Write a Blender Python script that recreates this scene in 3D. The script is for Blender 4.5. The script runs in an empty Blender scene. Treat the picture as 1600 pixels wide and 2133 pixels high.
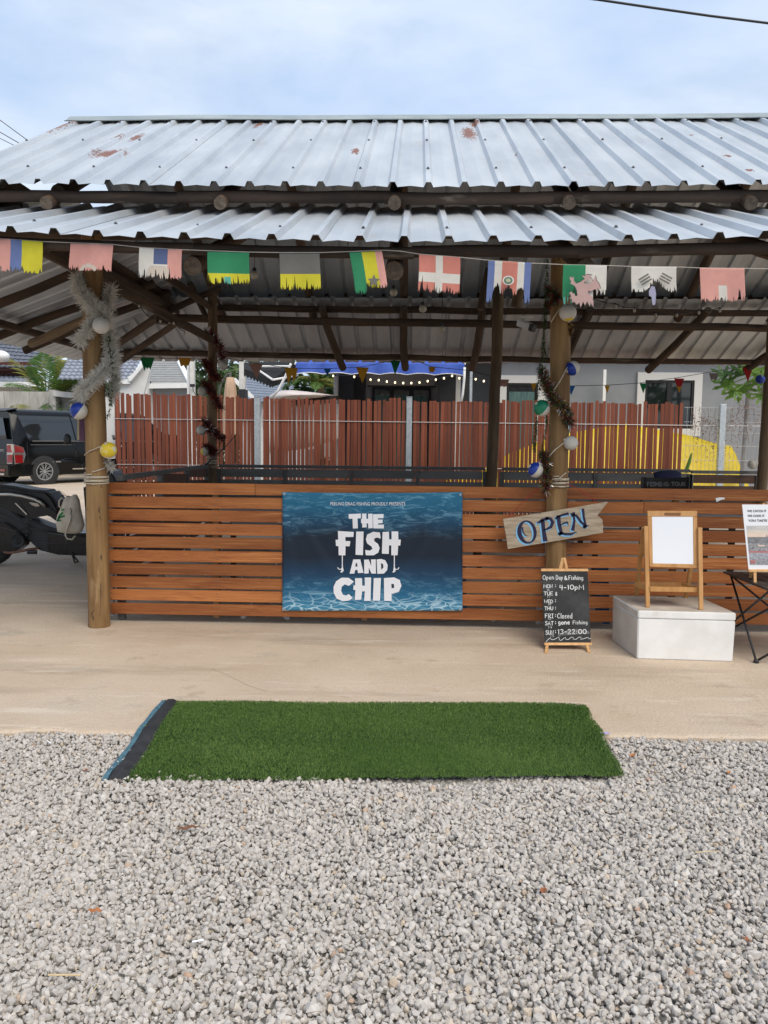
import bpy, bmesh, math, random
import numpy as np
from mathutils import Vector, Matrix, noise as mnoise
random.seed(7); RNG = np.random.default_rng(11)
scene = bpy.context.scene
C = scene.collection
# ------------------------------------------------------------------ camera
F = 1700.0; CAMZ = 1.4
YAW, PITCH, ROLL = math.radians(2.0), math.radians(5.26), math.radians(0.55)
fwd = Vector((-math.sin(YAW)*math.cos(PITCH), math.cos(YAW)*math.cos(PITCH), -math.sin(PITCH)))
rgt0 = Vector((math.cos(YAW), math.sin(YAW), 0)); up0 = rgt0.cross(fwd)
rgt = rgt0*math.cos(ROLL) + up0*math.sin(ROLL); upv = up0*math.cos(ROLL) - rgt0*math.sin(ROLL)
cam = bpy.data.objects.new('camera', bpy.data.cameras.new('camera')); C.objects.link(cam)
cam.matrix_world = Matrix(((rgt.x, upv.x, -fwd.x, 0), (rgt.y, upv.y, -fwd.y, 0), (rgt.z, upv.z, -fwd.z, CAMZ), (0, 0, 0, 1)))
cam.data.sensor_fit = 'HORIZONTAL'; cam.data.sensor_width = 36; cam.data.lens = 36*F/1600
cam.data.clip_end = 2000; cam.data.clip_start = 0.05
scene.camera = cam
# ------------------------------------------------------------------ sky, sun, exposure
SUN = Vector((0.34, -0.52, 0.78)).normalized()          # towards the sun: high, behind the photographer, to the right
wd = bpy.data.worlds.new('World'); scene.world = wd; wd.use_nodes = True
nt = wd.node_tree; nt.nodes.clear()
def wn(t, **k):
    n = nt.nodes.new(t)
    for a, b in k.items(): setattr(n, a, b)
    return n
sky = wn('ShaderNodeTexSky', sky_type='NISHITA', sun_disc=False, sun_elevation=math.asin(SUN.z), sun_rotation=math.atan2(SUN.x, SUN.y), air_density=1.2, dust_density=1.5)
bg1 = wn('ShaderNodeBackground'); bg1.inputs['Strength'].default_value = 0.15
nt.links.new(sky.outputs[0], bg1.inputs['Color'])
tc = wn('ShaderNodeTexCoord'); mp = wn('ShaderNodeMapping'); mp.inputs['Scale'].default_value = (1.0, 1.0, 2.6)
mp.inputs['Location'].default_value = (0.35, 0.1, 0.2)
nz = wn('ShaderNodeTexNoise'); nz.inputs['Scale'].default_value = 2.1; nz.inputs['Detail'].default_value = 7; nz.inputs['Roughness'].default_value = 0.55
nz.inputs['Distortion'].default_value = 0.35
cr = wn('ShaderNodeValToRGB'); cr.color_ramp.elements[0].position = 0.40; cr.color_ramp.elements[1].position = 0.55
cr.color_ramp.elements[0].color = (0.5, 0.5, 0.5, 1)
n2 = wn('ShaderNodeTexNoise'); n2.inputs['Scale'].default_value = 3.2; n2.inputs['Detail'].default_value = 6
c2 = wn('ShaderNodeValToRGB'); c2.color_ramp.elements[0].position = 0.36; c2.color_ramp.elements[1].position = 0.66
c2.color_ramp.elements[0].color = (0.405, 0.53, 0.735, 1); c2.color_ramp.elements[1].color = (0.63, 0.70, 0.80, 1)
bg2 = wn('ShaderNodeBackground'); bg2.inputs['Strength'].default_value = 1.0
mx = wn('ShaderNodeMixShader'); wo = wn('ShaderNodeOutputWorld')
for a, b in ((tc.outputs['Generated'], mp.inputs[0]), (mp.outputs[0], nz.inputs['Vector']), (nz.outputs[0], cr.inputs[0]), (mp.outputs[0], n2.inputs['Vector']),
             (n2.outputs[0], c2.inputs[0]), (c2.outputs[0], bg2.inputs['Color']), (cr.outputs[0], mx.inputs[0]), (bg1.outputs[0], mx.inputs[1]), (bg2.outputs[0], mx.inputs[2]), (mx.outputs[0], wo.inputs[0])):
    nt.links.new(a, b)
sun = bpy.data.objects.new('sun', bpy.data.lights.new('sun', 'SUN')); C.objects.link(sun)
sun.data.energy = 2.1; sun.data.angle = math.radians(45); sun.data.color = (1.0, 0.90, 0.75)
sun.rotation_euler = SUN.to_track_quat('Z', 'Y').to_euler(); sun.location = (4, -6, 12)
vs = scene.view_settings; vs.view_transform = 'Standard'; vs.look = 'None'; vs.gamma = 1; vs.exposure = 0.4; vs.use_curve_mapping = False
scene.cycles.use_denoising = True
scene.cycles.max_bounces = 8; scene.cycles.diffuse_bounces = 4

# ------------------------------------------------------------------ placing helpers (photo pixel -> point of the place)
def ray(px, py): return fwd + rgt*((px-800)/F) + upv*((1066.5-py)/F)
def at(px, py, Y):                       # the point seen at a pixel, at distance Y
    d = ray(px, py); t = Y/d.y; return Vector((d.x*t, Y, CAMZ + d.z*t))
def gz(px, py, z=0.0):                   # the point seen at a pixel, at height z
    d = ray(px, py); t = (z-CAMZ)/d.z; return Vector((d.x*t, d.y*t, z))
# ------------------------------------------------------------------ materials
MATS = {}
def L(c): return tuple(c) + (1,) if len(c) == 3 else c
def mat(name, c1, c2=None, scale=8.0, stretch=(1, 1, 1), rough=0.7, metal=0.0, bump=0.0, bscale=None, detail=5, rnd=0.0, pos=(0.35, 0.65), spec=0.4,
        spots=None, coat=0.0, rough2=None, island=None, world=False, transl=0.0, bdist=0.01, emit=None):
    """procedural material: two tones by stretched noise, bump, per-object brightness, optional stains (colour, scale, threshold, softness)"""
    if name in MATS: return MATS[name]
    m = bpy.data.materials.new(name); m.use_nodes = True; t = m.node_tree; N = t.nodes; K = t.links.new
    p = N['Principled BSDF']; p.inputs['Roughness'].default_value = rough; p.inputs['Metallic'].default_value = metal
    p.inputs['Specular IOR Level'].default_value = spec; p.inputs['Coat Weight'].default_value = coat
    p.inputs['Base Color'].default_value = L(c1)
    col = None
    tcn = N.new('ShaderNodeTexCoord'); mpn = N.new('ShaderNodeMapping'); mpn.inputs['Scale'].default_value = stretch
    oi = N.new('ShaderNodeObjectInfo')
    if world:
        g = N.new('ShaderNodeNewGeometry'); K(g.outputs['Position'], mpn.inputs[0])
    else:
        ad = N.new('ShaderNodeVectorMath'); ad.operation = 'MULTIPLY_ADD'
        cmb = N.new('ShaderNodeCombineXYZ')
        for i in range(3): K(oi.outputs['Random'], cmb.inputs[i])
        K(cmb.outputs[0], ad.inputs[0]); ad.inputs[1].default_value = (17.3, 31.7, 23.1); K(tcn.outputs['Object'], ad.inputs[2])
        K(ad.outputs[0], mpn.inputs[0])
    if c2 is not None:
        n = N.new('ShaderNodeTexNoise'); n.inputs['Scale'].default_value = scale; n.inputs['Detail'].default_value = detail; n.inputs['Roughness'].default_value = 0.6
        K(mpn.outputs[0], n.inputs['Vector'])
        r = N.new('ShaderNodeValToRGB'); r.color_ramp.elements[0].position, r.color_ramp.elements[1].position = pos
        r.color_ramp.elements[0].color = L(c1); r.color_ramp.elements[1].color = L(c2); K(n.outputs[0], r.inputs[0]); col = r.outputs[0]
        if rough2 is not None:
            mr = N.new('ShaderNodeMapRange'); mr.inputs[3].default_value = rough; mr.inputs[4].default_value = rough2; K(n.outputs[0], mr.inputs[0]); K(mr.outputs[0], p.inputs['Roughness'])
    def to_col(c):
        if c is not None: return c
        rgb = N.new('ShaderNodeRGB'); rgb.outputs[0].default_value = L(c1); return rgb.outputs[0]
    for sp in (spots or []):
        sc_, th, soft, scol = sp[0], sp[1], sp[2], sp[3]; st = sp[4] if len(sp) > 4 else None
        n = N.new('ShaderNodeTexNoise'); n.inputs['Scale'].default_value = sc_; n.inputs['Detail'].default_value = 6; n.inputs['Roughness'].default_value = 0.65
        if st:
            m2 = N.new('ShaderNodeMapping'); m2.inputs['Scale'].default_value = st; K(tcn.outputs['Object'] if not world else g.outputs['Position'], m2.inputs[0]); K(m2.outputs[0], n.inputs['Vector'])
        else: K(mpn.outputs[0], n.inputs['Vector'])
        mr = N.new('ShaderNodeMapRange'); mr.inputs[1].default_value = th; mr.inputs[2].default_value = th+soft; K(n.outputs[0], mr.inputs[0])
        mi = N.new('ShaderNodeMix'); mi.data_type = 'RGBA'; K(mr.outputs[0], mi.inputs['Factor']); K(to_col(col), mi.inputs[6]); mi.inputs[7].default_value = L(scol); col = mi.outputs[2]
    if rnd or island:
        src = oi.outputs['Random']
        if island:
            g2 = N.new('ShaderNodeNewGeometry'); src = g2.outputs['Random Per Island']
        if island and island is not True:
            r = N.new('ShaderNodeValToRGB'); el = r.color_ramp.elements
            while len(el) < len(island): el.new(0.5)
            for i, (ps, cc) in enumerate(island): el[i].position = ps; el[i].color = L(cc)
            K(src, r.inputs[0])
            mi = N.new('ShaderNodeMix'); mi.data_type = 'RGBA'; mi.blend_type = 'MULTIPLY'; mi.inputs['Factor'].default_value = 1; K(to_col(col), mi.inputs[6]); K(r.outputs[0], mi.inputs[7]); col = mi.outputs[2]
        else:
            mr = N.new('ShaderNodeMapRange'); mr.inputs[3].default_value = 1-rnd; mr.inputs[4].default_value = 1+rnd; K(src, mr.inputs[0])
            hs = N.new('ShaderNodeHueSaturation'); K(mr.outputs[0], hs.inputs['Value']); K(to_col(col), hs.inputs['Color']); col = hs.outputs[0]
    if col is not None: K(col, p.inputs['Base Color'])
    if bump:
        n = N.new('ShaderNodeTexNoise'); n.inputs['Scale'].default_value = bscale or scale*2; n.inputs['Detail'].default_value = 6; K(mpn.outputs[0], n.inputs['Vector'])
        b = N.new('ShaderNodeBump'); b.inputs['Strength'].default_value = bump; b.inputs['Distance'].default_value = bdist; K(n.outputs[0], b.inputs['Height']); K(b.outputs[0], p.inputs['Normal'])
    if transl:
        tr = N.new('ShaderNodeBsdfTranslucent'); ms = N.new('ShaderNodeMixShader'); ms.inputs[0].default_value = transl
        if col is not None: K(col, tr.inputs[0])
        else: tr.inputs[0].default_value = L(c1)
        K(p.outputs[0], ms.inputs[1]); K(tr.outputs[0], ms.inputs[2]); K(ms.outputs[0], N['Material Output'].inputs[0])
    if emit:
        p.inputs['Emission Color'].default_value = L(emit[0]); p.inputs['Emission Strength'].default_value = emit[1]
    MATS[name] = m; return m

# ------------------------------------------------------------------ mesh helpers
class MB:
    def __init__(s): s.v = []; s.f = []; s.m = []
    def add(s, vs, fs, mi=0):
        o = len(s.v); s.v += [Vector(v) for v in vs]
        for f in fs: s.f.append([i+o for i in f]); s.m.append(mi)
        return s
    def quad(s, a, b, c, d, mi=0): return s.add((a, b, c, d), ((0, 1, 2, 3),), mi)
    def box(s, c, size, rot=None, mi=0):
        c = Vector(c); h = Vector(size)*0.5; vs = []
        for x in (-1, 1):
            for y in (-1, 1):
                for z in (-1, 1):
                    p = Vector((x*h.x, y*h.y, z*h.z))
                    if rot is not None: p = rot @ p
                    vs.append(c+p)
        return s.add(vs, ((0, 1, 3, 2), (4, 6, 7, 5), (0, 4, 5, 1), (2, 3, 7, 6), (0, 2, 6, 4), (1, 5, 7, 3)), mi)
    def bar(s, a, b, w, d, mi=0, up=(0, 0, 1)):
        """square bar from a to b, width w across, depth d along 'up'"""
        a, b = Vector(a), Vector(b); z = (b-a).normalized(); u = Vector(up)
        if abs(z.dot(u)) > 0.95: u = Vector((0, 1, 0))
        x = z.cross(u).normalized(); y = x.cross(z)
        vs = [p + x*(i*w/2) + y*(j*d/2) for p in (a, b) for i, j in ((-1, -1), (1, -1), (1, 1), (-1, 1))]
        return s.add(vs, ((0, 1, 2, 3), (7, 6, 5, 4), (0, 4, 5, 1), (1, 5, 6, 2), (2, 6, 7, 3), (3, 7, 4, 0)), mi)
    def tube(s, pts, r, n=8, mi=0, cap=True, capmi=None):
        pts = [Vector(p) for p in pts]; k = len(pts); rs = r if isinstance(r, (list, tuple)) else [r]*k
        prev = None; rings = []
        for i, p in enumerate(pts):
            t = (pts[min(i+1, k-1)] - pts[max(i-1, 0)])
            t = t.normalized() if t.length > 1e-9 else Vector((0, 0, 1))
            if prev is None:
                u = Vector((0, 0, 1)) if abs(t.z) < 0.9 else Vector((1, 0, 0)); x = t.cross(u).normalized()
            else:
                x = prev - t*prev.dot(t); x = x.normalized() if x.length > 1e-6 else t.orthogonal().normalized()
            prev = x; y = t.cross(x)
            rings.append([p + (x*math.cos(a)+y*math.sin(a))*rs[i] for a in [2*math.pi*j/n for j in range(n)]])
        vs = [v for rg in rings for v in rg]; fs = []
        for i in range(k-1):
            for j in range(n):
                a, b = i*n+j, i*n+(j+1) % n; fs.append((a, b, b+n, a+n))
        s.add(vs, fs, mi)
        if cap:
            s.add(rings[0], (tuple(range(n))[::-1],), mi if capmi is None else capmi); s.add(rings[-1], (tuple(range(n)),), mi if capmi is None else capmi)
        return s
    def ball(s, c, r, mi=0, nu=14, nv=9, fn=None, sc=(1, 1, 1)):
        c = Vector(c); vs = []; fs = []; ms = []
        for i in range(nv+1):
            th = math.pi*i/nv
            for j in range(nu):
                ph = 2*math.pi*j/nu; vs.append(c + Vector((r*sc[0]*math.sin(th)*math.cos(ph), r*sc[1]*math.sin(th)*math.sin(ph), r*sc[2]*math.cos(th))))
        for i in range(nv):
            for j in range(nu):
                q = (i*nu+j, (i+1)*nu+j, (i+1)*nu+(j+1) % nu, i*nu+(j+1) % nu); fs.append(q)
        o = len(s.v); s.v += vs
        for q in fs:
            s.f.append([i+o for i in q])
            if fn: cc = sum((vs[i] for i in q), Vector())/4 - c; s.m.append(fn(cc.normalized()))
            else: s.m.append(mi)
        return s
    def lathe(s, c, axis, prof, n=20, mi=0, mis=None):
        """prof: (distance along axis, radius)"""
        c = Vector(c); a = Vector(axis).normalized(); x = a.orthogonal().normalized(); y = a.cross(x); k = len(prof)
        vs = [c + a*d + (x*math.cos(t)+y*math.sin(t))*max(r, 1e-4) for d, r in prof for t in [2*math.pi*j/n for j in range(n)]]
        for i in range(k-1):
            s.add([], [], 0)
        o = len(s.v); s.v += vs
        for i in range(k-1):
            for j in range(n):
                s.f.append([o+i*n+j, o+i*n+(j+1) % n, o+(i+1)*n+(j+1) % n, o+(i+1)*n+j]); s.m.append(mis[i] if mis else mi)
        return s
    def prism(s, poly, off, mi=0, side=None):
        """closed solid between polygon poly and poly+off"""
        n = len(poly); off = Vector(off); vs = [Vector(p) for p in poly] + [Vector(p)+off for p in poly]
        s.add(vs, [tuple(range(n)), tuple(range(2*n-1, n-1, -1))], mi)
        s.add(vs, [(i, i+n, (i+1) % n+n, (i+1) % n) for i in range(n)], mi if side is None else side)
        return s
    def pillow(s, poly, depth, center=None, dirv=(0, -1, 0), mi=0, rings=(1, .93, .78, .5, .2), back=True):
        poly = [Vector(p) for p in poly]; n = len(poly); c = Vector(center) if center is not None else sum(poly, Vector())/n; d = Vector(dirv)
        for sg in ((1, -1) if back else (1,)):
            vs = []; 
            for r in rings:
                for p in poly: vs.append(c + (p-c)*r + d*(sg*depth*math.sqrt(max(0, 1-r*r))))
            vs.append(c + d*(sg*depth)); fs = []
            for i in range(len(rings)-1):
                for j in range(n): fs.append((i*n+j, i*n+(j+1) % n, (i+1)*n+(j+1) % n, (i+1)*n+j))
            k = (len(rings)-1)*n
            for j in range(n): fs.append((k+j, k+(j+1) % n, len(vs)-1))
            s.add(vs, fs, mi)
        return s
    def build(s, name, mats, parent=None, smooth=False, bevel=0.0, weld=True, segs=1):
        me = bpy.data.meshes.new(name); off = origin_of(parent)
        me.from_pydata([v-off for v in s.v], [], s.f)
        mats = mats if isinstance(mats, (list, tuple)) else [mats]
        for m in mats: me.materials.append(m)
        me.polygons.foreach_set('material_index', s.m)
        if weld or bevel:
            bm = bmesh.new(); bm.from_mesh(me); bmesh.ops.remove_doubles(bm, verts=bm.verts, dist=1e-5)
            bmesh.ops.recalc_face_normals(bm, faces=bm.faces)
            if bevel:
                es = [e for e in bm.edges if len(e.link_faces) == 2 and e.calc_face_angle(0) > 0.5]
                bmesh.ops.bevel(bm, geom=es, offset=bevel, segments=segs, affect='EDGES', clamp_overlap=True)
            bm.to_mesh(me); bm.free()
        if smooth: me.polygons.foreach_set('use_smooth', [True]*len(me.polygons)); 
        if smooth and smooth is not True: me.set_sharp_from_angle(angle=smooth)
        o = bpy.data.objects.new(name, me); C.objects.link(o)
        if parent is not None: o.parent = parent
        return o
def origin_of(p):
    while p is not None and p.parent is not None: p = p.parent
    return p.location.copy() if p is not None else Vector((0, 0, 0))
def thing(name, label, cat, loc, group=None):
    o = bpy.data.objects.new(name, None); C.objects.link(o); o.location = Vector(loc); o.empty_display_size = 0.1
    return tag(o, label, cat, group)
def tag(o, label, cat, group=None):
    o['label'] = label; o['category'] = cat
    if group: o['group'] = group
    return o
def stuff(o): o['kind'] = 'stuff'; return o
def struct(o): o['kind'] = 'structure'; return o
def log(parent, name, p0, p1, r0, r1=None, mats=None, bow=0.0, wob=0.08, n=12, step=0.14, seed=None):
    """a slightly crooked round pole with its own axis along local Z, so that its grain follows it"""
    p0, p1 = Vector(p0), Vector(p1); r1 = r1 or r0; d = p1-p0; ln = d.length; k = max(3, int(ln/step)+1); sd = seed if seed is not None else random.random()*100
    b = MB(); vs = []; bd = random.uniform(0, 6.28)
    for i in range(k+1):
        f = i/k; z = f*ln; r = r0+(r1-r0)*f
        ox = bow*math.sin(math.pi*f)*math.cos(bd) + 0.012*mnoise.noise(Vector((sd, z*1.3, 0))); oy = bow*math.sin(math.pi*f)*math.sin(bd) + 0.012*mnoise.noise(Vector((sd+9, z*1.3, 4)))
        for j in range(n):
            a = 2*math.pi*j/n; rr = r*(1+wob*mnoise.noise(Vector((math.cos(a)*1.2+sd, math.sin(a)*1.2, z*2.6))) + wob*0.5*mnoise.noise(Vector((math.cos(a)*3+sd, math.sin(a)*3, z*7))))
            vs.append((ox+rr*math.cos(a), oy+rr*math.sin(a), z))
    fs = [(i*n+j, i*n+(j+1) % n, (i+1)*n+(j+1) % n, (i+1)*n+j) for i in range(k) for j in range(n)]
    b.add(vs, fs, 0); b.add(vs[:n], [tuple(range(n))[::-1]], 1); b.add(vs[-n:], [tuple(range(n))], 1)
    me = bpy.data.meshes.new(name); me.from_pydata(b.v, [], b.f)
    for m in (mats or [M_LOG, M_ENDGRAIN]): me.materials.append(m)
    me.polygons.foreach_set('material_index', b.m); me.polygons.foreach_set('use_smooth', [x == 0 for x in b.m])
    o = bpy.data.objects.new(name, me); C.objects.link(o)
    q = d.to_track_quat('Z', 'Y'); off = origin_of(parent)
    o.parent = parent; o.location = p0-off; o.rotation_mode = 'QUATERNION'; o.rotation_quaternion = q
    return o
def ribbon(b, pts, w, fn, mi=0):
    """flat stroke along 2-D points (list of widths allowed), mapped to the place by fn(x, y)"""
    n = len(pts); ws = w if isinstance(w, (list, tuple)) else [w]*n
    Lp, Rp = [], []
    for i in range(n):
        x0, y0 = pts[max(i-1, 0)]; x1, y1 = pts[min(i+1, n-1)]; dx, dy = x1-x0, y1-y0; l = math.hypot(dx, dy) or 1; nx, ny = -dy/l, dx/l; h = ws[i]/2
        ex = ey = 0
        if i == 0: ex, ey = -dx/l*h*0.6, -dy/l*h*0.6
        if i == n-1: ex, ey = dx/l*h*0.6, dy/l*h*0.6
        Lp.append(fn(pts[i][0]+nx*h+ex, pts[i][1]+ny*h+ey)); Rp.append(fn(pts[i][0]-nx*h+ex, pts[i][1]-ny*h+ey))
    b.add(Lp+Rp, [(i, i+1, n+i+1, n+i) for i in range(n-1)], mi)
def arc(cx, cy, rx, ry, a0, a1, n=10): return [(cx+rx*math.cos(math.radians(a0+(a1-a0)*i/n)), cy+ry*math.sin(math.radians(a0+(a1-a0)*i/n))) for i in range(n+1)]
# hand lettering, strokes in a box 1 high (y down, baseline 0)
GL = {'O': (.7, [arc(.35, -.5, .33, .5, -90, 270, 14)]), 'D': (.65, [[(.05, 0), (.05, -1), (.3, -.97), (.6, -.6), (.55, -.25), (.3, 0), (.05, 0)]]), 'F': (.55, [[(.08, 0), (.05, -1), (.5, -1)], [(.06, -.52), (.42, -.54)]]),
 'M': (.8, [[(.05, 0), (.1, -1), (.4, -.35), (.7, -1), (.76, 0)]]), 'N': (.65, [[(.05, 0), (.06, -1), (.58, 0), (.6, -1)]]), 'T': (.6, [[(.02, -1), (.6, -.98)], [(.31, -1), (.3, 0)]]),
 'U': (.62, [[(.05, -1), (.06, -.3), (.2, 0), (.42, -.02), (.57, -.3), (.57, -1)]]), 'E': (.55, [[(.52, -1), (.06, -1), (.05, 0), (.52, 0)], [(.06, -.52), (.42, -.53)]]), 'W': (.85, [[(.02, -1), (.2, 0), (.42, -.7), (.62, 0), (.82, -1)]]),
 'H': (.62, [[(.05, 0), (.05, -1)], [(.58, 0), (.57, -1)], [(.05, -.5), (.57, -.52)]]), 'R': (.6, [[(.06, 0), (.05, -1), (.45, -.95), (.52, -.72), (.4, -.5), (.06, -.48), (.55, 0)]]), 'I': (.3, [[(.15, 0), (.15, -1)], [(0, -1), (.3, -1)], [(0, 0), (.3, 0)]]),
 'S': (.55, [[(.5, -.85), (.35, -1), (.1, -.92), (.07, -.7), (.3, -.53), (.5, -.35), (.45, -.08), (.2, 0), (.03, -.12)]]), 'A': (.65, [[(.02, 0), (.32, -1), (.62, 0)], [(.13, -.36), (.5, -.36)]]),
 'G': (.68, [[(.6, -.82), (.42, -1), (.15, -.9), (.04, -.5), (.15, -.1), (.4, 0), (.62, -.15), (.62, -.45), (.4, -.45)]]),
 'p': (.5, [[(.06, .3), (.06, -.6)], [(.06, -.5), (.3, -.62), (.45, -.35), (.3, -.05), (.06, -.1)]]), 'e': (.5, [[(.06, -.3), (.45, -.35), (.4, -.58), (.2, -.62), (.05, -.35), (.15, -.03), (.45, -.08)]]), 'n': (.5, [[(.06, 0), (.06, -.6)], [(.06, -.45), (.25, -.62), (.42, -.5), (.43, 0)]]),
 'a': (.5, [[(.42, -.5), (.2, -.62), (.05, -.3), (.18, -.02), (.42, -.15), (.42, -.6), (.46, 0)]]), 'y': (.48, [[(.05, -.6), (.22, -.1)], [(.45, -.6), (.2, .1), (.05, .3)]]), 'i': (.2, [[(.1, 0), (.1, -.58)], [(.1, -.8), (.1, -.86)]]),
 's': (.42, [[(.38, -.55), (.15, -.6), (.08, -.42), (.33, -.25), (.3, -.03), (.05, -.05)]]), 'h': (.5, [[(.06, 0), (.06, -1)], [(.06, -.4), (.25, -.6), (.42, -.48), (.43, 0)]]), 'g': (.5, [[(.42, -.5), (.2, -.62), (.05, -.35), (.18, -.05), (.42, -.18), (.43, -.6), (.4, .2), (.1, .25)]]),
 'c': (.45, [[(.4, -.5), (.2, -.62), (.05, -.3), (.18, -.02), (.42, -.1)]]), 'l': (.2, [[(.1, 0), (.1, -1)]]), 'o': (.48, [arc(.24, -.3, .2, .3, -90, 270, 10)]), 'd': (.5, [[(.42, -.45), (.2, -.6), (.05, -.3), (.18, -.02), (.42, -.15)], [(.43, 0), (.44, -1.05)]]),
 'C': (.6, [[(.52, -.82), (.33, -1), (.08, -.75), (.05, -.3), (.2, -.02), (.54, -.1)]]), '&': (.6, [[(.58, 0), (.15, -.7), (.25, -1), (.4, -.8), (.05, -.25), (.2, 0), (.42, -.05), (.55, -.4)]]), '-': (.4, [[(.05, -.42), (.35, -.44)]]), ':': (.25, [[(.12, -.15), (.12, -.22)], [(.12, -.58), (.12, -.65)]]),
 '0': (.6, [arc(.3, -.5, .27, .48, -90, 270, 12)]), '1': (.3, [[(.05, -.85), (.18, -1), (.17, 0)]]), '2': (.55, [[(.05, -.8), (.2, -1), (.45, -.85), (.4, -.55), (.05, 0), (.52, -.02)]]), '3': (.55, [[(.06, -.9), (.35, -1), (.48, -.78), (.25, -.53), (.5, -.3), (.38, -.03), (.05, -.06)]]),
 '4': (.6, [[(.15, -1), (.08, -.45), (.56, -.45)], [(.45, -.95), (.43, .08)]]), '5': (.55, [[(.5, -1), (.12, -1), (.1, -.6), (.4, -.6), (.5, -.3), (.35, 0), (.05, -.05)]]), '6': (.55, [[(.4, -1), (.1, -.5), (.12, -.08), (.4, -.02), (.48, -.3), (.3, -.48), (.1, -.3)]]), '7': (.5, [[(.05, -1), (.48, -1), (.15, 0)]]),
 '8': (.5, [[(.25, -.5), (.05, -.75), (.25, -1), (.45, -.75), (.25, -.5), (.05, -.2), (.25, 0), (.47, -.22), (.25, -.5)]]), ' ': (.35, [])}
def stroke_text(b, s, x0, x1, base, h, w, fn, mi=0, jit=0.02):
    tw = sum(GL[c][0]+.12 for c in s)-.12; sx = (x1-x0)/tw; x = x0
    for c in s:
        wd_, st = GL[c]; dy = random.uniform(-jit, jit)*h
        for pl in st: ribbon(b, [(x+px*sx, base+dy+py*h) for px, py in pl], w, fn, mi)
        x += (wd_+.12)*sx
def text2d(s, offset=0.0):
    cu = bpy.data.curves.new('t', 'FONT'); cu.body = s; cu.size = 1; cu.offset = offset; cu.resolution_u = 3
    o = bpy.data.objects.new('t', cu); C.objects.link(o); bpy.context.view_layer.update()
    me = bpy.data.meshes.new_from_object(o.evaluated_get(bpy.context.evaluated_depsgraph_get()))
    vs = [(v.co.x, v.co.y) for v in me.vertices]; fs = [tuple(p.vertices) for p in me.polygons]
    bpy.data.objects.remove(o); bpy.data.curves.remove(cu); bpy.data.meshes.remove(me)
    return vs, fs
def font_text(b, s, x0, x1, base, h, fn, mi=0, offset=0.0):
    """built-in letters fitted into x0..x1, cap height h (y down)"""
    vs, fs = text2d(s, offset); mnx = min(v[0] for v in vs); mxx = max(v[0] for v in vs); mxy = max(v[1] for v in vs); mny = min(v[1] for v in vs)
    b.add([fn(x0+(x-mnx)/(mxx-mnx)*(x1-x0), base-(y-mny)/(mxy-mny)*h) for x, y in vs], fs, mi)
def foliage(name, mats, parent, clumps, n, size, seed=0, smooth=False):
    """leaf-sized faces spread through clumps (centre, radius, squash)"""
    r = np.random.default_rng(seed); V = []; 
    w = np.array([c[1]**2 for c in clumps]); w = w/w.sum(); idx = r.choice(len(clumps), n, p=w)
    cs = np.array([tuple(c[0]) for c in clumps])[idx]; rad = np.array([c[1] for c in clumps])[idx]; sq = np.array([c[2] if len(c) > 2 else .8 for c in clumps])[idx]
    d = r.normal(size=(n, 3)); d /= np.linalg.norm(d, axis=1)[:, None]; d *= (r.random(n)**0.45*rad)[:, None]; d[:, 2] *= sq
    p = cs+d; a = r.normal(size=(n, 3)); a /= np.linalg.norm(a, axis=1)[:, None]; bb = np.cross(a, r.normal(size=(n, 3))); bb /= np.linalg.norm(bb, axis=1)[:, None]
    s = size*(0.6+0.8*r.random(n))[:, None]
    q = np.stack([p-a*s, p+bb*s*.42, p+a*s, p-bb*s*.42], 1).reshape(-1, 3)
    off = origin_of(parent); q = q-np.array(off)
    me = bpy.data.meshes.new(name); fc = np.arange(4*n).reshape(-1, 4); me.from_pydata(q.tolist(), [], fc.tolist())
    for m in (mats if isinstance(mats, list) else [mats]): me.materials.append(m)
    o = bpy.data.objects.new(name, me); C.objects.link(o); o.parent = parent
    return o
def tinsel(name, mats, parent, path, n, ln, w, spread=1.0, droop=0.0, seed=0):
    """short foil strips standing off a path; material picked at random"""
    r = random.Random(seed); b = MB(); pts = [Vector(p) for p in path]; seg = [(pts[i+1]-pts[i]).length for i in range(len(pts)-1)]; tot = sum(seg)
    for i in range(n):
        t = r.random()*tot; k = 0
        while k < len(seg)-1 and t > seg[k]: t -= seg[k]; k += 1
        p = pts[k].lerp(pts[k+1], min(1, t/seg[k])); d = Vector((r.gauss(0, 1), r.gauss(0, 1), r.gauss(0, 1)-droop)).normalized()
        l = ln*r.uniform(.5, 1.1); s = d.orthogonal().normalized()*w*.5; s.rotate(Matrix.Rotation(r.random()*6.28, 3, d)); q = p+d*l*.1
        b.add((q-s, q+s, q+d*l+s*.3, q+d*l-s*.3), ((0, 1, 2, 3),), r.randrange(len(mats)))
    b.tube(pts, ln*.09, 5, 0)
    return stuff(b.build(name, mats, parent, weld=False))
# ------------------------------------------------------------------ shared materials
M_LOG = mat('weathered_log', (.038, .024, .016), (.115, .072, .046), 9, (1, 1, .12), .85, bump=.5, bscale=22, rnd=.3, spots=[(5, .62, .1, (.2, .16, .12))])
M_ENDGRAIN = mat('log_end_grain', (.07, .052, .038), (.15, .115, .085), 30, rough=.9, bump=.3, rnd=.3)
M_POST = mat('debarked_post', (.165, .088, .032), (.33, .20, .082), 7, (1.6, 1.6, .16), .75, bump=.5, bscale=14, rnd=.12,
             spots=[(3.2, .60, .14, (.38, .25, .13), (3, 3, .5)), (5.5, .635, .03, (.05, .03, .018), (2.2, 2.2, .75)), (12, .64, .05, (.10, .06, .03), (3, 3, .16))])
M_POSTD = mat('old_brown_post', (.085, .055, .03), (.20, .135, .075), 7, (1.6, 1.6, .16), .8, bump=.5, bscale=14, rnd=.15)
M_ROOF = None
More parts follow.
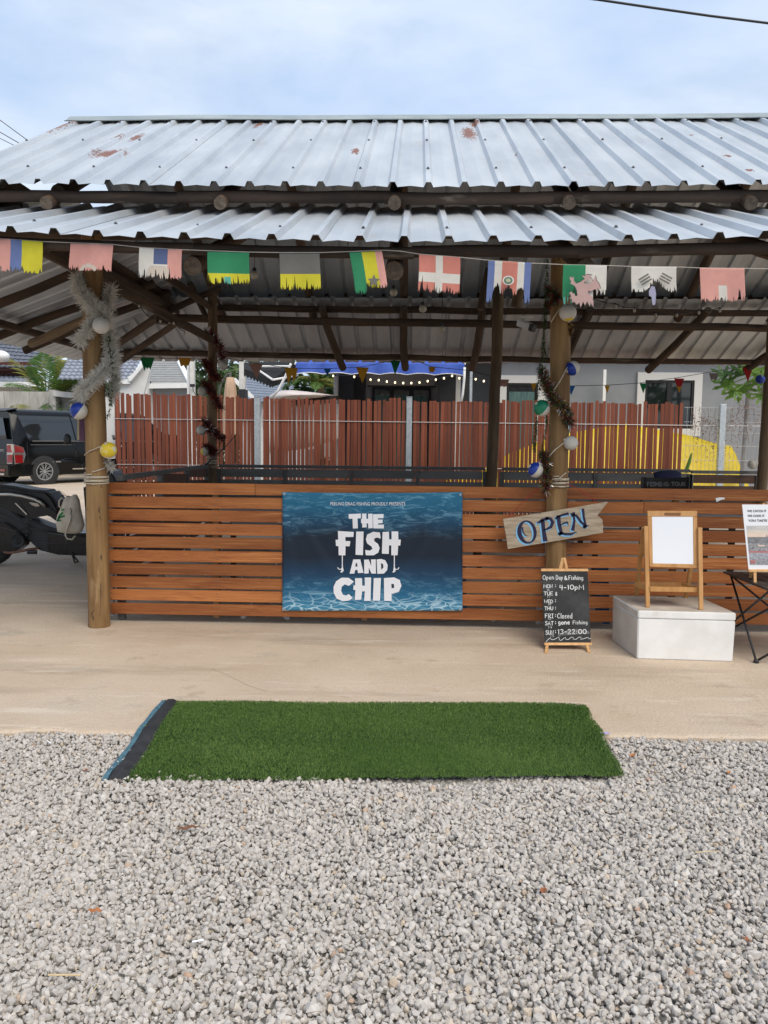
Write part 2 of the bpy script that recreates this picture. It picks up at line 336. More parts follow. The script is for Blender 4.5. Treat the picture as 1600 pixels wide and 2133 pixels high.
def roof_material():
    m = mat('galvanised_roof', (.47, .50, .53), (.62, .645, .66), 2.2, (1, .35, .35), .42, metal=.55, rough2=.55, bump=.06, bscale=9, spec=.5,
            spots=[(3.2, .60, .2, (.44, .42, .39)), (55, .735, .03, (.10, .09, .085)), (1.7, .72, .1, (.46, .40, .31))], world=True, rnd=.06)
    t = m.node_tree; N = t.nodes; K = t.links.new; p = N['Principled BSDF']
    cur = p.inputs['Base Color'].links[0].from_socket; g = N.new('ShaderNodeNewGeometry')
    nz_ = N.new('ShaderNodeTexNoise'); nz_.inputs['Scale'].default_value = 34; nz_.inputs['Detail'].default_value = 6; nz_.inputs['Roughness'].default_value = .75
    mp_ = N.new('ShaderNodeMapping'); mp_.inputs['Scale'].default_value = (1.6, .6, .6); K(g.outputs['Position'], mp_.inputs[0]); K(mp_.outputs[0], nz_.inputs['Vector'])
    tot = None
    for c, sc in RUST:                                    # rust patches where the sheets have lost their coating
        sb = N.new('ShaderNodeVectorMath'); sb.operation = 'SUBTRACT'; K(g.outputs['Position'], sb.inputs[0]); sb.inputs[1].default_value = c
        dv = N.new('ShaderNodeVectorMath'); dv.operation = 'DIVIDE'; K(sb.outputs[0], dv.inputs[0]); dv.inputs[1].default_value = sc
        ln = N.new('ShaderNodeVectorMath'); ln.operation = 'LENGTH'; K(dv.outputs[0], ln.inputs[0])
        mr = N.new('ShaderNodeMapRange'); mr.inputs[1].default_value = 0.1; mr.inputs[2].default_value = 1; mr.inputs[3].default_value = .40; mr.inputs[4].default_value = -.1; K(ln.outputs['Value'], mr.inputs[0])
        if tot is None: tot = mr.outputs[0]
        else:
            mxn = N.new('ShaderNodeMath'); mxn.operation = 'MAXIMUM'; K(tot, mxn.inputs[0]); K(mr.outputs[0], mxn.inputs[1]); tot = mxn.outputs[0]
    ad = N.new('ShaderNodeMath'); ad.operation = 'ADD'; K(tot, ad.inputs[0]); K(nz_.outputs[0], ad.inputs[1])
    m2 = N.new('ShaderNodeMapRange'); m2.inputs[1].default_value = .70; m2.inputs[2].default_value = .76; K(ad.outputs[0], m2.inputs[0])
    mi = N.new('ShaderNodeMix'); mi.data_type = 'RGBA'; K(m2.outputs[0], mi.inputs['Factor']); K(cur, mi.inputs[6]); mi.inputs[7].default_value = (.20, .075, .04, 1); K(mi.outputs[2], p.inputs['Base Color'])
    iv = N.new('ShaderNodeMath'); iv.operation = 'SUBTRACT'; iv.inputs[0].default_value = .55; 
    ml = N.new('ShaderNodeMath'); ml.operation = 'MULTIPLY'; ml.inputs[1].default_value = .55; K(m2.outputs[0], ml.inputs[0]); K(ml.outputs[0], iv.inputs[1]); K(iv.outputs[0], p.inputs['Metallic'])
    return m
M_BOARD = mat('stained_board', (.215, .062, .017), (.42, .155, .046), 2.2, (.35, 3, 3), .6, bump=.55, bscale=30, rnd=.24, spec=.3, pos=(.28, .72),
              spots=[(2.2, .52, .2, (.16, .042, .013), (.8, 3, 6)), (5, .55, .16, (.50, .215, .070), (.25, 3, 16)), (7, .60, .1, (.13, .038, .012), (.22, 3, 22)), (11, .70, .035, (.055, .02, .01), (1.2, 3, 3)), (40, .66, .05, (.52, .30, .14), (.6, 3, 3))])
M_STEEL = mat('galvanised_steel', (.42, .47, .50), (.58, .63, .66), 30, rough=.45, metal=.5)
M_ROPE = mat('pale_rope', (.42, .36, .27), (.6, .53, .42), 60, rough=.95, bump=.6)
M_DKSTEEL = mat('charcoal_painted_steel', (.10, .10, .096), (.14, .138, .13), 12, rough=.6)
M_BLACK = mat('black_plastic', (.012, .012, .013), (.022, .022, .023), 9, rough=.42, spec=.5)
M_WHITE = mat('white_paint', (.74, .74, .72), (.8, .8, .79), 5, rough=.6)
M_PINE = mat('pale_pine', (.56, .30, .115), (.70, .42, .19), 5, (6, 6, .6), .55, bump=.15, bscale=40)

# ------------------------------------------------------------------ ground
b = MB(); b.quad((-600, -600, -.09), (600, -600, -.09), (600, 600, -.09), (-600, 600, -.09))
struct(b.build('ground', mat('bare_ground', (.20, .165, .12), (.30, .26, .2), .5, rough=.95, world=True), weld=False))
SE0 = gz(800, 1527).y
def slab_edge(x): return SE0 + .042*max(-6, min(6, x)) + .030*mnoise.noise(Vector((x*1.1, 0, 3))) + .020*mnoise.noise(Vector((x*6, 2, 3))) + .012*mnoise.noise(Vector((x*22, 5, 3))) + (.03 if -1.9 < x < -1.55 else 0)*math.sin((x+1.9)/.35*math.pi)
xs = list(np.arange(-4, 4.01, .05)); xs = [-80, -20, -8, -5]+xs+[5, 8, 20, 80]
b = MB(); n = len(xs); vs = []
ys = [(0, -.075), (0, -.012), (.012, -.003), (.03, 0)]
for x in xs:
    e = slab_edge(x)
    for dy, z in ys: vs.append((x, e+dy, z))
    for yy in (4.4, 5.2, 8, 14, 120): vs.append((x, yy, 0.0))
k = len(ys)+5
b.add(vs, [(i*k+j, (i+1)*k+j, (i+1)*k+j+1, i*k+j+1) for i in range(n-1) for j in range(k-1)])
M_CONC = mat('worn_concrete', (.49, .382, .28), (.59, .482, .37), 1.5, (1, 1, 1), .9, bump=.8, bscale=55, world=True, detail=9, pos=(.3, .68), bdist=.008,
             spots=[(.9, .55, .25, (.50, .44, .37)), (3.1, .60, .16, (.37, .285, .2)), (6, .58, .3, (.40, .31, .225)), (16, .60, .2, (.66, .56, .45)), (1.1, .54, .16, (.40, .315, .23), (.45, 2.6, 1)), (2.4, .56, .14, (.64, .545, .44), (.5, 3.2, 1)), (1.6, .60, .12, (.42, .37, .30), (.8, 1.5, 1)), (110, .57, .1, (.33, .255, .18)), (45, .64, .06, (.66, .58, .49)), (70, .66, .05, (.2, .155, .11))])
struct(b.build('concrete_yard', M_CONC, weld=False))
# hairline crack across the slab, dirt stains at its edge
b = MB(); pts = [gz(440+i*24+random.uniform(-5, 5), 1395+i*9.5+random.uniform(-3, 3), .002) for i in range(6)]
for i in range(len(pts)-1): b.quad(pts[i]-Vector((0, .0014, 0)), pts[i+1]-Vector((0, .0014, 0)), pts[i+1]+Vector((0, .0014, 0)), pts[i]+Vector((0, .0014, 0)))
crack = b.build('crack', mat('crack_dirt', (.31, .24, .17), rough=.95), [o for o in C.objects if o.name == 'concrete_yard'][0], weld=False)
# gravel bed and stones
b = MB(); b.quad((-80, -60, -.050), (80, -60, -.050), (80, SE0+.3, -.050), (-80, SE0+.3, -.050))
M_GBED = mat('gravel_bed', (.22, .20, .18), (.42, .40, .36), 75, rough=.95, world=True, detail=2, bump=.8, bscale=60, bdist=.02)
struct(b.build('gravel_ground', M_GBED, weld=False))
RUG = [Vector(gz(368, 1466, .0)[:]), Vector(gz(1216, 1470, .0)[:]), Vector(gz(1302, 1620, -.03)[:]), Vector(gz(262, 1632, -.03)[:])]
def in_rug(x, y, m=0.0):
    u = (y-RUG[3].y)/(RUG[0].y-RUG[3].y)
    return (y > RUG[3].y-m) & (y < RUG[0].y+m) & (x > RUG[3].x+(RUG[0].x-RUG[3].x)*u-m-.06) & (x < RUG[2].x+(RUG[1].x-RUG[2].x)*u+m)
def gravel():
    r = RNG; sp = .0144
    gx, gy = np.meshgrid(np.arange(-2.7, 2.7, sp), np.arange(1.2, SE0+.22, sp)); gx = gx.ravel()+r.uniform(-.5, .5, gx.size)*sp; gy = gy.ravel()+r.uniform(-.5, .5, gy.size)*sp
    e = np.array([slab_edge(x) for x in np.linspace(-3.1, 3.1, 400)]); ed = np.interp(gx, np.linspace(-3.1, 3.1, 400), e)
    keep = gy < ed-.004; gx, gy, ed = gx[keep], gy[keep], ed[keep]
    # some loose stones over the slab lip
    n = gx.size; rad = .0060+.0072*r.random(n)**1.5; rad[r.random(n) < .05] *= 1.4
    swell = .006*np.sin(gx*2.1+1)*np.sin(gy*3.3)+.005*np.sin(gx*7+gy*5)
    z = -.034+swell+r.uniform(-.008, .010, n); z -= np.where(in_rug(gx, gy, -.075), .018, 0); z = np.where(ed-gy < .12, z+.008, z)
    t = (1+5**.5)/2
    ico = np.array([(-1, t, 0), (1, t, 0), (-1, -t, 0), (1, -t, 0), (0, -1, t), (0, 1, t), (0, -1, -t), (0, 1, -t), (t, 0, -1), (t, 0, 1), (-t, 0, -1), (-t, 0, 1)]); ico /= np.linalg.norm(ico[0])
    tri = np.array([(0, 11, 5), (0, 5, 1), (0, 1, 7), (0, 7, 10), (0, 10, 11), (1, 5, 9), (5, 11, 4), (11, 10, 2), (10, 7, 6), (7, 1, 8), (3, 9, 4), (3, 4, 2), (3, 2, 6), (3, 6, 8), (3, 8, 9), (4, 9, 5), (2, 4, 11), (6, 2, 10), (8, 6, 7), (9, 8, 1)])
    V = ico[None]*(1+r.uniform(-.34, .30, (n, 12, 1))) * np.stack([np.ones(n), r.uniform(.62, 1, n), r.uniform(.5, .85, n)], 1)[:, None, :]
    q = r.normal(size=(n, 4)); q /= np.linalg.norm(q, axis=1)[:, None]; w, x, y, zq = q.T
    R = np.stack([1-2*(y*y+zq*zq), 2*(x*y-zq*w), 2*(x*zq+y*w), 2*(x*y+zq*w), 1-2*(x*x+zq*zq), 2*(y*zq-x*w), 2*(x*zq-y*w), 2*(y*zq+x*w), 1-2*(x*x+y*y)], 1).reshape(n, 3, 3)
    V = np.einsum('nij,nkj->nki', R, V)*rad[:, None, None]*1.18
    V += np.stack([gx, gy, z], 1)[:, None, :]
    Fc = (tri[None]+(np.arange(n)*12)[:, None, None]).reshape(-1, 3); V = V.reshape(-1, 3)
    # grit between the stones
    m = 70000; x2 = r.uniform(-2.7, 2.7, m); y2 = r.uniform(1.2, SE0+.2, m); kp = y2 < np.interp(x2, np.linspace(-3.1, 3.1, 400), e)-.006; x2, y2 = x2[kp], y2[kp]; m = x2.size
    oc = np.array([(1, 0, 0), (-1, 0, 0), (0, 1, 0), (0, -1, 0), (0, 0, 1), (0, 0, -1)], float); ot = np.array([(0, 2, 4), (2, 1, 4), (1, 3, 4), (3, 0, 4), (2, 0, 5), (1, 2, 5), (3, 1, 5), (0, 3, 5)])
    a2 = r.random(m)*6.283; ca, sa = np.cos(a2), np.sin(a2); r2 = r.uniform(.005, .010, m)
    O = oc[None]*r.uniform(.6, 1.25, (m, 6, 1))*np.array([1, .9, .75]); O = np.stack([O[..., 0]*ca[:, None]-O[..., 1]*sa[:, None], O[..., 0]*sa[:, None]+O[..., 1]*ca[:, None], O[..., 2]+.25*O[..., 0]], 2)*r2[:, None, None]
    O += np.stack([x2, y2, -.041+r.uniform(-.003, .003, m)-np.where(in_rug(x2, y2, -.05), .012, 0)], 1)[:, None, :]
    Fc = np.concatenate([Fc, (ot[None]+(np.arange(m)*6)[:, None, None]).reshape(-1, 3)+n*12]); V = np.concatenate([V, O.reshape(-1, 3)]); nvt = len(V)
    me = bpy.data.meshes.new('gravel'); me.vertices.add(nvt); me.vertices.foreach_set('co', V.ravel()); nf = len(Fc)
    me.loops.add(nf*3); me.loops.foreach_set('vertex_index', Fc.ravel()); me.polygons.add(nf); me.polygons.foreach_set('loop_start', np.arange(0, nf*3, 3)); me.update(calc_edges=True); me.validate(); me.shade_flat()
    me.materials.append(mat('crushed_limestone', (.435, .407, .375), (.555, .523, .488), 60, rough=.88, bump=.25, bscale=220, detail=4, bdist=.002, pos=(.3, .7), spec=.25,
        island=[(0, (.78, .76, .74)), (.12, (.88, .865, .85)), (.45, (.97, .95, .93)), (.8, (1.04, 1.02, 1.0)), (.93, (1.12, 1.11, 1.10)), (.965, (1.05, .97, .87)), (.992, (1.0, .88, .72)), (1, (.85, .62, .48))], world=True))
    o = bpy.data.objects.new('gravel', me); C.objects.link(o); o['label'] = 'pale grey crushed stone gravel in front of the concrete slab'; o['category'] = 'gravel'; stuff(o)
gravel()

# ------------------------------------------------------------------ pavilion: posts, poles, corrugated roofs
EY, EZ = 4.72, at(880, 505, 4.72).z           # front eave of the lower (skirt) roof
UY, UZ = 5.86, at(820, 390, 5.86).z           # front eave of the upper roof
RY, RZ = 8.5, at(860, 252, 8.5).z             # ridge
SL = .378; XL, XR = -5.1, 5.6; UXL, UXR = at(168, 246, 8.5).x, 5.2
BEY = 12.45; TOPY_F, TOPY_B = 6.5, 10.7
RUST = []
def on_upper(px, py):
    d = ray(px, py); s = (RZ-UZ)/(RY-UY); t = (UZ-CAMZ-s*UY)/(d.z-s*d.y); return Vector((d.x*t, d.y*t, CAMZ+d.z*t))
for px, py, sx, sy in ((977, 280, .10, .55), (990, 262, .07, .3), (741, 318, .055, .22), (230, 326, .20, .28), (240, 295, .08, .3), (285, 290, .07, .3), (130, 270, .06, .8), (538, 262, .05, .3), (1515, 330, .09, .16), (1560, 360, .1, .16), (1440, 285, .07, .1), (1075, 325, .05, .1)):
    RUST.append((on_upper(px, py)[:], (sx*1.5, sy*1.4, sy*1.4) if px < 1000 else (sx*.7, sy*.7, sy*.7)))
M_ROOF = roof_material()
M_UNDER = mat('shade_dark_underside', (.058, .049, .041), (.12, .104, .09), 2.5, (1, .35, .35), .6, metal=.15, world=True, spots=[(5, .58, .2, (.09, .075, .062))])  # underside colour darkened to paint in the shade below the roof
pav = thing('pavilion', 'open log pavilion with two-tier corrugated metal roof around the slat fence', 'pavilion', (0, 5.95, 0))
def sag_low(x): return .052*min(1.25, ((x-.12)/2.45)**2)
def sag_up(x): return .018*min(1.3, ((x-.3)/2.6)**2)
def profile(nr=3, pitch=.25):
    pr = [(-.034, .0)]
    for kx in range(nr+1):
        u = kx*pitch
        if kx: pr.append((u-.034, 0))
        pr += [(u-.016, .034), (u+.016, .034)]
        if kx < nr: pr += [(u+.034, 0), (u+pitch*.5, .009)]
        else: pr.append((u+.036, .001))
    return pr
PR = profile()
def sheet(u0, fn, lo, hi, lift, nv=7, flip=False):
    """one corrugated sheet: fn(u, v, h) maps eave distance, distance up the slope and height off it; lo(u), hi(u) trim it"""
    b = MB(); vs = []; cols = []
    for u, h in PR:
        uu = u0+u; a, c = lo(uu), hi(uu)
        if c-a < .04: continue
        cols.append(1)
        for i in range(nv+1): v = a+(c-a)*i/nv; vs.append(fn(uu, v, h+lift+.004*mnoise.noise(Vector((uu*2, v*1.7, 1)))))
    k = nv+1; b.add(vs, [(i*k+j, (i+1)*k+j, (i+1)*k+j+1, i*k+j+1) for i in range(len(cols)-1) for j in range(nv)])
    if len(cols) > 1:
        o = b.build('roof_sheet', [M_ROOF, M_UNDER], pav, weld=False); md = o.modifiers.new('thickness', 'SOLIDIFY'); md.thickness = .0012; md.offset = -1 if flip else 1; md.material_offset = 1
        if flip: o.data.flip_normals()
        return o
cu = math.hypot(RY-UY, RZ-UZ); su, cuu = (RZ-UZ)/cu, (RY-UY)/cu
ul = cu+.0
SA = math.atan(SL); ss, cs = math.sin(SA), math.cos(SA)
def f_upf(u, v, h): return Vector((u, UY+v*cuu-h*su, UZ+v*su+h*cuu+sag_up(u)*(1-v/cu)))
def f_upb(u, v, h): return Vector((u, 2*RY-UY-v*cuu+h*su, UZ+v*su+h*cuu))
def f_lof(u, v, h): return Vector((u, EY+v*cs-h*ss, EZ+v*ss+h*cs+sag_low(u)*max(0, 1-v/1.6)))
def f_lob(u, v, h): return Vector((u, BEY-v*cs+h*ss, EZ+.02+v*ss+h*cs))
def f_lol(u, v, h): return Vector((XL+v*cs-h*ss, u, EZ+.01+v*ss+h*cs))
i = 0; x = UXL
while x < UXR:
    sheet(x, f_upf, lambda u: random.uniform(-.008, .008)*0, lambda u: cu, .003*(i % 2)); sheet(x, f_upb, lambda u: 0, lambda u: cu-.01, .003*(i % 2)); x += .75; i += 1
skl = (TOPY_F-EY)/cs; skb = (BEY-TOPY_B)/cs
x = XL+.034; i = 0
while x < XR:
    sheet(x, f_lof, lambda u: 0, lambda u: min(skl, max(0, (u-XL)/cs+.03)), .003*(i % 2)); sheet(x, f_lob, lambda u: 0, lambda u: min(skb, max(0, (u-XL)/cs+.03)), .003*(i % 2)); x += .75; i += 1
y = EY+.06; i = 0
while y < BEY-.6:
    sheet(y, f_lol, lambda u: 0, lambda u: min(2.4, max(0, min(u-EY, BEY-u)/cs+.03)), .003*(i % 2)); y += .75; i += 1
# ridge cap and roofing screws
b = MB(); caps = []
for i in range(41):
    xx = UXL-.1+i*(UXR+.4-UXL)/40; dz = .012*mnoise.noise(Vector((xx*.7, 3, 1))); caps.append((xx, dz))
for j, ((x0, d0), (x1, d1)) in enumerate(zip(caps[:-1], caps[1:])):
    p = [(-.17, -.075), (-.16, -.08), (-.02, .02), (.02, .02), (.17, -.08)]
    for (y0, z0), (y1, z1) in zip(p[:-1], p[1:]): b.quad((x0, RY+y0, RZ+.035+z0+d0), (x1, RY+y0, RZ+.035+z0+d1), (x1, RY+y1, RZ+.035+z1+d1), (x0, RY+y1, RZ+.035+z1+d0))
b.build('ridge_cap', mat('ridge_metal', (.30, .34, .34), (.42, .46, .46), 3, rough=.5, metal=.4, world=True), pav)
b = MB()
for i in range(36):
    for v in ((.45, 1.65, 2.7) if i % 2 == 0 else ()):
        c = f_upf(UXL+i*.25, v, .036); b.lathe(c, (0, -su, cuu), [(0, .013), (.004, .013), (.004, .007), (.012, .007), (.012, 0)], 6)
    if i % 2 == 1:
        c = f_lof(XL+.034+(i+6)*.25, .33, .036); b.lathe(c, (0, -ss, cs), [(0, .013), (.004, .013), (.004, .007), (.012, .007), (.012, 0)], 6)
stuff(b.build('roofing_screws', mat('screw_metal', (.13, .13, .14), rough=.5, metal=.5), pav, weld=False))
# posts
PFL0, PFL1 = Vector((at(207, 1305, 5.80).x, 5.80, 0)), at(193, 560, 5.86); PFL1.z = EZ+1.15*SL-.07
PFR0, PFR1 = Vector((at(1156, 1300, 5.88).x, 5.88, 0)), at(1167, 560, 5.92); PFR1.z = EZ+1.15*SL-.07
log(pav, 'post', PFL0, PFL1, .080, .071, [M_POST, M_ENDGRAIN], .004, .07, 16, .08, 3.1)
log(pav, 'post', PFR0, PFR1, .076, .068, [M_POST, M_ENDGRAIN], .006, .07, 16, .08, 8.4)
PB = []
for px, rr, zt in ((441, .066, 3.35), (1028, .074, 3.3), (1594, .07, 3.3)):
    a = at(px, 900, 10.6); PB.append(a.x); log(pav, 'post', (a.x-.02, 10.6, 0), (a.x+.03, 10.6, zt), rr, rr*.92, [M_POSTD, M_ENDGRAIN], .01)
log(pav, 'post', (4.45, 5.92, 0), (4.45, 5.92, 2.8), .075, .07, [M_POST, M_ENDGRAIN], .01)
# eave poles in lengths, following the sag
def eave(px0, px1, name, Y, base, sag, r):
    x0, x1 = px0, px1; k = 10
    b = MB(); pts = []; rs = []
    for i in range(k+1):
        xx = x0+(x1-x0)*i/k; pts.append((xx, Y+.01*mnoise.noise(Vector((xx*2, Y, 0))), base+sag(xx)+.012*mnoise.noise(Vector((xx*1.5, 4, Y))))); rs.append(r*(1+.1*mnoise.noise(Vector((xx*3, 9, Y)))))
    b.tube(pts, rs, 10, 0, True, 1)
    return b.build(name, [M_LOGX, M_ENDGRAIN], pav, smooth=.8)
M_LOGX = mat('weathered_eave_pole', (.028, .019, .014), (.08, .052, .037), 9, (.12, 1, 1), .85, bump=.6, bscale=22, rnd=.25, spots=[(4, .58, .12, (.16, .125, .095), (.5, 2, 2))])
def wx(px, Y): return at(px, 500, Y).x
for a, c, dz in ((-640, 402, .0), (395, 862, -.004), (858, 1215, .004), (1205, 2300, .0)): eave(wx(a, 4.8), wx(c, 4.8), 'eave_pole', 4.83, EZ-.030+dz, sag_low, .034)
for a, c, dz in ((-150, 372, -.01), (372, 810, 0), (800, 1150, -.006), (1120, 2100, .0)): eave(wx(a, 5.95), wx(c, 5.95), 'eave_pole', 5.96, UZ-.042+dz, sag_up, .042)
RAFT = [-2.62, -1.38, -.155, 1.06, 2.3, 3.5, 4.7]
for xx in RAFT:
    log(pav, 'rafter', (xx, 5.87, UZ-.105), (xx+.02, 8.46, RZ-.12), .046, .046); log(pav, 'rafter', (xx, 11.2, UZ-.13), (xx+.02, 8.54, RZ-.12), .055, .048)
for xx in (-1.32, -.125, .985, 2.25, 3.5): log(pav, 'rafter', (xx, 4.88, EZ-.125+.02*abs(xx)), (xx, 6.42, EZ+1.6*SL-.14), .056, .05)
for px0, px1 in ((672, 714), (842, 844), (1005, 984), (1230, 1170), (1478, 1352), (1740, 1555)):
    p0, p1 = at(px0, 600, 10.75), at(px1, 770, 12.25); log(pav, 'rafter', (p0.x, 10.75, EZ+.02+(BEY-10.75)*SL-.10), (p1.x, 12.28, EZ-.07), .05, .056, bow=.02)
for a, c in ((at(66, 388, 6.2), at(136, 405, 6.2)), (at(1150, 400, 6.2), at(1206, 410, 6.2))):      # short poles lying beside the rafter ends
    log(pav, 'rafter', (c.x, 6.06, c.z-.02), (c.x+.02, 8.1, c.z-.02+2.04*(RZ-UZ)/(RY-UY)-.05), .055, .05)
# long horizontal poles inside
for px0, py0, px1, py1, Y, r in ((330, 662, 2050, 690, 10.78, .052), (455, 641, 2050, 655, 10.86, .045), (450, 607, 2050, 626, 11.0, .05), (245, 733, 2000, 758, 12.1, .044)):
    log(pav, 'purlin', at(px0, py0, Y), at(px1, py1, Y), r, r*.9, bow=.03)
log(pav, 'purlin', (-3.1, 6.0, EZ+1.28*SL-.12), (5.2, 6.0, EZ+1.28*SL-.1), .055, .05); log(pav, 'purlin', (UXL+.1, 7.3, UZ+(7.3-UY)*(RZ-UZ)/(RY-UY)-.08), (5.2, 7.3, UZ+(7.3-UY)*(RZ-UZ)/(RY-UY)-.07), .05, .048); log(pav, 'purlin', (UXL+.1, 9.8, UZ+(2*RY-UY-9.8)*(RZ-UZ)/(RY-UY)-.08), (5.2, 9.8, UZ+(2*RY-UY-9.8)*(RZ-UZ)/(RY-UY)-.07), .05, .048)
log(pav, 'ridge_pole', (-3.4, 8.5, RZ-.09), (5.2, 8.5, RZ-.09), .055, .05)
# left side: skirt rafters, purlins, hip poles, side plate, hanging post with knot of poles
for yy in (6.3, 7.3, 8.35, 9.4, 10.4): log(pav, 'rafter', (XL+.12, yy, EZ-.04), (-3.05, yy+random.uniform(-.1, .25), EZ+2.0*SL-.08), .05, .045, bow=.02)
log(pav, 'purlin', (-4.62, 4.9, EZ+.1), (-4.6, 12.2, EZ+.1), .05, .046, bow=.03); log(pav, 'purlin', (-3.25, 5.4, EZ+1.8*SL-.1), (-3.2, 11.3, EZ+1.8*SL-.1), .055, .05)
log(pav, 'hip_pole', (-3.2, 10.75, EZ+.55), (-4.95, 12.3, EZ-.06), .055, .05); log(pav, 'hip_pole', (-3.2, 6.4, EZ+.55), (-4.95, 4.85, EZ-.06), .055, .05); log(pav, 'hip_pole', (-3.05, 10.9, EZ+.46), (-4.6, 12.35, EZ-.1), .045, .045)
for zz in (UZ-.05, UZ+.09, UZ+.24): log(pav, 'gable_beam', (UXL+.16, 6.0+(zz-UZ+.05)*1.6, zz), (UXL+.16, 11.0-(zz-UZ+.05)*1.6, zz+.01), .075, .07)
log(pav, 'tie_beam', at(92, 520, 6.6), at(445, 710, 10.52), .056, .05, bow=.02)
kp = at(337, 670, 10.5); log(pav, 'king_post', (kp.x, 10.5, kp.z-.03), (kp.x+.01, 10.5, kp.z+.72), .085, .09, wob=.2)
log(pav, 'brace', at(337, 655, 10.55), at(458, 600, 10.4), .045, .04); log(pav, 'brace', at(395, 590, 10.3), at(430, 660, 10.7), .04, .035); log(pav, 'brace', at(345, 575, 9.6), at(440, 640, 10.6), .045, .045)
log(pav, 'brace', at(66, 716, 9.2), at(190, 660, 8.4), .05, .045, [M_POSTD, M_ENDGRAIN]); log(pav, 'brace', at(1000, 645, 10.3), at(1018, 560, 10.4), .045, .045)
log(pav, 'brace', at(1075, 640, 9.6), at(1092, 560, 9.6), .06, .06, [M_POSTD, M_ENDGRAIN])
# rope whipping on the posts
def rope_coils(post0, post1, z0, z1, turns, r, name='rope_wrap'):
    b = MB(); k = turns*16; pts = []
    for i in range(k+1):
        f = i/k; z = z0+(z1-z0)*f+.006*math.sin(f*turns*4.1); c = post0.lerp(post1, z/post1.z); a = -math.pi/2+f*turns*2*math.pi; pts.append((c.x+r*math.cos(a), c.y+r*math.sin(a), z))
    b.tube(pts, .0045, 5); return b.build(name, M_ROPE, pav, smooth=True)
zl = at(200, 997, 5.85).z; rope_coils(PFL0, PFL1, zl-.035, zl+.03, 8, .084); zr = at(1158, 1005, 5.85).z; rope_coils(PFR0, PFR1, zr-.03, zr+.04, 8, .082)
zb = at(435, 955, 10.5).z; rope_coils(Vector((PB[0], 10.6, 0)), Vector((PB[0], 10.6, 3)), zb-.12, zb+.12, 10, .073)
def spiral_rope(post0, post1, pxs, r, name='rope'):
    b = MB(); pts = [at(px, py, (5.83 if px < 600 else 5.87)+dy) for px, py, dy in pxs]; sm = []
    for i in range(len(pts)-1):
        for t in range(6): sm.append(pts[i].lerp(pts[i+1], t/6))
    b.tube(sm+[pts[-1]], r, 5); return b.build(name, M_ROPE, pav, smooth=True)
spiral_rope(PFL0, PFL1, [(176, 840, -.05), (192, 822, -.088), (210, 800, -.085), (222, 780, -.03)], .0045)
spiral_rope(PFL0, PFL1, [(176, 948, -.03), (186, 940, -.085), (205, 932, -.09), (222, 924, -.05)], .0045); spiral_rope(PFL0, PFL1, [(176, 985, -.04), (198, 982, -.09), (218, 975, -.05)], .0045)
spiral_rope(PFR0, PFR1, [(1147, 672, -.06), (1158, 655, -.085), (1168, 640, -.08)], .0045); spiral_rope(PFR0, PFR1, [(1150, 818, -.085), (1166, 795, -.09), (1182, 765, -.05)], .0045)
spiral_rope(PFR0, PFR1, [(1139, 957, -.05), (1155, 938, -.09), (1175, 922, -.06)], .0045); spiral_rope(PFR0, PFR1, [(1145, 1000, -.06), (1165, 997, -.09), (1179, 985, -.04)], .0045)

# ------------------------------------------------------------------ front slat fence, two bays
FY = 5.935
M_CLEAT = mat('grey_cleat', (.34, .33, .31), (.45, .44, .42), 9, rough=.8)
def bay(label, pxa, pxb, joints, seedz, posts):
    a0, b0 = at(pxa, 1150, FY), at(pxb, 1150, FY); root = thing('slat_fence', label, 'fence', ((a0.x+b0.x)/2, FY, 0), 'slat fence bays of the pavilion')
    for i in range(10):
        z = 1.047-.1*i; xa = a0.x+random.uniform(0, .012)+.004*i*(pxa < 400); xb = b0.x-random.uniform(0, .01)
        cuts = [xa]+[at(j[1], 1100, FY).x for j in joints if j[0] == i]+[xb]
        for s in range(len(cuts)-1):
            l = cuts[s+1]-cuts[s]-.002; b = MB(); dz0, dz1 = random.uniform(-.003, .003), random.uniform(-.003, .003); hh = .0415; dy = random.uniform(-.002, .002)
            xm0, xm1 = cuts[s], cuts[s]+l; k = max(2, int(l/.35)); vs = []
            for q in range(k+1):
                f = q/k; xx = xm0+(xm1-xm0)*f; zz = z-hh+dz0*(1-f)+dz1*f+.002*mnoise.noise(Vector((xx*1.4, i, 7)))
                for yy, zq in ((0, -hh), (.02, -hh), (.02, hh), (0, hh)): vs.append((xx, FY+yy+dy, zz+zq))
            fs = [(q*4+j, q*4+(j+1) % 4, (q+1)*4+(j+1) % 4, (q+1)*4+j) for q in range(k) for j in range(4)]+[(0, 1, 2, 3), (k*4+3, k*4+2, k*4+1, k*4)]
            b.add(vs, fs); b.build('board', M_BOARD, root, bevel=.0025)
    for px, m, w in posts:
        c = at(px, 1150, FY+.05); b = MB(); b.box((c.x, FY+.046, .53), (w, .045, .98)); b.build('support', m, root)
    b = MB()                                           # small nail heads
    for px, m, w in posts:
        for i in range(10):
            c = at(px, 1150, FY)
            for dz in (-.018, .018): b.lathe((c.x+random.uniform(-.01, .01), FY-.001, 1.005-.1*i+dz), (0, -1, 0), [(-.003, .004), (.0015, .004), (.0015, 0)], 6)
    stuff(b.build('nails', M_DKSTEEL, root, weld=False)); return root
M_BATT = mat('brown_batten', (.20, .10, .045), (.28, .15, .07), 6, (3, 3, .5), .7)
bay('long orange brown slat fence bay carrying the blue banner, between the two front posts', 217, 1139, [(0, 532), (6, 760)], 0, ((229, M_CLEAT, .05), (451, M_BATT, .04), (760, M_BATT, .04), (1126, M_CLEAT, .05)))
bay('orange brown slat fence bay behind the white foam box and black folding table', 1177, 2060, [(1, 1340), (5, 1700), (0, 1780)], 1, ((1187, M_CLEAT, .05), (1402, M_BATT, .04), (1700, M_BATT, .04), (2045, M_CLEAT, .05)))
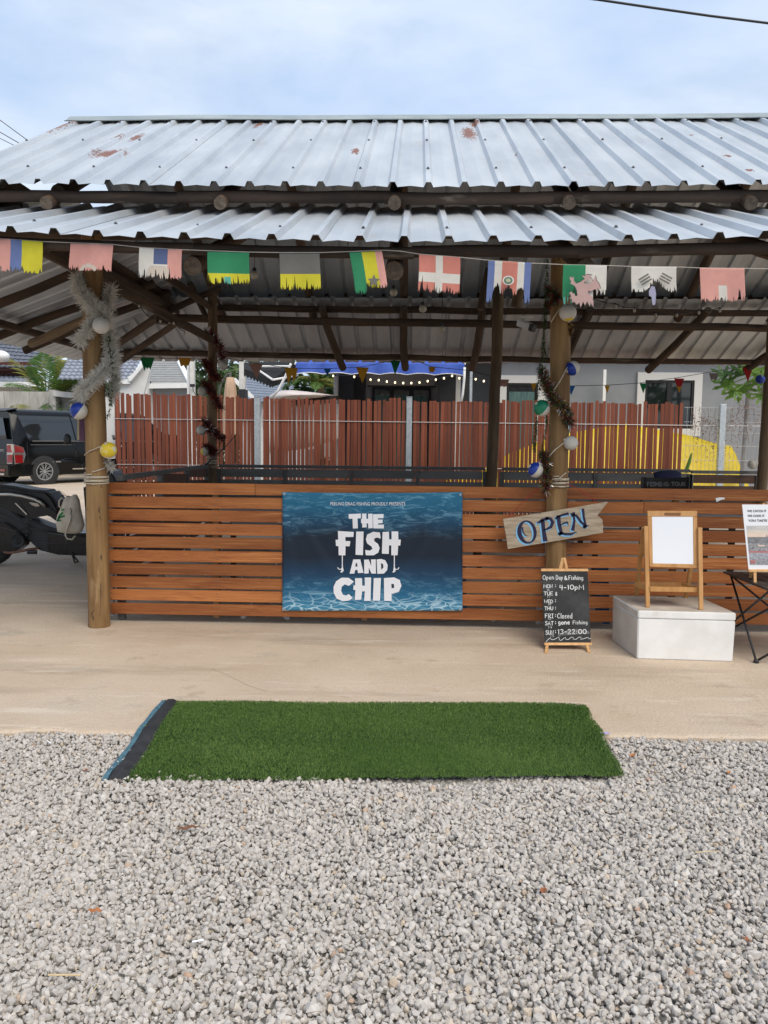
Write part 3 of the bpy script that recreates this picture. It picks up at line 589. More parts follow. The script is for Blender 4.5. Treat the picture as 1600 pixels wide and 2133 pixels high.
# bird-lime splash on the top board of the right bay
b = MB(); ribbon(b, [(1494, 1041), (1500, 1039), (1509, 1038)], [8, 6, 3], lambda x, y: at(x, y, FY-.004)); o = b.build('paint_splash', M_WHITE, [x for x in C.objects if x.name.startswith('slat_fence')][1])
# ------------------------------------------------------------------ banner
def bz(zx, zy): return 560+zx/3.6364, 1000+zy/3.6364
BW0, BW1, BH0, BH1 = 103, 1467, 90, 990
def bdisp(zx, zy):
    u = (zx-BW0)/(BW1-BW0); v = (zy-BH0)/(BH1-BH0); d = 0
    for cx in (0.0, 1.0):                                   # tension folds fanning out from the two top corners
        dx, dy = abs(u-cx)*1.5, v+.02; r = math.hypot(dx, dy); a = math.atan2(dy, dx); w = math.exp(-((r-.55)/.42)**2)
        d += w*.0034*(math.cos(a*17)+.6*math.cos(a*29+1))
    d += .006*math.sin(v*6.3+.4)*math.exp(-((u-.5)/.4)**2) + .004*mnoise.noise(Vector((u*4, v*3, 2)))
    return d
def bpt(zx, zy, off=0.0):
    px, py = bz(zx, zy); v = (zy-BH0)/(BH1-BH0); u = (zx-BW0)/(BW1-BW0); py += 2.2*math.sin(math.pi*u)*(1-v)*1.0
    return at(px, py, FY-.018-bdisp(zx, zy)-off)
def ocean_material():
    m = bpy.data.materials.new('banner_print'); m.use_nodes = True; t = m.node_tree; N = t.nodes; K = t.links.new; p = N['Principled BSDF']
    p.inputs['Roughness'].default_value = .5; p.inputs['Specular IOR Level'].default_value = .25
    uv = N.new('ShaderNodeUVMap'); uv.uv_map = 'UVMap'; sx = N.new('ShaderNodeSeparateXYZ'); K(uv.outputs[0], sx.inputs[0])
    wv = N.new('ShaderNodeTexNoise'); wv.inputs['Scale'].default_value = 2.4; wv.inputs['Detail'].default_value = 3; mp0 = N.new('ShaderNodeMapping'); mp0.inputs['Scale'].default_value = (1.5, 1, 1); K(uv.outputs[0], mp0.inputs[0]); K(mp0.outputs[0], wv.inputs['Vector'])
    ma = N.new('ShaderNodeMath'); ma.operation = 'MULTIPLY_ADD'; K(wv.outputs[0], ma.inputs[0]); ma.inputs[1].default_value = .16; ma.inputs[2].default_value = -.08
    ad = N.new('ShaderNodeMath'); ad.operation = 'ADD'; K(sx.outputs[1], ad.inputs[0]); K(ma.outputs[0], ad.inputs[1])
    r = N.new('ShaderNodeValToRGB'); el = r.color_ramp.elements
    stops = [(0, (.07, .30, .47)), (.12, (.025, .16, .30)), (.3, (.018, .065, .135)), (.46, (.017, .028, .048)), (.62, (.018, .03, .05)), (.74, (.018, .075, .145)), (.88, (.022, .155, .28)), (1, (.03, .20, .34))]
    while len(el) < len(stops): el.new(.5)
    for i, (a, c) in enumerate(stops): el[i].position = a; el[i].color = L(tuple(x*.78 for x in c))
    K(ad.outputs[0], r.inputs[0])
    # printed wave glints
    mp1 = N.new('ShaderNodeMapping'); mp1.inputs['Scale'].default_value = (6, 15, 1); K(uv.outputs[0], mp1.inputs[0])
    n1 = N.new('ShaderNodeTexNoise'); n1.inputs['Scale'].default_value = 1.4; n1.inputs['Detail'].default_value = 6; n1.inputs['Roughness'].default_value = .7; n1.inputs['Distortion'].default_value = 1.2; K(mp1.outputs[0], n1.inputs['Vector'])
    g1 = N.new('ShaderNodeMapRange'); g1.inputs[1].default_value = .50; g1.inputs[2].default_value = .70; K(n1.outputs[0], g1.inputs[0])
    vm = N.new('ShaderNodeMapRange'); vm.inputs[1].default_value = .60; vm.inputs[2].default_value = .80; K(ad.outputs[0], vm.inputs[0])
    vb = N.new('ShaderNodeMapRange'); vb.inputs[1].default_value = .34; vb.inputs[2].default_value = .12; K(ad.outputs[0], vb.inputs[0])
    mxx = N.new('ShaderNodeMath'); mxx.operation = 'MAXIMUM'; K(vm.outputs[0], mxx.inputs[0]); K(vb.outputs[0], mxx.inputs[1])
    gg = N.new('ShaderNodeMath'); gg.operation = 'MULTIPLY'; K(g1.outputs[0], gg.inputs[0]); K(mxx.outputs[0], gg.inputs[1])
    g2 = N.new('ShaderNodeMath'); g2.operation = 'MULTIPLY'; g2.inputs[1].default_value = .6; K(gg.outputs[0], g2.inputs[0])
    mi = N.new('ShaderNodeMix'); mi.data_type = 'RGBA'; K(g2.outputs[0], mi.inputs['Factor']); K(r.outputs[0], mi.inputs[6]); mi.inputs[7].default_value = (.28, .55, .72, 1)
    # caustic net along the bottom
    vo = N.new('ShaderNodeTexVoronoi'); vo.feature = 'DISTANCE_TO_EDGE'; vo.inputs['Scale'].default_value = 1; mp2 = N.new('ShaderNodeMapping'); mp2.inputs['Scale'].default_value = (13, 30, 1)
    n3 = N.new('ShaderNodeTexNoise'); n3.inputs['Scale'].default_value = 5; K(uv.outputs[0], n3.inputs['Vector'])
    av = N.new('ShaderNodeVectorMath'); av.operation = 'MULTIPLY_ADD'; K(n3.outputs['Color'], av.inputs[0]); av.inputs[1].default_value = (.22, .16, 0); K(uv.outputs[0], av.inputs[2]); K(av.outputs[0], mp2.inputs[0]); K(mp2.outputs[0], vo.inputs['Vector'])
    c1 = N.new('ShaderNodeMapRange'); c1.inputs[1].default_value = .09; c1.inputs[2].default_value = .0; K(vo.outputs['Distance'], c1.inputs[0])
    c2_ = N.new('ShaderNodeMapRange'); c2_.inputs[1].default_value = .17; c2_.inputs[2].default_value = .0; K(ad.outputs[0], c2_.inputs[0])
    cc = N.new('ShaderNodeMath'); cc.operation = 'MULTIPLY'; K(c1.outputs[0], cc.inputs[0]); K(c2_.outputs[0], cc.inputs[1])
    m2 = N.new('ShaderNodeMix'); m2.data_type = 'RGBA'; K(cc.outputs[0], m2.inputs['Factor']); K(mi.outputs[2], m2.inputs[6]); m2.inputs[7].default_value = (.55, .74, .82, 1); K(m2.outputs[2], p.inputs['Base Color'])
    return m
root = thing('banner', 'blue ocean print vinyl banner with white chunky lettering hung on the slat fence', 'banner', (at(775, 1150, FY).x, FY-.02, at(775, 1272, FY).z))
nu, nv = 72, 48; b = MB(); vs = [bpt(BW0+(BW1-BW0)*i/nu, BH0+(BH1-BH0)*j/nv) for i in range(nu+1) for j in range(nv+1)]
b.add(vs, [(i*(nv+1)+j, (i+1)*(nv+1)+j, (i+1)*(nv+1)+j+1, i*(nv+1)+j+1) for i in range(nu) for j in range(nv)])
o = b.build('vinyl_sheet', ocean_material(), root, smooth=True, weld=False); uvl = o.data.uv_layers.new(name='UVMap')
for lp in o.data.loops:
    i, j = divmod(lp.vertex_index, nv+1); uvl.data[lp.index].uv = (i/nu, 1-j/nv)
so = o.modifiers.new('thickness', 'SOLIDIFY'); so.thickness = .001; so.offset = 1
M_PRINT = mat('white_print', (.80, .80, .82), rough=.4)
def poly_part(name, polys, fn, m, parent, sub=26):
    b = MB()
    for pl in polys:
        pts = []
        for k in range(len(pl)):
            (x0, y0), (x1, y1) = pl[k], pl[(k+1) % len(pl)]; q = max(1, int(math.hypot(x1-x0, y1-y0)/sub))
            pts += [(x0+(x1-x0)*t/q, y0+(y1-y0)*t/q) for t in range(q)]
        bm = bmesh.new(); f = bm.faces.new([bm.verts.new((x, y, 0)) for x, y in pts]); bm.normal_update(); bmesh.ops.triangulate(bm, faces=[f]); bm.verts.index_update()
        b.add([fn(v.co.x, v.co.y) for v in bm.verts], [tuple(v.index for v in f.verts) for f in bm.faces]); bm.free()
    return b.build(name, m, parent, weld=False)
fb = lambda x, y: bpt(x, y, .005)
def ring(cx, cy, rx, ry, ix, iy, a0, a1, n=16): return arc(cx, cy, rx, ry, a0, a1, n)+arc(cx, cy, ix, iy, a1, a0, n)
LET = [
 [(604, 252), (697, 247), (698, 283), (672, 284), (675, 360), (637, 362), (634, 286), (606, 288)],                                                                   # T
 [(706, 248), (739, 247), (740, 287), (752, 287), (752, 249), (786, 247), (787, 358), (754, 360), (752, 322), (741, 322), (742, 352), (708, 354), (707, 322), (699, 320), (699, 288), (706, 287)],  # H
 [(789, 252), (869, 251), (869, 282), (826, 283), (827, 294), (862, 293), (862, 320), (828, 322), (829, 332), (872, 331), (872, 361), (791, 360)],                   # E
 [(524, 381), (644, 388), (641, 426), (580, 427), (580, 457), (618, 458), (612, 498), (581, 497), (580, 567), (529, 566), (528, 497), (509, 495), (506, 449), (526, 447)],  # F
 [(662, 385), (718, 384), (713, 565), (657, 562)],                                                                                                                # I
 [(842, 392), (848, 438), (818, 430), (797, 440), (800, 458), (828, 480), (840, 510), (830, 545), (795, 566), (735, 566), (730, 525), (765, 530), (785, 518), (778, 500), (745, 475), (735, 445), (745, 408), (790, 386)],  # S
 [(862, 388), (910, 386), (912, 445), (930, 444), (930, 384), (980, 384), (982, 446), (1000, 447), (996, 492), (980, 492), (976, 566), (928, 566), (928, 490), (911, 491), (909, 556), (857, 553)],  # H
 [(640, 598), (693, 597), (718, 700), (676, 703), (671, 678), (655, 678), (648, 706), (612, 707)],                                                                  # A
 [(722, 600), (757, 598), (776, 648), (774, 598), (810, 597), (812, 706), (778, 706), (758, 660), (757, 705), (723, 706)],                                           # N
 [(817, 598), (850, 594), (882, 604), (901, 640), (896, 680), (872, 706), (822, 708)],                                                                              # D
 [(645, 768), (607, 800), (575, 788), (552, 808), (548, 838), (560, 866), (585, 874), (607, 862), (636, 893), (605, 913), (560, 917), (515, 898), (492, 855), (490, 808), (510, 765), (550, 738), (605, 738)],  # C
 [(653, 742), (706, 740), (708, 798), (728, 798), (726, 736), (775, 735), (771, 915), (722, 915), (728, 842), (707, 842), (700, 905), (652, 908), (656, 832), (640, 830), (642, 797), (655, 796)],  # H
 [(795, 740), (850, 739), (842, 913), (789, 913)],                                                                                                                # I
 [(872, 740), (950, 735), (992, 755), (1005, 800), (985, 845), (930, 862), (930, 916), (874, 914)],                                                                 # P
]
DARK = [[(660, 625), (668, 625), (672, 652), (655, 652)], [(850, 626), (866, 634), (868, 660), (852, 676)], [(928, 785), (948, 785), (950, 815), (930, 818)]]
for lt in LET: poly_part('letter', [lt], fb, M_PRINT, root)
for dk in DARK: poly_part('letter_counter', [dk], lambda x, y: bpt(x, y, .0065), mat('dark_print', (.017, .028, .048), rough=.4), root)
b = MB(); font_text(b, 'PEELING DRAG FISHING PROUDLY PRESENTS', 467, 1034, 186, 26, lambda x, y: bpt(x, y, .005), 0, .0); b.build('small_lettering', M_PRINT, root, weld=False)
for cx, sg in ((557, -1), (951, 1)):
    b = MB()
    for pl, w in (([(cx, 566), (cx, 640)], 7), ([(cx, 636), (cx, 660), (cx+2, 680), (cx-4, 696)], 8), ([(cx-2, 660), (cx-6, 690), (cx-14, 694)], 6), ([(cx+3, 660), (cx+8, 688)], 5), (arc(cx+sg*18, 660, 16, 14, 0 if sg > 0 else 180, 170 if sg > 0 else 10, 8), 6)): ribbon(b, pl, w, fb)
    b.build('hook_print', M_PRINT, root, weld=False)
for zx, zy in ((118, 104), (1452, 110), (1450, 978), (118, 974)):
    b = MB(); c = bpt(zx, zy, .003); b.lathe(c, (0, -1, 0), [(0, .009), (.002, .009), (.002, .004)], 10); b.build('eyelet', M_STEEL, root)

# ------------------------------------------------------------------ OPEN sign
root = thing('open_sign', 'weathered plank sign with blue painted OPEN hung tilted on the right front post', 'sign', at(1155, 1100, 5.83))
def oz(zx, zy): return 1000+zx/2.6667, 980+zy/2.6667
fo = lambda x, y: at(*oz(x, y), 5.80)
pl = [(128, 270), (240, 252), (400, 226), (560, 200), (712, 174), (690, 203), (668, 232), (652, 250), (668, 262), (683, 276), (680, 292), (686, 310), (682, 326), (686, 346), (520, 376), (330, 408), (155, 437), (144, 360), (133, 300)]
b = MB(); b.prism([fo(x, y) for x, y in pl], (0, .022, 0))
b.build('plank', mat('driftwood', (.33, .255, .175), (.52, .43, .32), 6, (1, 3, 8), .85, bump=.5, bscale=30, spots=[(22, .66, .06, (.10, .075, .055), (.6, 1, 5)), (5, .60, .15, (.42, .32, .2))]), root, bevel=.002)
fo1 = lambda x, y: at(*oz(x-7, y+6), 5.7978); fo2 = lambda x, y: at(*oz(x, y), 5.7955)
def open_letters(b, fn, ex=0):
    cx, cy = 262, 342; n = 28; ro, ri = [], []
    for i in range(n+1):
        a = 2*math.pi*i/n; x, y = math.cos(a), math.sin(a)
        for lst, rx, ry, dx in ((ro, 54+ex, 66+ex, 0), (ri, 33-ex, 57-ex, 3)):
            X, Y = x*rx+dx, y*ry; lst.append(fn(cx+X*.98+Y*.17-1, cy-X*.16+Y*.98))
    b.add(ro+ri, [(i, i+1, n+2+i, n+1+i) for i in range(n)])
    w = ex*2
    for p, ws in (([(236, 318), (238, 340), (252, 360), (266, 364)], [9, 7, 4, 2]), ([(348, 280), (353, 330), (362, 386)], [22, 20, 26]), ([(318, 292), (345, 276), (378, 263)], [7, 14, 12]), ([(366, 264), (392, 268), (404, 288), (394, 314), (366, 328), (352, 330)], [12, 17, 21, 17, 10, 5]),
                 ([(436, 256), (440, 300), (452, 348)], [22, 20, 18]), ([(424, 262), (455, 248), (488, 240)], [8, 12, 15]), ([(446, 304), (468, 292), (486, 288), (490, 300)], [5, 9, 12, 5]), ([(444, 346), (475, 354), (508, 354), (538, 340)], [12, 14, 13, 3]),
                 ([(520, 236), (524, 280), (516, 328)], [14, 12, 20]), ([(504, 240), (535, 250), (560, 285), (590, 312)], [6, 13, 14, 10]), ([(572, 216), (577, 262), (589, 312)], [15, 13, 11]), ([(580, 310), (604, 306)], [8, 4])):
        ribbon(b, p, [x+w for x in ws], fn)
b = MB(); open_letters(b, fo1, 1.5); b.build('light_blue_shading', mat('sky_blue_paint', (.22, .52, .78), rough=.6), root, weld=False)
b = MB(); open_letters(b, fo2); b.build('lettering', mat('navy_paint', (.018, .014, .05), rough=.55), root, weld=False)
b = MB()
for pts in ([(1055, 1080), (1085, 1050), (1120, 1018), (1146, 1006)], [(1248, 1050), (1232, 1036), (1205, 1018), (1178, 1006)]):
    b.tube([at(x, y, 5.815) for x, y in pts], .0022, 5)
b.build('red_cord', mat('red_cord', (.35, .02, .025), rough=.8), root)

# ------------------------------------------------------------------ chalkboard easel
def cz(zx, zy): return 1100+zx/5.925, 1020+zy/5.925
def cY(zy): return 5.62-(zy-840)/(2030-840)*.28
def plane_map(zf, p0, p1, p2):
    """points of the plane through three given points, seen at zoomed coordinates"""
    n = (p1-p0).cross(p2-p0).normalized(); cp = Vector((0, 0, CAMZ))
    if n.y > 0: n = -n
    def f(x, y, o=0.0):
        d = ray(*zf(x, y)); t = (p0+n*o-cp).dot(n)/d.dot(n); return cp+d*t
    return f
fc = plane_map(cz, at(*cz(167, 1008), cY(1008)), at(*cz(737, 1005), cY(1008)), at(*cz(203, 1890), cY(1890)))
root = thing('chalkboard_easel', 'small black chalkboard on a pine easel listing opening days in chalk', 'chalkboard', gz(1182, 1361))
b = MB(); b.prism([fc(167, 1008), fc(737, 1005), fc(777, 1890), fc(203, 1890)], (0, .008, .002))
b.build('board', mat('chalkboard_black', (.014, .015, .016), (.03, .031, .032), 3, rough=.75, spots=[(4, .52, .3, (.06, .062, .063))]), root, bevel=.001)
for nm, y0, y1, xl, xr in (('rail', 978, 1009, 163, 745), ('rail', 1890, 1922, 203, 788)):
    b = MB(); b.prism([fc(xl, y0, .006), fc(xr, y0, .006), fc(xr, y1, .006), fc(xl, y1, .006)], (0, .022, 0)); b.build(nm, M_PINE, root, bevel=.002)
for pa, pb in (((432, 842), (400, 980)), ((447, 842), (475, 980))):
    b = MB(); b.bar(fc(*pa, -.01), fc(*pb, -.012), .018, .014); b.build('easel_strut', M_PINE, root, bevel=.001)
for pa, pb in (((238, 1922), (220, 2022)), ((728, 1922), (752, 2012))):
    b = MB(); a_ = fc(*pa, -.006); g_ = gz(*cz(*pb)); b.bar(a_, g_, .018, .014); b.build('leg', M_PINE, root, bevel=.001)
b = MB(); a_ = fc(440, 860, -.03); b.bar(a_, (a_.x, a_.y+.17, .004), .018, .014); b.build('leg', M_PINE, root, bevel=.001)
M_CHALK = mat('chalk', (.62, .62, .61), (.80, .80, .79), 120, rough=.95)
b = MB(); f1 = lambda x, y: fc(x, y, .0015); W = 7.5
stroke_text(b, 'Open', 182, 320, 1108, 52, 6.5, f1); stroke_text(b, 'Day', 345, 428, 1110, 55, 7, f1); stroke_text(b, '&', 445, 484, 1112, 50, 10, f1); stroke_text(b, 'Fishing', 500, 682, 1112, 52, W, f1)
for d, y, h in (('MON', 1212, 42), ('TUE', 1302, 42), ('WED', 1398, 40), ('THU', 1486, 42), ('FRI', 1582, 50), ('SAT', 1672, 46), ('SUN', 1788, 50)): stroke_text(b, d, 192+(y-1212)*.045, 304+(y-1212)*.02, y, h, W-.5, f1)
for y in (1206, 1392, 1482, 1572, 1660, 1772): stroke_text(b, ':', 330, 350, y, 50, 9, f1)
for s_, x0, x1, y, h in (('16', 234, 266, 1250, 26), ('17', 234, 276, 1332, 26), ('18', 246, 284, 1426, 24), ('13', 244, 282, 1606, 26), ('14', 246, 296, 1712, 30), ('15', 274, 322, 1818, 30)): stroke_text(b, s_, x0, x1, y, h, 2.8, f1)
stroke_text(b, '4-10pM', 385, 690, 1232, 56, 9.5, f1); stroke_text(b, '8', 338, 360, 1308, 44, 8, f1); stroke_text(b, 'Closed', 362, 546, 1588, 62, 7, f1); stroke_text(b, 'gone', 372, 515, 1662, 52, 9.5, f1); stroke_text(b, 'Fishing', 552, 735, 1660, 46, 6, f1); stroke_text(b, '13-22:00', 366, 722, 1780, 56, 8, f1)
wvp = [(222, 1878), (252, 1845), (278, 1826), (285, 1848), (310, 1852), (345, 1838), (382, 1818), (385, 1850), (405, 1862), (440, 1835), (462, 1822), (470, 1850), (500, 1848), (535, 1820), (560, 1822), (555, 1842), (590, 1848), (630, 1820), (655, 1818), (650, 1848), (690, 1838), (740, 1822), (752, 1842), (775, 1832)]
ribbon(b, wvp, 5.5, f1); stuff(b.build('chalk_writing', M_CHALK, root, weld=False))
b = MB(); ribbon(b, [(380, 1800), (480, 1768), (600, 1752), (750, 1765)], [20, 60, 70, 30], lambda x, y: fc(x, y, .0008)); b.build('chalk_smudge', mat('smudged_chalk', (.05, .05, .051), (.14, .14, .14), 22, rough=.95), root, weld=False)

# ------------------------------------------------------------------ foam box
fl, fr, bl = gz(1326, 1373), gz(1529, 1379), gz(1279, 1343); BHt = .315
ex, ey = (fr-fl), (bl-fl); ey = ey.normalized()*.50; ey -= ex*(ey.dot(ex)/ex.length_squared)*.35
root = thing('foam_box', 'large dirty white polystyrene box on the concrete under the whiteboard easel', 'box', fl+ex*.5+ey*.5)
M_FOAM = mat('polystyrene', (.70, .69, .66), (.80, .79, .77), 5, rough=.8, bump=.25, bscale=120, bdist=.003, spots=[(3, .62, .14, (.60, .54, .45)), (9, .70, .05, (.62, .57, .5))])
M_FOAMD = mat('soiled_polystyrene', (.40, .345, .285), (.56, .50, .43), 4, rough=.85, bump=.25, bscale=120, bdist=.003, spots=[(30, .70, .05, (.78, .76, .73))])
def foam(z0, z1, grow, name, mats):
    g = grow; k = [fl-ex*g-ey*g, fr+ex*g-ey*g, fr+ex*g+ey*(1+g), fl-ex*g+ey*(1+g)]; b = MB(); lo = [Vector((p.x, p.y, z0)) for p in k]; hi = [Vector((p.x, p.y, z1)) for p in k]
    c = sum(lo, Vector())/4
    if name == 'body': lo = [c+(p-c)*.985 for p in lo]; lo = [Vector((p.x, p.y, z0)) for p in lo]
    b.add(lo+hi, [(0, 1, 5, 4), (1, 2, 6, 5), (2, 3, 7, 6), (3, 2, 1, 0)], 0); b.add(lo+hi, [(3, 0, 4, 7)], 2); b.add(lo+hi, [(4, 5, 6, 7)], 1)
    return b.build(name, mats, root, bevel=.006, segs=2, smooth=.6)
M_FOAMS = mat('soiled_shaded_polystyrene', (.48, .43, .37), (.62, .57, .51), 4, rough=.85, bump=.25, bscale=120, bdist=.003)  # left face: dirt, plus its shade put into the colour
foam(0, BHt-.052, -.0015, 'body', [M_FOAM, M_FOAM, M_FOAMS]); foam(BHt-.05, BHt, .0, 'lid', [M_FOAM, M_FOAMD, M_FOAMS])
# ------------------------------------------------------------------ whiteboard easel on the box
def wz(zx, zy): return 1300+zx/5.3333, 1020+zy/5.3333
flf, frf = gz(*wz(262, 1310), BHt), gz(*wz(855, 1335), BHt); wy = (flf.y+frf.y)/2
root = thing('whiteboard_easel', 'golden wooden folding easel with blank whiteboard standing on the foam box', 'easel', (flf+frf)/2)
M_EASEL = mat('varnished_beech', (.42, .20, .062), (.56, .30, .105), 4, (7, 7, .6), .42, bump=.12, bscale=30, spec=.5, spots=[(20, .68, .08, (.34, .15, .045), (4, 4, .5))])
def wY(zy): return wy+(1310-zy)/1000*.11
fw = plane_map(wz, at(*wz(262, 236), wY(236)), at(*wz(815, 236), wY(236)), at(*wz(284, 858), wY(858)))
for nm, q in (('frame_rail', [(262, 236), (815, 236), (815, 300), (262, 300)]), ('frame_rail', [(283, 818), (822, 830), (820, 876), (284, 858)]), ('frame_stile', [(262, 300), (313, 300), (322, 820), (284, 822)]), ('frame_stile', [(768, 300), (815, 300), (822, 832), (774, 830)])):
    b = MB(); b.prism([fw(x, y) for x, y in q], (0, .018, 0)); b.build(nm, M_EASEL, root, bevel=.003)
b = MB(); b.prism([fw(x, y, .0025) for x, y in arc(460, 270, 14, 14, 90, 270, 6)+arc(618, 272, 14, 14, -90, 90, 6)], (0, .004, 0)); b.build('hand_slot', mat('slot_shadow_wood', (.20, .09, .03), rough=.7), root)
b = MB(); b.prism([fw(x, y, -.004) for x, y in ((309, 298), (772, 298), (778, 832), (317, 822))], (0, .006, 0)); b.build('white_panel', mat('whiteboard_enamel', (.76, .78, .82), rough=.25, spec=.5), root)
for p0, p1 in (((242, 404), (263, 1308)), ((842, 420), (855, 1334))):
    b = MB(); a_, c_ = fw(*p0, .012), gz(*wz(*p1), BHt); b.bar(a_, c_, .027, .02, up=(0, 1, 0)); b.build('leg', M_EASEL, root, bevel=.003)
for p0, p1 in (((215, 430), (138, 1176)), ((748, 850), (688, 1200))):
    b = MB(); c_ = gz(*wz(*p1), BHt); a_ = at(*wz(*p0), c_.y-.02-(.2 if p0[1] < 600 else .09)); b.bar(a_, c_, .025, .02, up=(0, 1, 0)); b.build('leg', M_EASEL, root, bevel=.003)
s0, s1, s2, s3 = fw(292, 1115, .0), fw(832, 1140, .0), None, None
b = MB(); z_ = (s0.z+s1.z)/2; q = [Vector((s0.x, wy+.03, z_)), Vector((s1.x, wy+.03, z_)), Vector((s1.x-.05, wy+.19, z_)), Vector((s0.x-.05, wy+.19, z_))]
b.prism(q, (0, 0, .012)); b.build('shelf', M_EASEL, root, bevel=.002)
b = MB(); b.bar(q[0]+Vector((0, 0, .01)), q[1]+Vector((0, 0, .01)), .012, .03); b.bar(q[1]+Vector((0, 0, .012)), q[2]+Vector((0, 0, .012)), .012, .03); b.bar(q[3]+Vector((0, 0, .012)), q[0]+Vector((0, 0, .012)), .012, .03); b.bar(q[2]+Vector((0, 0, .014)), q[3]+Vector((0, 0, .014)), .012, .03); b.build('shelf_rim', M_EASEL, root)

# ------------------------------------------------------------------ black folding table and poster
TZ = .5; tfl, tnl = gz(1505, 1190, TZ), gz(1598, 1226, TZ); dv = (tnl-tfl); rx = Vector((.70, -.06, 0))
root = thing('folding_table', 'black roll-top folding camp table with crossed legs at the right edge', 'table', gz(1575, 1383))
for i in range(7):
    b = MB(); o0 = tfl+rx*(i/7)+Vector((.004, 0, 0)); o1 = tfl+rx*((i+1)/7)-Vector((.004, 0, 0)); b.prism([o0, o1, o1+dv, o0+dv], (0, 0, -.012)); b.build('slat', mat('black_aluminium', (.035, .033, .032), (.07, .066, .062), 8, rough=.5, metal=.3), root, bevel=.002)
b = MB(); p = tnl+rx*.07+Vector((.0, -.004, -.006)); b.box(p, (.05, .008, .012)); b.build('teal_clip', mat('teal_plastic', (.03, .42, .46), rough=.5), root)
f0 = gz(1575, 1381); f1_ = f0+rx*.9; f2 = Vector((tfl.x-.02, tfl.y+.06, 0)); f3 = f2+rx*.95; top = [tfl+rx*.06+dv*.05, tfl+rx*.06+dv*.92, tfl+rx*.94+dv*.05, tfl+rx*.94+dv*.92]
top = [Vector((p.x, p.y, TZ-.02)) for p in top]
for a_, c_ in ((top[0], f0), (top[1], f2), (top[1], f1_), (top[3], f0), (top[2], f1_), (top[3], f3), (top[0], f3), (top[2], f2)):
    b = MB(); b.tube([a_, c_+Vector((0, 0, .012))], .0075, 7); b.build('leg', M_BLACK, root, smooth=True)
for f_ in (f0, f1_, f2, f3): b = MB(); b.lathe(f_, (0, 0, 1), [(0, .017), (.018, .016), (.026, .009), (.026, 0)], 10); b.build('foot', M_BLACK, root)
for a_, c_ in ((0, 1), (1, 3), (3, 2), (2, 0)): b = MB(); b.tube([top[a_], top[c_]], .008, 7); b.build('rail', M_BLACK, root)
def pz(zx, zy): return 1500+zx/10.66, 1020+zy/10.66
PY = 5.22; pdx = .012
fp = plane_map(pz, at(*pz(492, 330), PY+.05), at(*pz(1920, 330), PY+.05), at(*pz(635, 1770), PY))
root = thing('poster_easel', 'white poster about catching and cooking fish on a little pine easel on the table', 'poster', at(1600, 1205, PY))
b = MB(); b.prism([fp(492, 330), fp(1920, 330), fp(1960, 1770), fp(635, 1770)], (0, .004, 0)); b.build('sheet', mat('poster_paper', (.76, .77, .80), rough=.55), root)
b = MB(); M_PT = mat('poster_ink', (.055, .05, .055), rough=.6)
for s_, x0, x1, y in (('WE CATCH IT', 604, 1034, 500), ('WE COOK IT', 612, 992, 606), ('YOU TASTE THE', 624, 1215, 712)): font_text(b, s_, x0, x1, y, 52, lambda x, y: fp(x, y, .0015), 0, .03)
b.build('lettering', M_PT, root, weld=False)
b = MB(); f15 = lambda x, y: fp(x, y, .0012)
def strip(yl0, yl1, mi):
    def xl(y): return 585+(y-800)/870*82
    b.quad(f15(xl(yl0), yl0), f15(1760+(yl0-800)*.03, yl0), f15(1760+(yl1-800)*.03, yl1), f15(xl(yl1), yl1), mi)
for y0, y1, mi in ((800, 900, 0), (900, 980, 1), (980, 1052, 2), (1052, 1190, 3), (1190, 1360, 4), (1360, 1400, 5), (1400, 1545, 6), (1545, 1670, 4)): strip(y0, y1, mi)
b.add([fp(x, y, .0018) for x, y in ((830, 1225), (1000, 1230), (985, 1262), (850, 1255))], [(0, 1, 2, 3)], 2); b.add([fp(x, y, .0018) for x, y in ((670, 1570), (800, 1562), (780, 1640), (680, 1640))], [(0, 1, 2, 3)], 5); b.add([fp(x, y, .0018) for x, y in ((1035, 995), (1045, 995), (1060, 1060), (1025, 1060))], [(0, 1, 2, 3)], 3)
def pm_(n_, c1, c2, s_): return mat(n_, c1, c2, s_, (1, 1, 2.5), .55)
b.build('picture', [pm_('pic_cloud', (.42, .42, .42), (.56, .54, .50), 14), pm_('pic_sky', (.58, .50, .42), (.64, .56, .48), 12), pm_('pic_glow', (.66, .50, .40), (.70, .56, .45), 12), pm_('pic_hills', (.14, .14, .15), (.24, .24, .25), 40), pm_('pic_town', (.12, .12, .13), (.40, .39, .40), 60), pm_('pic_red', (.36, .12, .12), (.46, .2, .2), 40), pm_('pic_water', (.2, .2, .22), (.42, .43, .47), 60)], root, weld=False)
b = MB(); b.prism([fp(632, 1772, .01), fp(1970, 1772, .01), fp(1975, 1832, .01), fp(640, 1832, .01)], (0, .03, 0)); b.build('ledge', M_PINE, root, bevel=.002)
for x0, x1 in ((772, 778), (1700, 1706)): b = MB(); a_ = fp(x0, 1830, -.0); b.bar(a_, (a_.x, a_.y-.012, TZ+.001), .016, .012); b.build('leg', M_PINE, root)
for x0 in (970, 1070): b = MB(); a_ = fp(x0, 300, -.008); b.bar(a_, fp(x0, 420, -.008), .014, .012); b.build('easel_strut', M_PINE, root)
b = MB(); a_ = fp(1000, 420, -.03); b.bar(a_, (a_.x-.03, a_.y+.10, TZ+.001), .016, .012); b.build('leg', M_PINE, root)

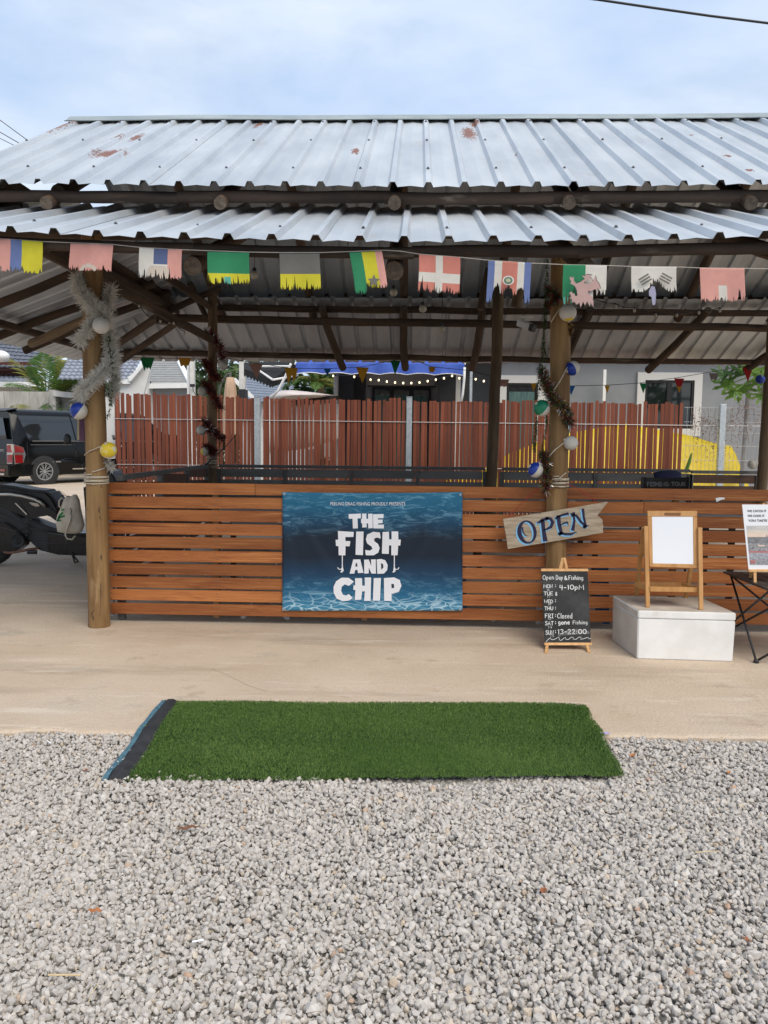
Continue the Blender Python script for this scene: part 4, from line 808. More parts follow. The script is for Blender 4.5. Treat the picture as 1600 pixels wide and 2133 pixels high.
# ------------------------------------------------------------------ artificial turf mat
root = thing('turf_mat', 'dark green artificial grass mat lying across the slab edge onto the gravel', 'mat', ((RUG[0]+RUG[2])/2))
def rugp(u, v, h=0.0):
    """u left to right, v front to back"""
    p = RUG[3].lerp(RUG[2], u).lerp(RUG[0].lerp(RUG[1], u), v)
    wav = .010*mnoise.noise(Vector((u*5, 1, 0)))*(1 if v < .1 else 0)
    y = p.y + (.028*mnoise.noise(Vector((u*4.2, 3.3, 0)))+.008*mnoise.noise(Vector((u*19, 3, 0))))*(1 if v < .5 else .55) - (.03 if u > .93 and v > .9 else 0)*((u-.93)/.07)
    x = p.x+.012*mnoise.noise(Vector((v*5, 8, 0)))*(1 if u > .5 else 0)
    e = slab_edge(x); t = min(1, max(0, (y-(e-.16))/.19)); t = t*t*(3-2*t); z = -.016*(1-t)+.008*t - .010*max(0, 1-v/.05) + .007*mnoise.noise(Vector((x*3, y*4, 1)))*(1-t*.5) + .004*mnoise.noise(Vector((x*9, y*9, 1)))*(1-t)
    return Vector((x, y, z+h))
b = MB(); nu, nv = 60, 26; vs = [rugp(.004+.99*i/nu, .02+.965*j/nv, .004) for i in range(nu+1) for j in range(nv+1)]
b.add(vs, [(i*(nv+1)+j, (i+1)*(nv+1)+j, (i+1)*(nv+1)+j+1, i*(nv+1)+j+1) for i in range(nu) for j in range(nv)])
o = b.build('backing', mat('turf_backing', (.018, .036, .012), (.03, .055, .018), 30, rough=.95), root, smooth=True, weld=False); so = o.modifiers.new('thickness', 'SOLIDIFY'); so.thickness = .003; so.offset = -1
def turf():
    n = 150000; r = RNG; us, vs_ = r.random(n), r.random(n)
    gu, gv = 81, 41; G = np.array([[rugp(i/(gu-1), j/(gv-1), .004)[:] for j in range(gv)] for i in range(gu)])
    iu = np.minimum((us*(gu-1)).astype(int), gu-2); iv = np.minimum((vs_*(gv-1)).astype(int), gv-2); fu = (us*(gu-1)-iu)[:, None]; fv = (vs_*(gv-1)-iv)[:, None]
    p = (G[iu, iv]*(1-fu)+G[iu+1, iv]*fu)*(1-fv)+(G[iu, iv+1]*(1-fu)+G[iu+1, iv+1]*fu)*fv
    a = r.random(n)*6.283; lean = r.uniform(.25, 1.0, n); h = r.uniform(.008, .015, n); 
    mat_lie = np.sin(p[:, 0]*3.3+1)*.25+np.sin(p[:, 0]*1.3+p[:, 1]*4)*.35
    d = np.stack([np.cos(a)*lean+.15, np.sin(a)*lean+mat_lie, np.ones(n)], 1); d /= np.linalg.norm(d, axis=1)[:, None]
    s = np.stack([-np.sin(a), np.cos(a), np.zeros(n)], 1)*.0013
    mid = p+d*(h*.6)[:, None]; tip = p+d*h[:, None]*np.array([1.25, 1.25, .92])
    V = np.stack([p-s, p+s, mid+s*.8, tip, mid-s*.8], 1).reshape(-1, 3)-np.array(root.location)
    Fc = np.arange(n*5).reshape(-1, 5)
    me = bpy.data.meshes.new('turf_blades'); me.vertices.add(n*5); me.vertices.foreach_set('co', V.ravel()); me.loops.add(n*5); me.loops.foreach_set('vertex_index', Fc.ravel()); me.polygons.add(n); me.polygons.foreach_set('loop_start', np.arange(0, n*5, 5)); me.update(calc_edges=True)
    me.shade_flat(); me.materials.append(mat('turf_fibre', (.102, .195, .046), (.145, .245, .066), 1.6, rough=.55, spec=.3, island=[(0, (.55, .6, .5)), (.5, (1, 1, 1)), (.9, (1.35, 1.25, 1.2)), (1, (2.0, 1.6, 1.3))], world=True, transl=.25))
    o = bpy.data.objects.new('turf_blades', me); C.objects.link(o); o.parent = root; stuff(o)
turf()
# turned-up left edge: black hem and blue selvedge
b = MB(); k = 24; ring_ = []
for i in range(k+1):
    v = -.005+1.02*i/k; a_ = rugp(0, max(0, min(1, v)), 0); sc_ = .75+.25*(1-v); z = a_.z
    ring_.append([a_+Vector((.012, 0, .006)), a_+Vector((-.022*sc_, 0, .020)), a_+Vector((-.060*sc_, 0, .018)), a_+Vector((-.085*sc_, 0, .004)), a_+Vector((-.06*sc_, 0, -.004))])
b.add([p for q in ring_ for p in q], [(i*5+j, (i+1)*5+j, (i+1)*5+j+1, i*5+j+1) for i in range(k) for j in range(4)]); b.build('black_hem', mat('hem_rubber', (.018, .019, .022), (.035, .036, .04), 20, rough=.8, bump=.3), root, smooth=True)
b = MB()
for q in range(4):
    b.tube([ring_[i][3]+Vector((-.005*q+.004, 0, .004+.003*math.sin(i*.9+q))) for i in range(k+1)], .0055, 6)
b.build('blue_selvedge', mat('faded_blue_weave', (.04, .11, .15), (.10, .20, .26), 40, rough=.9, bump=.5), root, smooth=True)
# ------------------------------------------------------------------ litter
def leaf(label, px, py, ln, wd_, ang, col, curl=.3, name='dead_leaf', z=-.012):
    c = gz(px, py, z); b = MB(); ca, sa = math.cos(ang), math.sin(ang); k = 6; Lp, Rp, Mp = [], [], []
    for i in range(k+1):
        t = i/k-.5; w_ = wd_*math.sin(math.pi*(i/k*.94+.03)); zz = .006+curl*ln*(t*t)+.004*math.sin(i*2.1)
        for lst, s_ in ((Lp, 1), (Mp, 0), (Rp, -1)): lst.append(c+Vector((ca*t*ln-sa*s_*w_*.5, sa*t*ln+ca*s_*w_*.5, zz+(.25*w_ if s_ else 0))))
    b.add(Lp+Mp+Rp, [(i, i+1, k+2+i, k+1+i) for i in range(k)]+[(k+1+i, k+2+i, 2*k+3+i, 2*k+2+i) for i in range(k)])
    o = b.build(name, mat('leaf_%02d%02d%02d' % tuple(int(x*99) for x in col), col, tuple(x*1.6 for x in col), 60, rough=.8), None, weld=False); sm = o.modifiers.new('thickness', 'SOLIDIFY'); sm.thickness = .0006
    return tag(o, label, 'litter' if name != 'dead_leaf' else 'leaf', 'leaves and scraps on the gravel')
leaf('curled dark brown leaf on the gravel in front of the mat, left of centre', 392, 1730, .085, .024, .35, (.12, .055, .03))
leaf('orange brown leaf fragment on the gravel near the lower left', 198, 1903, .045, .022, .1, (.30, .12, .05))
leaf('orange brown curled leaf on the gravel right of the mat', 1318, 1577, .06, .02, .9, (.28, .12, .045))
leaf('small brown leaf standing on the gravel at right centre', 1132, 1860, .04, .02, 1.2, (.22, .08, .035))
leaf('reddish leaf chip on the gravel left of the mat corner', 178, 1608, .035, .014, .5, (.2, .07, .03))
leaf('small orange leaf chip on the gravel at the far right', 1518, 1612, .03, .014, 1.0, (.42, .17, .06))
leaf('reddish brown leaf chip on the gravel near the right frame edge', 1555, 1962, .03, .014, 2.2, (.2, .08, .04))
leaf('small green leaf poking out beside the blue hem of the mat', 303, 1520, .05, .035, .4, (.10, .20, .04), z=.005)
leaf('purple paper scrap tucked under the right edge of the mat', 1262, 1531, .05, .016, 0, (.30, .28, .62), .02, 'paper_scrap', .0)
def stick(label, pts, r, col):
    b = MB(); b.tube([gz(x, y, -.005) for x, y in pts], r, 6); o = b.build('twig', mat('stick_%02d' % int(col[0]*99), col, tuple(x*1.3 for x in col), 30, rough=.85), None); tag(o, label, 'stick', 'sticks lying on the gravel')
stick('straight pale bamboo stick on the gravel at the lower left', [(100, 2031), (168, 2031)], .0026, (.55, .42, .25)); stick('thin curved straw on the gravel just right of the bamboo stick', [(205, 2050), (190, 2070), (184, 2090)], .0014, (.45, .36, .22))
stick('pale dry straw on the gravel at the right', [(1448, 1776), (1470, 1774), (1496, 1773)], .002, (.5, .4, .25)); stick('short white plastic straw on the gravel at the left edge', [(98, 1543), (106, 1548)], .003, (.75, .75, .74)); stick('white stick fragment on the gravel at the lower left centre', [(400, 1962), (424, 1958)], .0025, (.75, .74, .72))
# ------------------------------------------------------------------ flags on a string under the front eave
FLY = 4.775
root = thing('flag_bunting', 'string of faded tattered national flags under the front eave', 'bunting', at(800, 524, FLY))
STR = [(-60, 493), (0, 497), (88, 503), (235, 509), (290, 515), (378, 520), (433, 522), (520, 525), (583, 526), (667, 526), (727, 524), (800, 521), (835, 523), (872, 529), (960, 536), (1017, 542), (1106, 548), (1172, 551), (1263, 553), (1315, 555), (1410, 556), (1458, 558), (1552, 559), (1700, 562)]
b = MB(); b.tube([at(x, y, FLY) for x, y in STR], .0022, 5); b.build('string', mat('flag_string', (.5, .46, .4), rough=.9), root)
def fm(n_, c): return mat('flag_'+n_, c, tuple(x*1.08 for x in c), 25, rough=.9, transl=.18)
PINK, RED, WHT, YEL, GRN, GRY, NAVY, TEAL, BLU = fm('pink', (.66, .33, .28)), fm('salmon', (.60, .22, .17)), fm('white', (.66, .63, .57)), fm('yellow', (.62, .56, .04)), fm('green', (.035, .24, .11)), fm('grey', (.16, .155, .14)), fm('navy', (.10, .13, .25)), fm('teal', (.12, .42, .32)), fm('blue', (.14, .19, .38))
PALE = fm('cream', (.58, .50, .42))
def flag(px0, px1, yt0, yt1, hgt, mats, fn, jag, seed, lean=0.0, prof=None):
    """cloth with a torn lower edge; fn(u, v) picks the dye; heights in photo pixels"""
    r = random.Random(seed); nu, nv = 64, 20; b = MB(); Ls = []
    ph = r.random()*9; deep = [(r.random(), r.uniform(.012, .03), r.uniform(.5, 1.0)) for _ in range(r.choice((3, 4, 5)))]
    for i in range(nu+1):
        u = i/nu; base = (prof(u) if prof else 1.0)*hgt; wv = .5+.5*mnoise.noise(Vector((u*4+ph, 0, 0)))
        d = jag*(.45*wv+.75*r.random()**2.5+.10*(i % 2)); d += sum(jag*k_*max(0, 1-abs(u-c_)/w_) for c_, w_, k_ in deep); Ls.append(base*(1.04-d))
    hm = max(Ls); P = []
    for i in range(nu+1):
        u = i/nu; x0 = px0+(px1-px0)*u; y0 = yt0+(yt1-yt0)*u
        for j in range(nv+1):
            d = min(hm*j/nv, Ls[i]); v = d/hgt; P.append(at(x0+lean*v+1.2*math.sin(v*3+seed), y0+d, FLY-.004-.010*math.sin(u*7+seed+v*2)*v-.012*v*math.sin(u*3+seed*2)))
    for i in range(nu):
        for j in range(nv):
            if hm*j/nv >= max(Ls[i], Ls[i+1])-.2: continue
            b.add([P[i*(nv+1)+j], P[(i+1)*(nv+1)+j], P[(i+1)*(nv+1)+j+1], P[i*(nv+1)+j+1]], [(0, 1, 2, 3)], fn((i+.5)/nu, hm*(j+.5)/nv/hgt))
    o = b.build('flag', mats, root, smooth=True); so = o.modifiers.new('thickness', 'SOLIDIFY'); so.thickness = .0008
    return o
def stripes(*st): return lambda u, v: next(m for e, m in st if u < e)
flag(-28, 88, 495, 503, 70, [PINK, BLU, YEL], stripes((.42, 0), (.62, 1), (9, 2)), .25, 1)
flag(146, 235, 507, 510, 58, [PINK, PALE], lambda u, v: 1 if .26 < u < .66 and math.hypot((u-.46)*1.5, v-1.05) < .34 and math.hypot((u-.46)*1.5, v-1.05) > .2 else 0, .22, 2, -2)
flag(290, 379, 516, 520, 66, [WHT, NAVY, PINK, PALE], lambda u, v: 3 if math.hypot((u-.46)*1.2, (v-.78)) < .32 and v > .55 else (0 if u < .34 else ((1 if v < .5 else 0) if u < .67 else 2)), .3, 3)
flag(433, 520, 524, 526, 70, [GRN, YEL, TEAL], lambda u, v: 0 if v < .62 else (2 if abs(u-.47) < .08 and v > .72 else 1), .3, 4)
flag(583, 667, 528, 528, 78, [GRY, YEL], lambda u, v: 0 if v < .53 else 1, .24, 5)
flag(728, 796, 526, 523, 86, [GRN, YEL, PINK], stripes((.38, 0), (.78, 1), (9, 2)), .22, 6, 12, lambda u: 1.05 if u < .36 else .9)
b = MB(); st = []
for i in range(10): a_ = -math.pi/2+i*math.pi/5; rr = 14 if i % 2 == 0 else 6; st.append((779+rr*math.cos(a_), 585+rr*math.sin(a_)))
b.add([at(x, y, FLY-.03) for x, y in st], [tuple(range(10))]); b.build('star', GRY, root, weld=False)
flag(872, 958, 530, 536, 82, [RED, WHT], lambda u, v: 1 if (.40 < u < .58 or .44 < v < .66) else 0, .36, 7, -1)
flag(1016, 1106, 543, 547, 90, [BLU, WHT, RED], stripes((.16, 0), (.33, 1), (.68, 2), (.84, 1), (9, 0)), .25, 8, -2, lambda u: 1.0 if (u < .15 or u > .86) else .72+.1*math.sin(u*22))
b = MB(); c0 = (1059, 584)
for rx_, off, mi in ((12, .032, 0), (9, .0335, 1), (5, .035, 2)): b.add([at(c0[0]+rx_*math.cos(t*.393), c0[1]+rx_*.82*math.sin(t*.393), FLY-off) for t in range(16)], [tuple(range(16))], mi)
b.build('crest', [WHT, fm('crest_green', (.12, .22, .16)), fm('crest_sand', (.5, .48, .32))], root, weld=False)
flag(1173, 1264, 551, 553, 88, [GRN, WHT, TEAL], lambda u, v: (2 if v > .8 else 0) if u < .52 else 1, .42, 9, 0, lambda u: 1 if u < .7 else .78)
DR = [(1186.6, 579.7), (1189.6, 576.0), (1191.6, 579.3), (1195.0, 576.6), (1195.7, 584.7), (1200.1, 590.8), (1208.5, 588.1), (1218.6, 580.7), (1212.5, 573.9), (1218.6, 575.3), (1221.3, 571.9), (1227.4, 572.6), (1233.5, 573.3), (1228.7, 577.3), (1232.8, 580.7), (1224.0, 582.7), (1215.9, 588.8), (1222.0, 592.2), (1232.8, 588.1), (1231.4, 581.4), (1236.2, 585.4), (1240.2, 573.9), (1242.2, 584.1), (1247.6, 591.5), (1251.0, 601.6), (1243.9, 600.3), (1244.9, 605.0), (1238.2, 602.3), (1232.1, 607.0), (1226.0, 605.0), (1224.7, 610.4), (1232.8, 617.1), (1236.2, 627.9), (1235.5, 640.1), (1231.4, 628.6), (1228.1, 637.4), (1223.3, 627.3), (1218.6, 635.4), (1214.6, 627.9), (1209.8, 640.1), (1207.1, 630.0), (1201.7, 634.0), (1196.3, 627.9), (1192.3, 630.6), (1191.6, 622.5), (1186.9, 621.2), (1190.3, 617.1), (1186.2, 609.7), (1190.9, 607.0), (1193.6, 612.4), (1196.3, 609.7), (1198.4, 616.5), (1203.1, 615.8), (1201.7, 605.0), (1198.4, 596.9), (1193.6, 592.8), (1188.2, 590.8), (1190.3, 586.8)]
cxm = sum(p[0] for p in DR)/len(DR); cym = sum(p[1] for p in DR)/len(DR)
poly_part('dragon_outline', [[(cxm+(x-cxm)*1.05, cym+(y-cym)*1.06) for x, y in DR]], lambda x, y: at(x, y, FLY-.030), GRY, root); poly_part('dragon', [DR], lambda x, y: at(x, y, FLY-.032), fm('dragon', (.52, .34, .31)), root)
flag(1316, 1410, 555, 556, 62, [WHT], lambda u, v: 0, .3, 10, 0, lambda u: .92-.38*math.exp(-((u-.55)/.17)**2))
b = MB()
for cx, cy, a_ in ((1344, 582, -.55), (1387, 580, .5)):
    for k in (-1, 0, 1):
        ca, sa = math.cos(a_), math.sin(a_); ox, oy = -sa*k*6, ca*k*6
        for s0_, s1_ in (((-11, 11),) if (cx < 1360 or k != 0) else ((-11, -1.5), (1.5, 11))): ribbon(b, [(cx+ox+ca*s0_, cy+oy+sa*s0_), (cx+ox+ca*s1_, cy+oy+sa*s1_)], 3.6, lambda x, y: at(x, y, FLY-.03))
stuff(b.build('trigrams', GRY, root, weld=False))
b = MB(); q = [(1352, 606), (1357, 596), (1364, 597), (1367, 612), (1365, 634), (1360, 636), (1357, 618), (1352, 616)]; b.add([at(x, y, FLY-.02) for x, y in q], [tuple(range(8))]); b.build('torn_strip', fm('strip', (.36, .36, .48)), root, weld=False)
flag(1459, 1552, 558, 559, 72, [PINK, WHT], lambda u, v: 1 if (.40 < u < .60 and v > .50) else 0, .26, 11)

# ------------------------------------------------------------------ floats on the posts
M_FW = mat('float_white', (.52, .49, .43), (.62, .59, .53), 8, rough=.55, spots=[(14, .66, .06, (.42, .37, .28))])
FC = {'blue': mat('float_blue', (.01, .035, .26), (.015, .05, .34), 8, rough=.35, spots=[(22, .68, .03, (.55, .56, .6))]), 'yellow': mat('float_yellow', (.66, .47, .02), (.74, .56, .04), 8, rough=.45, spots=[(16, .50, .08, (.66, .62, .45))]), 'green': mat('float_green', (.01, .17, .085), (.015, .22, .11), 8, rough=.35), 'grey': mat('float_grey', (.30, .29, .26), (.38, .37, .33), 8, rough=.6)}
def float_(label, px, py, rpx, Y, col=None, axis=(0, 0, 1), cut=0.0):
    c = at(px, py, Y); r = rpx*Y/F; root = thing('fishing_float', label, 'float', c-Vector((0, 0, r)), 'fishing floats tied to the posts'); ax = Vector(axis).normalized()
    b = MB(); b.ball((0, 0, 0), r, nu=22, nv=14, fn=(lambda d: 1 if d.z > cut else 0) if col else None); q = ax.to_track_quat('Z', 'Y')
    b.v = [q @ v + c for v in b.v]; b.build('ball', [M_FW, FC[col]] if col else [M_FW], root, smooth=True)
    b = MB(); b.lathe(c+ax*r*.98, ax, [(-.004, r*.22), (r*.12, r*.2), (r*.16, r*.1), (r*.05, r*.08)], 10); b.build('eye', M_ROPE, root, smooth=True)
float_('plain white round float on white tinsel near the top of the left post', 211, 678, 17.5, 5.63, None, (-.5, .3, .8))
float_('blue and white float on the left side of the left front post', 164, 856, 18, 5.72, 'blue', (-.75, -.35, .6), .05); float_('yellow and white float on the right side of the left front post', 226, 938, 17.5, 5.70, 'yellow', (-.1, -.55, .8), -.35)
float_('white float with yellow underside below the dragon flag on the right post', 1183, 651, 17.5, 5.76, 'yellow', (.15, -.1, -1), .72); float_('white and dark blue float on the right side of the right front post', 1193, 767, 15, 5.86, 'blue', (-.8, -.35, -.45), .28)
float_('green and white float on the left side of the right front post', 1129, 850, 17, 5.80, 'green', (-.75, -.4, .55), .05); float_('plain whitish float on the right side of the right front post', 1189, 923, 15, 5.84, None, (-.8, 0, .4)); float_('blue and white float low on the left of the right post beside tinsel', 1116, 979, 16, 5.80, 'blue', (-.8, -.25, .5), .2)
float_('grey white float high on the back left post', 464, 760, 10.5, 10.42, 'grey', (.6, 0, .7), .4); float_('grey white float second from top on the back left post', 422, 815, 10.5, 10.48, 'grey', (.6, 0, .7), .6)
float_('grey white float third from top on the back left post', 420, 896, 10.5, 10.48, 'grey', (.3, 0, -.9), .6); float_('small yellow and white float lowest on the back left post', 427, 940, 9, 10.46, 'yellow', (-.8, -.2, 0), .45)
float_('grey float tied to the back right post', 1568, 967, 10, 10.5, 'grey', (.8, 0, .3), .2); float_('dark blue float high on the back right post', 1584, 790, 9.5, 10.45, 'blue', (0, -.6, .5), -.9)
# ------------------------------------------------------------------ tinsel and leaf garlands
M_TW = mat('white_tinsel', (.66, .63, .56), (.78, .76, .70), 30, rough=.6, transl=.2)
TM = [mat('tinsel_gold', (.34, .20, .04), rough=.3, metal=.7), mat('tinsel_green', (.03, .12, .04), rough=.35, metal=.4), mat('tinsel_red', (.25, .015, .02), rough=.35, metal=.5), mat('tinsel_dark', (.05, .03, .025), rough=.5), mat('tinsel_silver', (.6, .6, .6), rough=.25, metal=.9)]
def P3(l): return [at(x, y, (5.81 if x < 600 else 5.88)+d) for x, y, d in l]
root = thing('white_garland', 'shaggy white tinsel garland wound round the left front post', 'garland', at(200, 830, 5.9))
tinsel('tinsel', [M_TW], root, P3([(163, 578, .0), (166, 605, -.08), (185, 632, -.13), (205, 650, -.13), (226, 668, -.06)]), 3000, .074, 0.0055, seed=1)
tinsel('tinsel', [M_TW], root, P3([(232, 600, .06), (224, 640, 0), (180, 690, -.13), (164, 715, -.06)]), 2300, .068, 0.0055, seed=2)
tinsel('tinsel', [M_TW], root, P3([(228, 690, 0), (234, 735, .02), (226, 765, -.06), (200, 788, -.13), (172, 815, -.12), (166, 830, -.05)]), 3800, .070, 0.0055, seed=3); tinsel('tinsel', [M_TW], root, P3([(238, 740, .04), (240, 800, .06), (234, 830, .06)]), 1300, .062, 0.0055, seed=4); tinsel('tinsel', [M_TW], root, P3([(222, 962, .0), (232, 975, .03)]), 500, .045, 0.0055, seed=5)
M_VINE = mat('plastic_vine', (.025, .05, .012), (.06, .10, .03), 20, rough=.5, island=True, rnd=.35)
def vine(label, strands, n, seed):
    root = thing('leaf_garland', label, 'garland', at(*strands[0][-1][:2], 5.9), 'plastic leaf garlands'); r = random.Random(seed)
    for st in strands:
        pts = P3(st); b = MB(); b.tube(pts, .0015, 4); b.build('stem', M_VINE, root); b = MB()
        for i in range(n):
            t = r.random()*(len(pts)-1); k = min(int(t), len(pts)-2); p = pts[k].lerp(pts[k+1], t-k); a_ = r.random()*6.28; d = Vector((math.cos(a_)*.8, math.sin(a_)*.6, r.uniform(-.9, .3))).normalized(); l = r.uniform(.018, .036); s_ = d.cross(Vector((0, 0, 1))).normalized()*.004
            b.add((p, p+d*l*.5+s_, p+d*l, p+d*l*.5-s_), ((0, 1, 2, 3),))
        stuff(b.build('leaves', M_VINE, root, weld=False))
vine('thin green leaf garland hanging down the right side of the left post', [[(226, 690, -.08), (230, 740, -.06), (226, 800, -.05), (229, 850, -.04), (222, 872, -.04)], [(222, 700, -.08), (234, 760, -.06), (232, 830, -.05), (230, 845, -.04)]], 190, 3)
vine('dark leaf garland trailing down the left side of the right front post', [[(1145, 520, 0), (1138, 560, -.04), (1136, 620, -.05), (1132, 700, -.05), (1128, 790, -.06), (1120, 830, -.06)], [(1140, 540, 0), (1142, 640, -.05), (1130, 720, -.05), (1124, 780, -.06), (1114, 835, -.06)], [(1136, 850, -.06), (1140, 880, -.06), (1130, 930, -.06), (1124, 952, -.06)], [(1118, 868, -.06), (1116, 905, -.06), (1112, 940, -.06)], [(1138, 600, -.04), (1134, 680, -.05), (1136, 750, -.06)]], 260, 4)
root = thing('colour_garland', 'gold red and green foil tinsel wound round the right front post', 'garland', at(1150, 1020, 5.9))
tinsel('tinsel', TM, root, P3([(1130, 772, -.05), (1138, 800, -.08), (1148, 826, -.11), (1166, 842, -.12), (1182, 862, -.08), (1186, 885, -.02)]), 2300, .055, .007, seed=6); tinsel('tinsel', TM, root, P3([(1134, 945, -.04), (1136, 970, -.08), (1140, 995, -.1), (1136, 1022, -.1)]), 1500, .052, .007, seed=7)
tinsel('tinsel', TM[1:4], root, P3([(1140, 600, -.05), (1155, 612, -.1), (1165, 618, -.1), (1136, 640, -.05)]), 700, .045, .006, seed=8); tinsel('tinsel', [TM[0], TM[3]], root, P3([(1186, 672, -.02), (1188, 700, 0)]), 200, .035, .006, seed=9)
root = thing('red_garland', 'dull red tinsel garland spiralling down the back left post', 'garland', at(441, 950, 10.6))
TR = [mat('tinsel_maroon', (.12, .025, .018), (.2, .05, .035), 20, rough=.5), TM[3], TM[2], mat('tinsel_rust', (.16, .05, .03), rough=.5)]
for k, l in enumerate(([(428, 690), (445, 702), (460, 722), (464, 752)], [(426, 750), (440, 775), (458, 792)], [(424, 796), (442, 815), (460, 850)], [(424, 875), (440, 895), (464, 915)], [(428, 930), (440, 938), (446, 944)])): tinsel('tinsel', TR+([TM[4]] if k in (0, 3) else []), root, [at(x, y, 10.48) for x, y in l], 650, .085, .011, seed=20+k)
# ------------------------------------------------------------------ globe bulbs and light strings inside
M_BULB = mat('frosted_bulb', (.50, .45, .36), rough=.3)
def bulb(label, px, py, rpx, Y, drop=None, group='globe bulbs hanging in the pavilion'):
    c = at(px, py, Y); r = rpx*Y/F; root = thing('globe_bulb', label, 'bulb', c-Vector((0, 0, r)), group)
    b = MB(); b.ball(c, r, nu=14, nv=10); b.build('glass', M_BULB, root, smooth=True); b = MB(); b.lathe(c+Vector((0, 0, r*.9)), (0, 0, 1), [(0, r*.5), (r*.8, r*.5), (r*.9, r*.2), (r*.9, 0)], 10); b.build('socket', M_BLACK, root)
    b = MB(); b.tube([c+Vector((0, 0, r*1.7)), c+Vector((.01, 0, r*1.7+(drop or .3)))], .003, 5); b.build('flex', M_BLACK, root)
bulb('globe bulb between the green flag and the grey flag', 530, 573, 8.5, 8.0); bulb('globe bulb below the green yellow and pink star flag', 820, 609, 8, 8.0); bulb('globe bulb below and left of the cross flag', 881, 643, 8, 8.0); bulb('pale globe bulb lowest of the row in the middle', 920, 686, 7, 9.0, .5); bulb('globe bulb half hidden beside the star flag', 724, 534, 7, 7.4, .2)
def festoon(label, pts, Y, rpx, lit, cat='string lights', group=None, n=None):
    root = thing('string_lights', label, cat, at(*pts[0], Y), group); P = [at(x, y, Y) for x, y in pts]; sm = []
    for i in range(len(P)-1):
        for t in range(5): f = t/5; q = P[i].lerp(P[i+1], f); q.z -= .02*math.sin(math.pi*f); sm.append(q)
    b = MB(); b.tube(sm+[P[-1]], .004, 4); b.build('cable', M_BLACK, root)
    m = mat('lit_bulb', (1, .85, .6), emit=((1, .78, .45), 1.7)) if lit else M_BULB
    for p in P:
        r = rpx*Y/F; b = MB(); b.ball(p-Vector((0, 0, r*2.0)), r, nu=8, nv=6, sc=(1, 1, 1.3)); b.build('bulb', m, root, smooth=True); b = MB(); b.tube([p, p-Vector((0, 0, r*1.0))], r*.5, 6); b.build('socket', M_BLACK, root)
festoon('string of small unlit bulbs looped below the white trigram flag', [(1230, 618), (1282, 632), (1322, 640), (1366, 650), (1410, 650), (1456, 644), (1500, 640)], 8.6, 3.2, False)
festoon('string of tiny unlit bulbs along the left side beam', [(255, 612), (272, 622), (290, 632), (306, 655), (334, 664), (362, 668), (384, 690)], 8.2, 2.6, False)
# security camera on the pole by the right post
root = thing('security_camera', 'small white security camera on the inside pole left of the right post', 'camera', at(1095, 680, 9.8)); b = MB(); b.bar(at(1082, 672, 9.8), at(1108, 682, 9.6), .09, .08); b.build('housing', M_WHITE, root, bevel=.012); b = MB(); b.bar(at(1106, 681, 9.6), at(1113, 684, 9.55), .075, .085); b.build('lens', M_BLACK, root, bevel=.01); b = MB(); b.tube([at(1085, 660, 9.9), at(1112, 660, 9.9)], .012, 6); b.build('bracket', M_WHITE, root)

# ------------------------------------------------------------------ pennants along the back eave
root = thing('pennant_bunting', 'line of coloured triangular pennants hung across the back of the pavilion', 'bunting', at(800, 765, 12.2))
def pc(n_, c): return mat('pennant_'+n_, c, rough=.85, transl=.2)
PCO = {'g': pc('green', (.01, .16, .05)), 'o': pc('ochre', (.50, .25, .02)), 'p': pc('faded', (.34, .19, .15)), 'b': pc('blue', (.02, .13, .34)), 'r': pc('red', (.30, .012, .015)), 'w': pc('dim', (.2, .17, .15))}
lines = [[(232, 744), (307, 745), (384, 747), (450, 750)], [(470, 745), (530, 756), (607, 767), (682, 768), (755, 764), (825, 750), (845, 745)], [(858, 748), (900, 764), (980, 772), (1040, 788)], [(1172, 804), (1270, 802), (1330, 798), (1415, 786), (1520, 768), (1560, 762)]]
for ln in lines: b = MB(); b.tube([at(x, y, 12.2) for x, y in ln], .004, 4); b.build('cord', M_BLACK, root)
def pennant(xc, yt, w, h, c, torn=0, tip=None, c2=None):
    r = random.Random(int(xc)); b = MB(); L_, R_ = (xc-w/2, yt), (xc+w/2, yt+.5)
    if torn == 1: pts = [L_, R_, (xc+w*.22, yt+h), (xc+w*.1, yt+h*.8), (xc, yt+h*.95), (xc-w*.1, yt+h*.78), (xc-w*.2, yt+h*1.15)]
    elif torn == 2: pts = [L_, R_, (xc+w*.2, yt+h), (xc+.04*w, yt+h*.45), (xc-w*.22, yt+h*1.05)]
    elif torn == 3: pts = [L_, R_, (xc+w*.32, yt+h*.7), (xc+w*.1, yt+h*.8), (xc-w*.1, yt+h*.72), (xc-w*.3, yt+h*.85)]
    else: pts = [L_, R_, (xc+(tip or 0), yt+h)]
    P = [at(x, y, 12.18-.012*math.sin(i*2+xc)) for i, (x, y) in enumerate(pts)]; b.add(P, [tuple(range(len(P)))], 0)
    if c2:
        k = .55; q = [(L_[0]+(xc-L_[0])*k, yt+h*k), (R_[0]+(xc-R_[0])*k, yt+h*k), (xc, yt+h)]; b.add([at(x, y, 12.16) for x, y in q], [(0, 1, 2)], 1)
    b.build('pennant', [PCO[c], PCO[c2 or c]], root, weld=False)
for a in ((307, 745, 30, 25, 'g', 1), (385, 745, 27, 22, 'o', 3), (533, 757, 30, 32, 'p', 0, 2), (607, 766, 28, 32, 'o', 2), (682, 768, 15, 15, 'b', 0), (755, 765, 27, 33, 'o', 0), (824, 751, 21, 30, 'g', 0, -1), (900, 764, 15, 15, 'o', 3), (1190, 803, 17, 20, 'b', 0, 0), (1265, 803, 11, 17, 'o', 0), (1340, 798, 15, 22, 'g', 0), (1415, 788, 21, 31, 'r', 0, 0, 'o'), (1487, 777, 20, 18, 'w', 3), (1558, 766, 21, 30, 'r', 0), (1048, 790, 26, 20, 'p', 3), (1112, 798, 12, 18, 'o', 0)): pennant(*a)
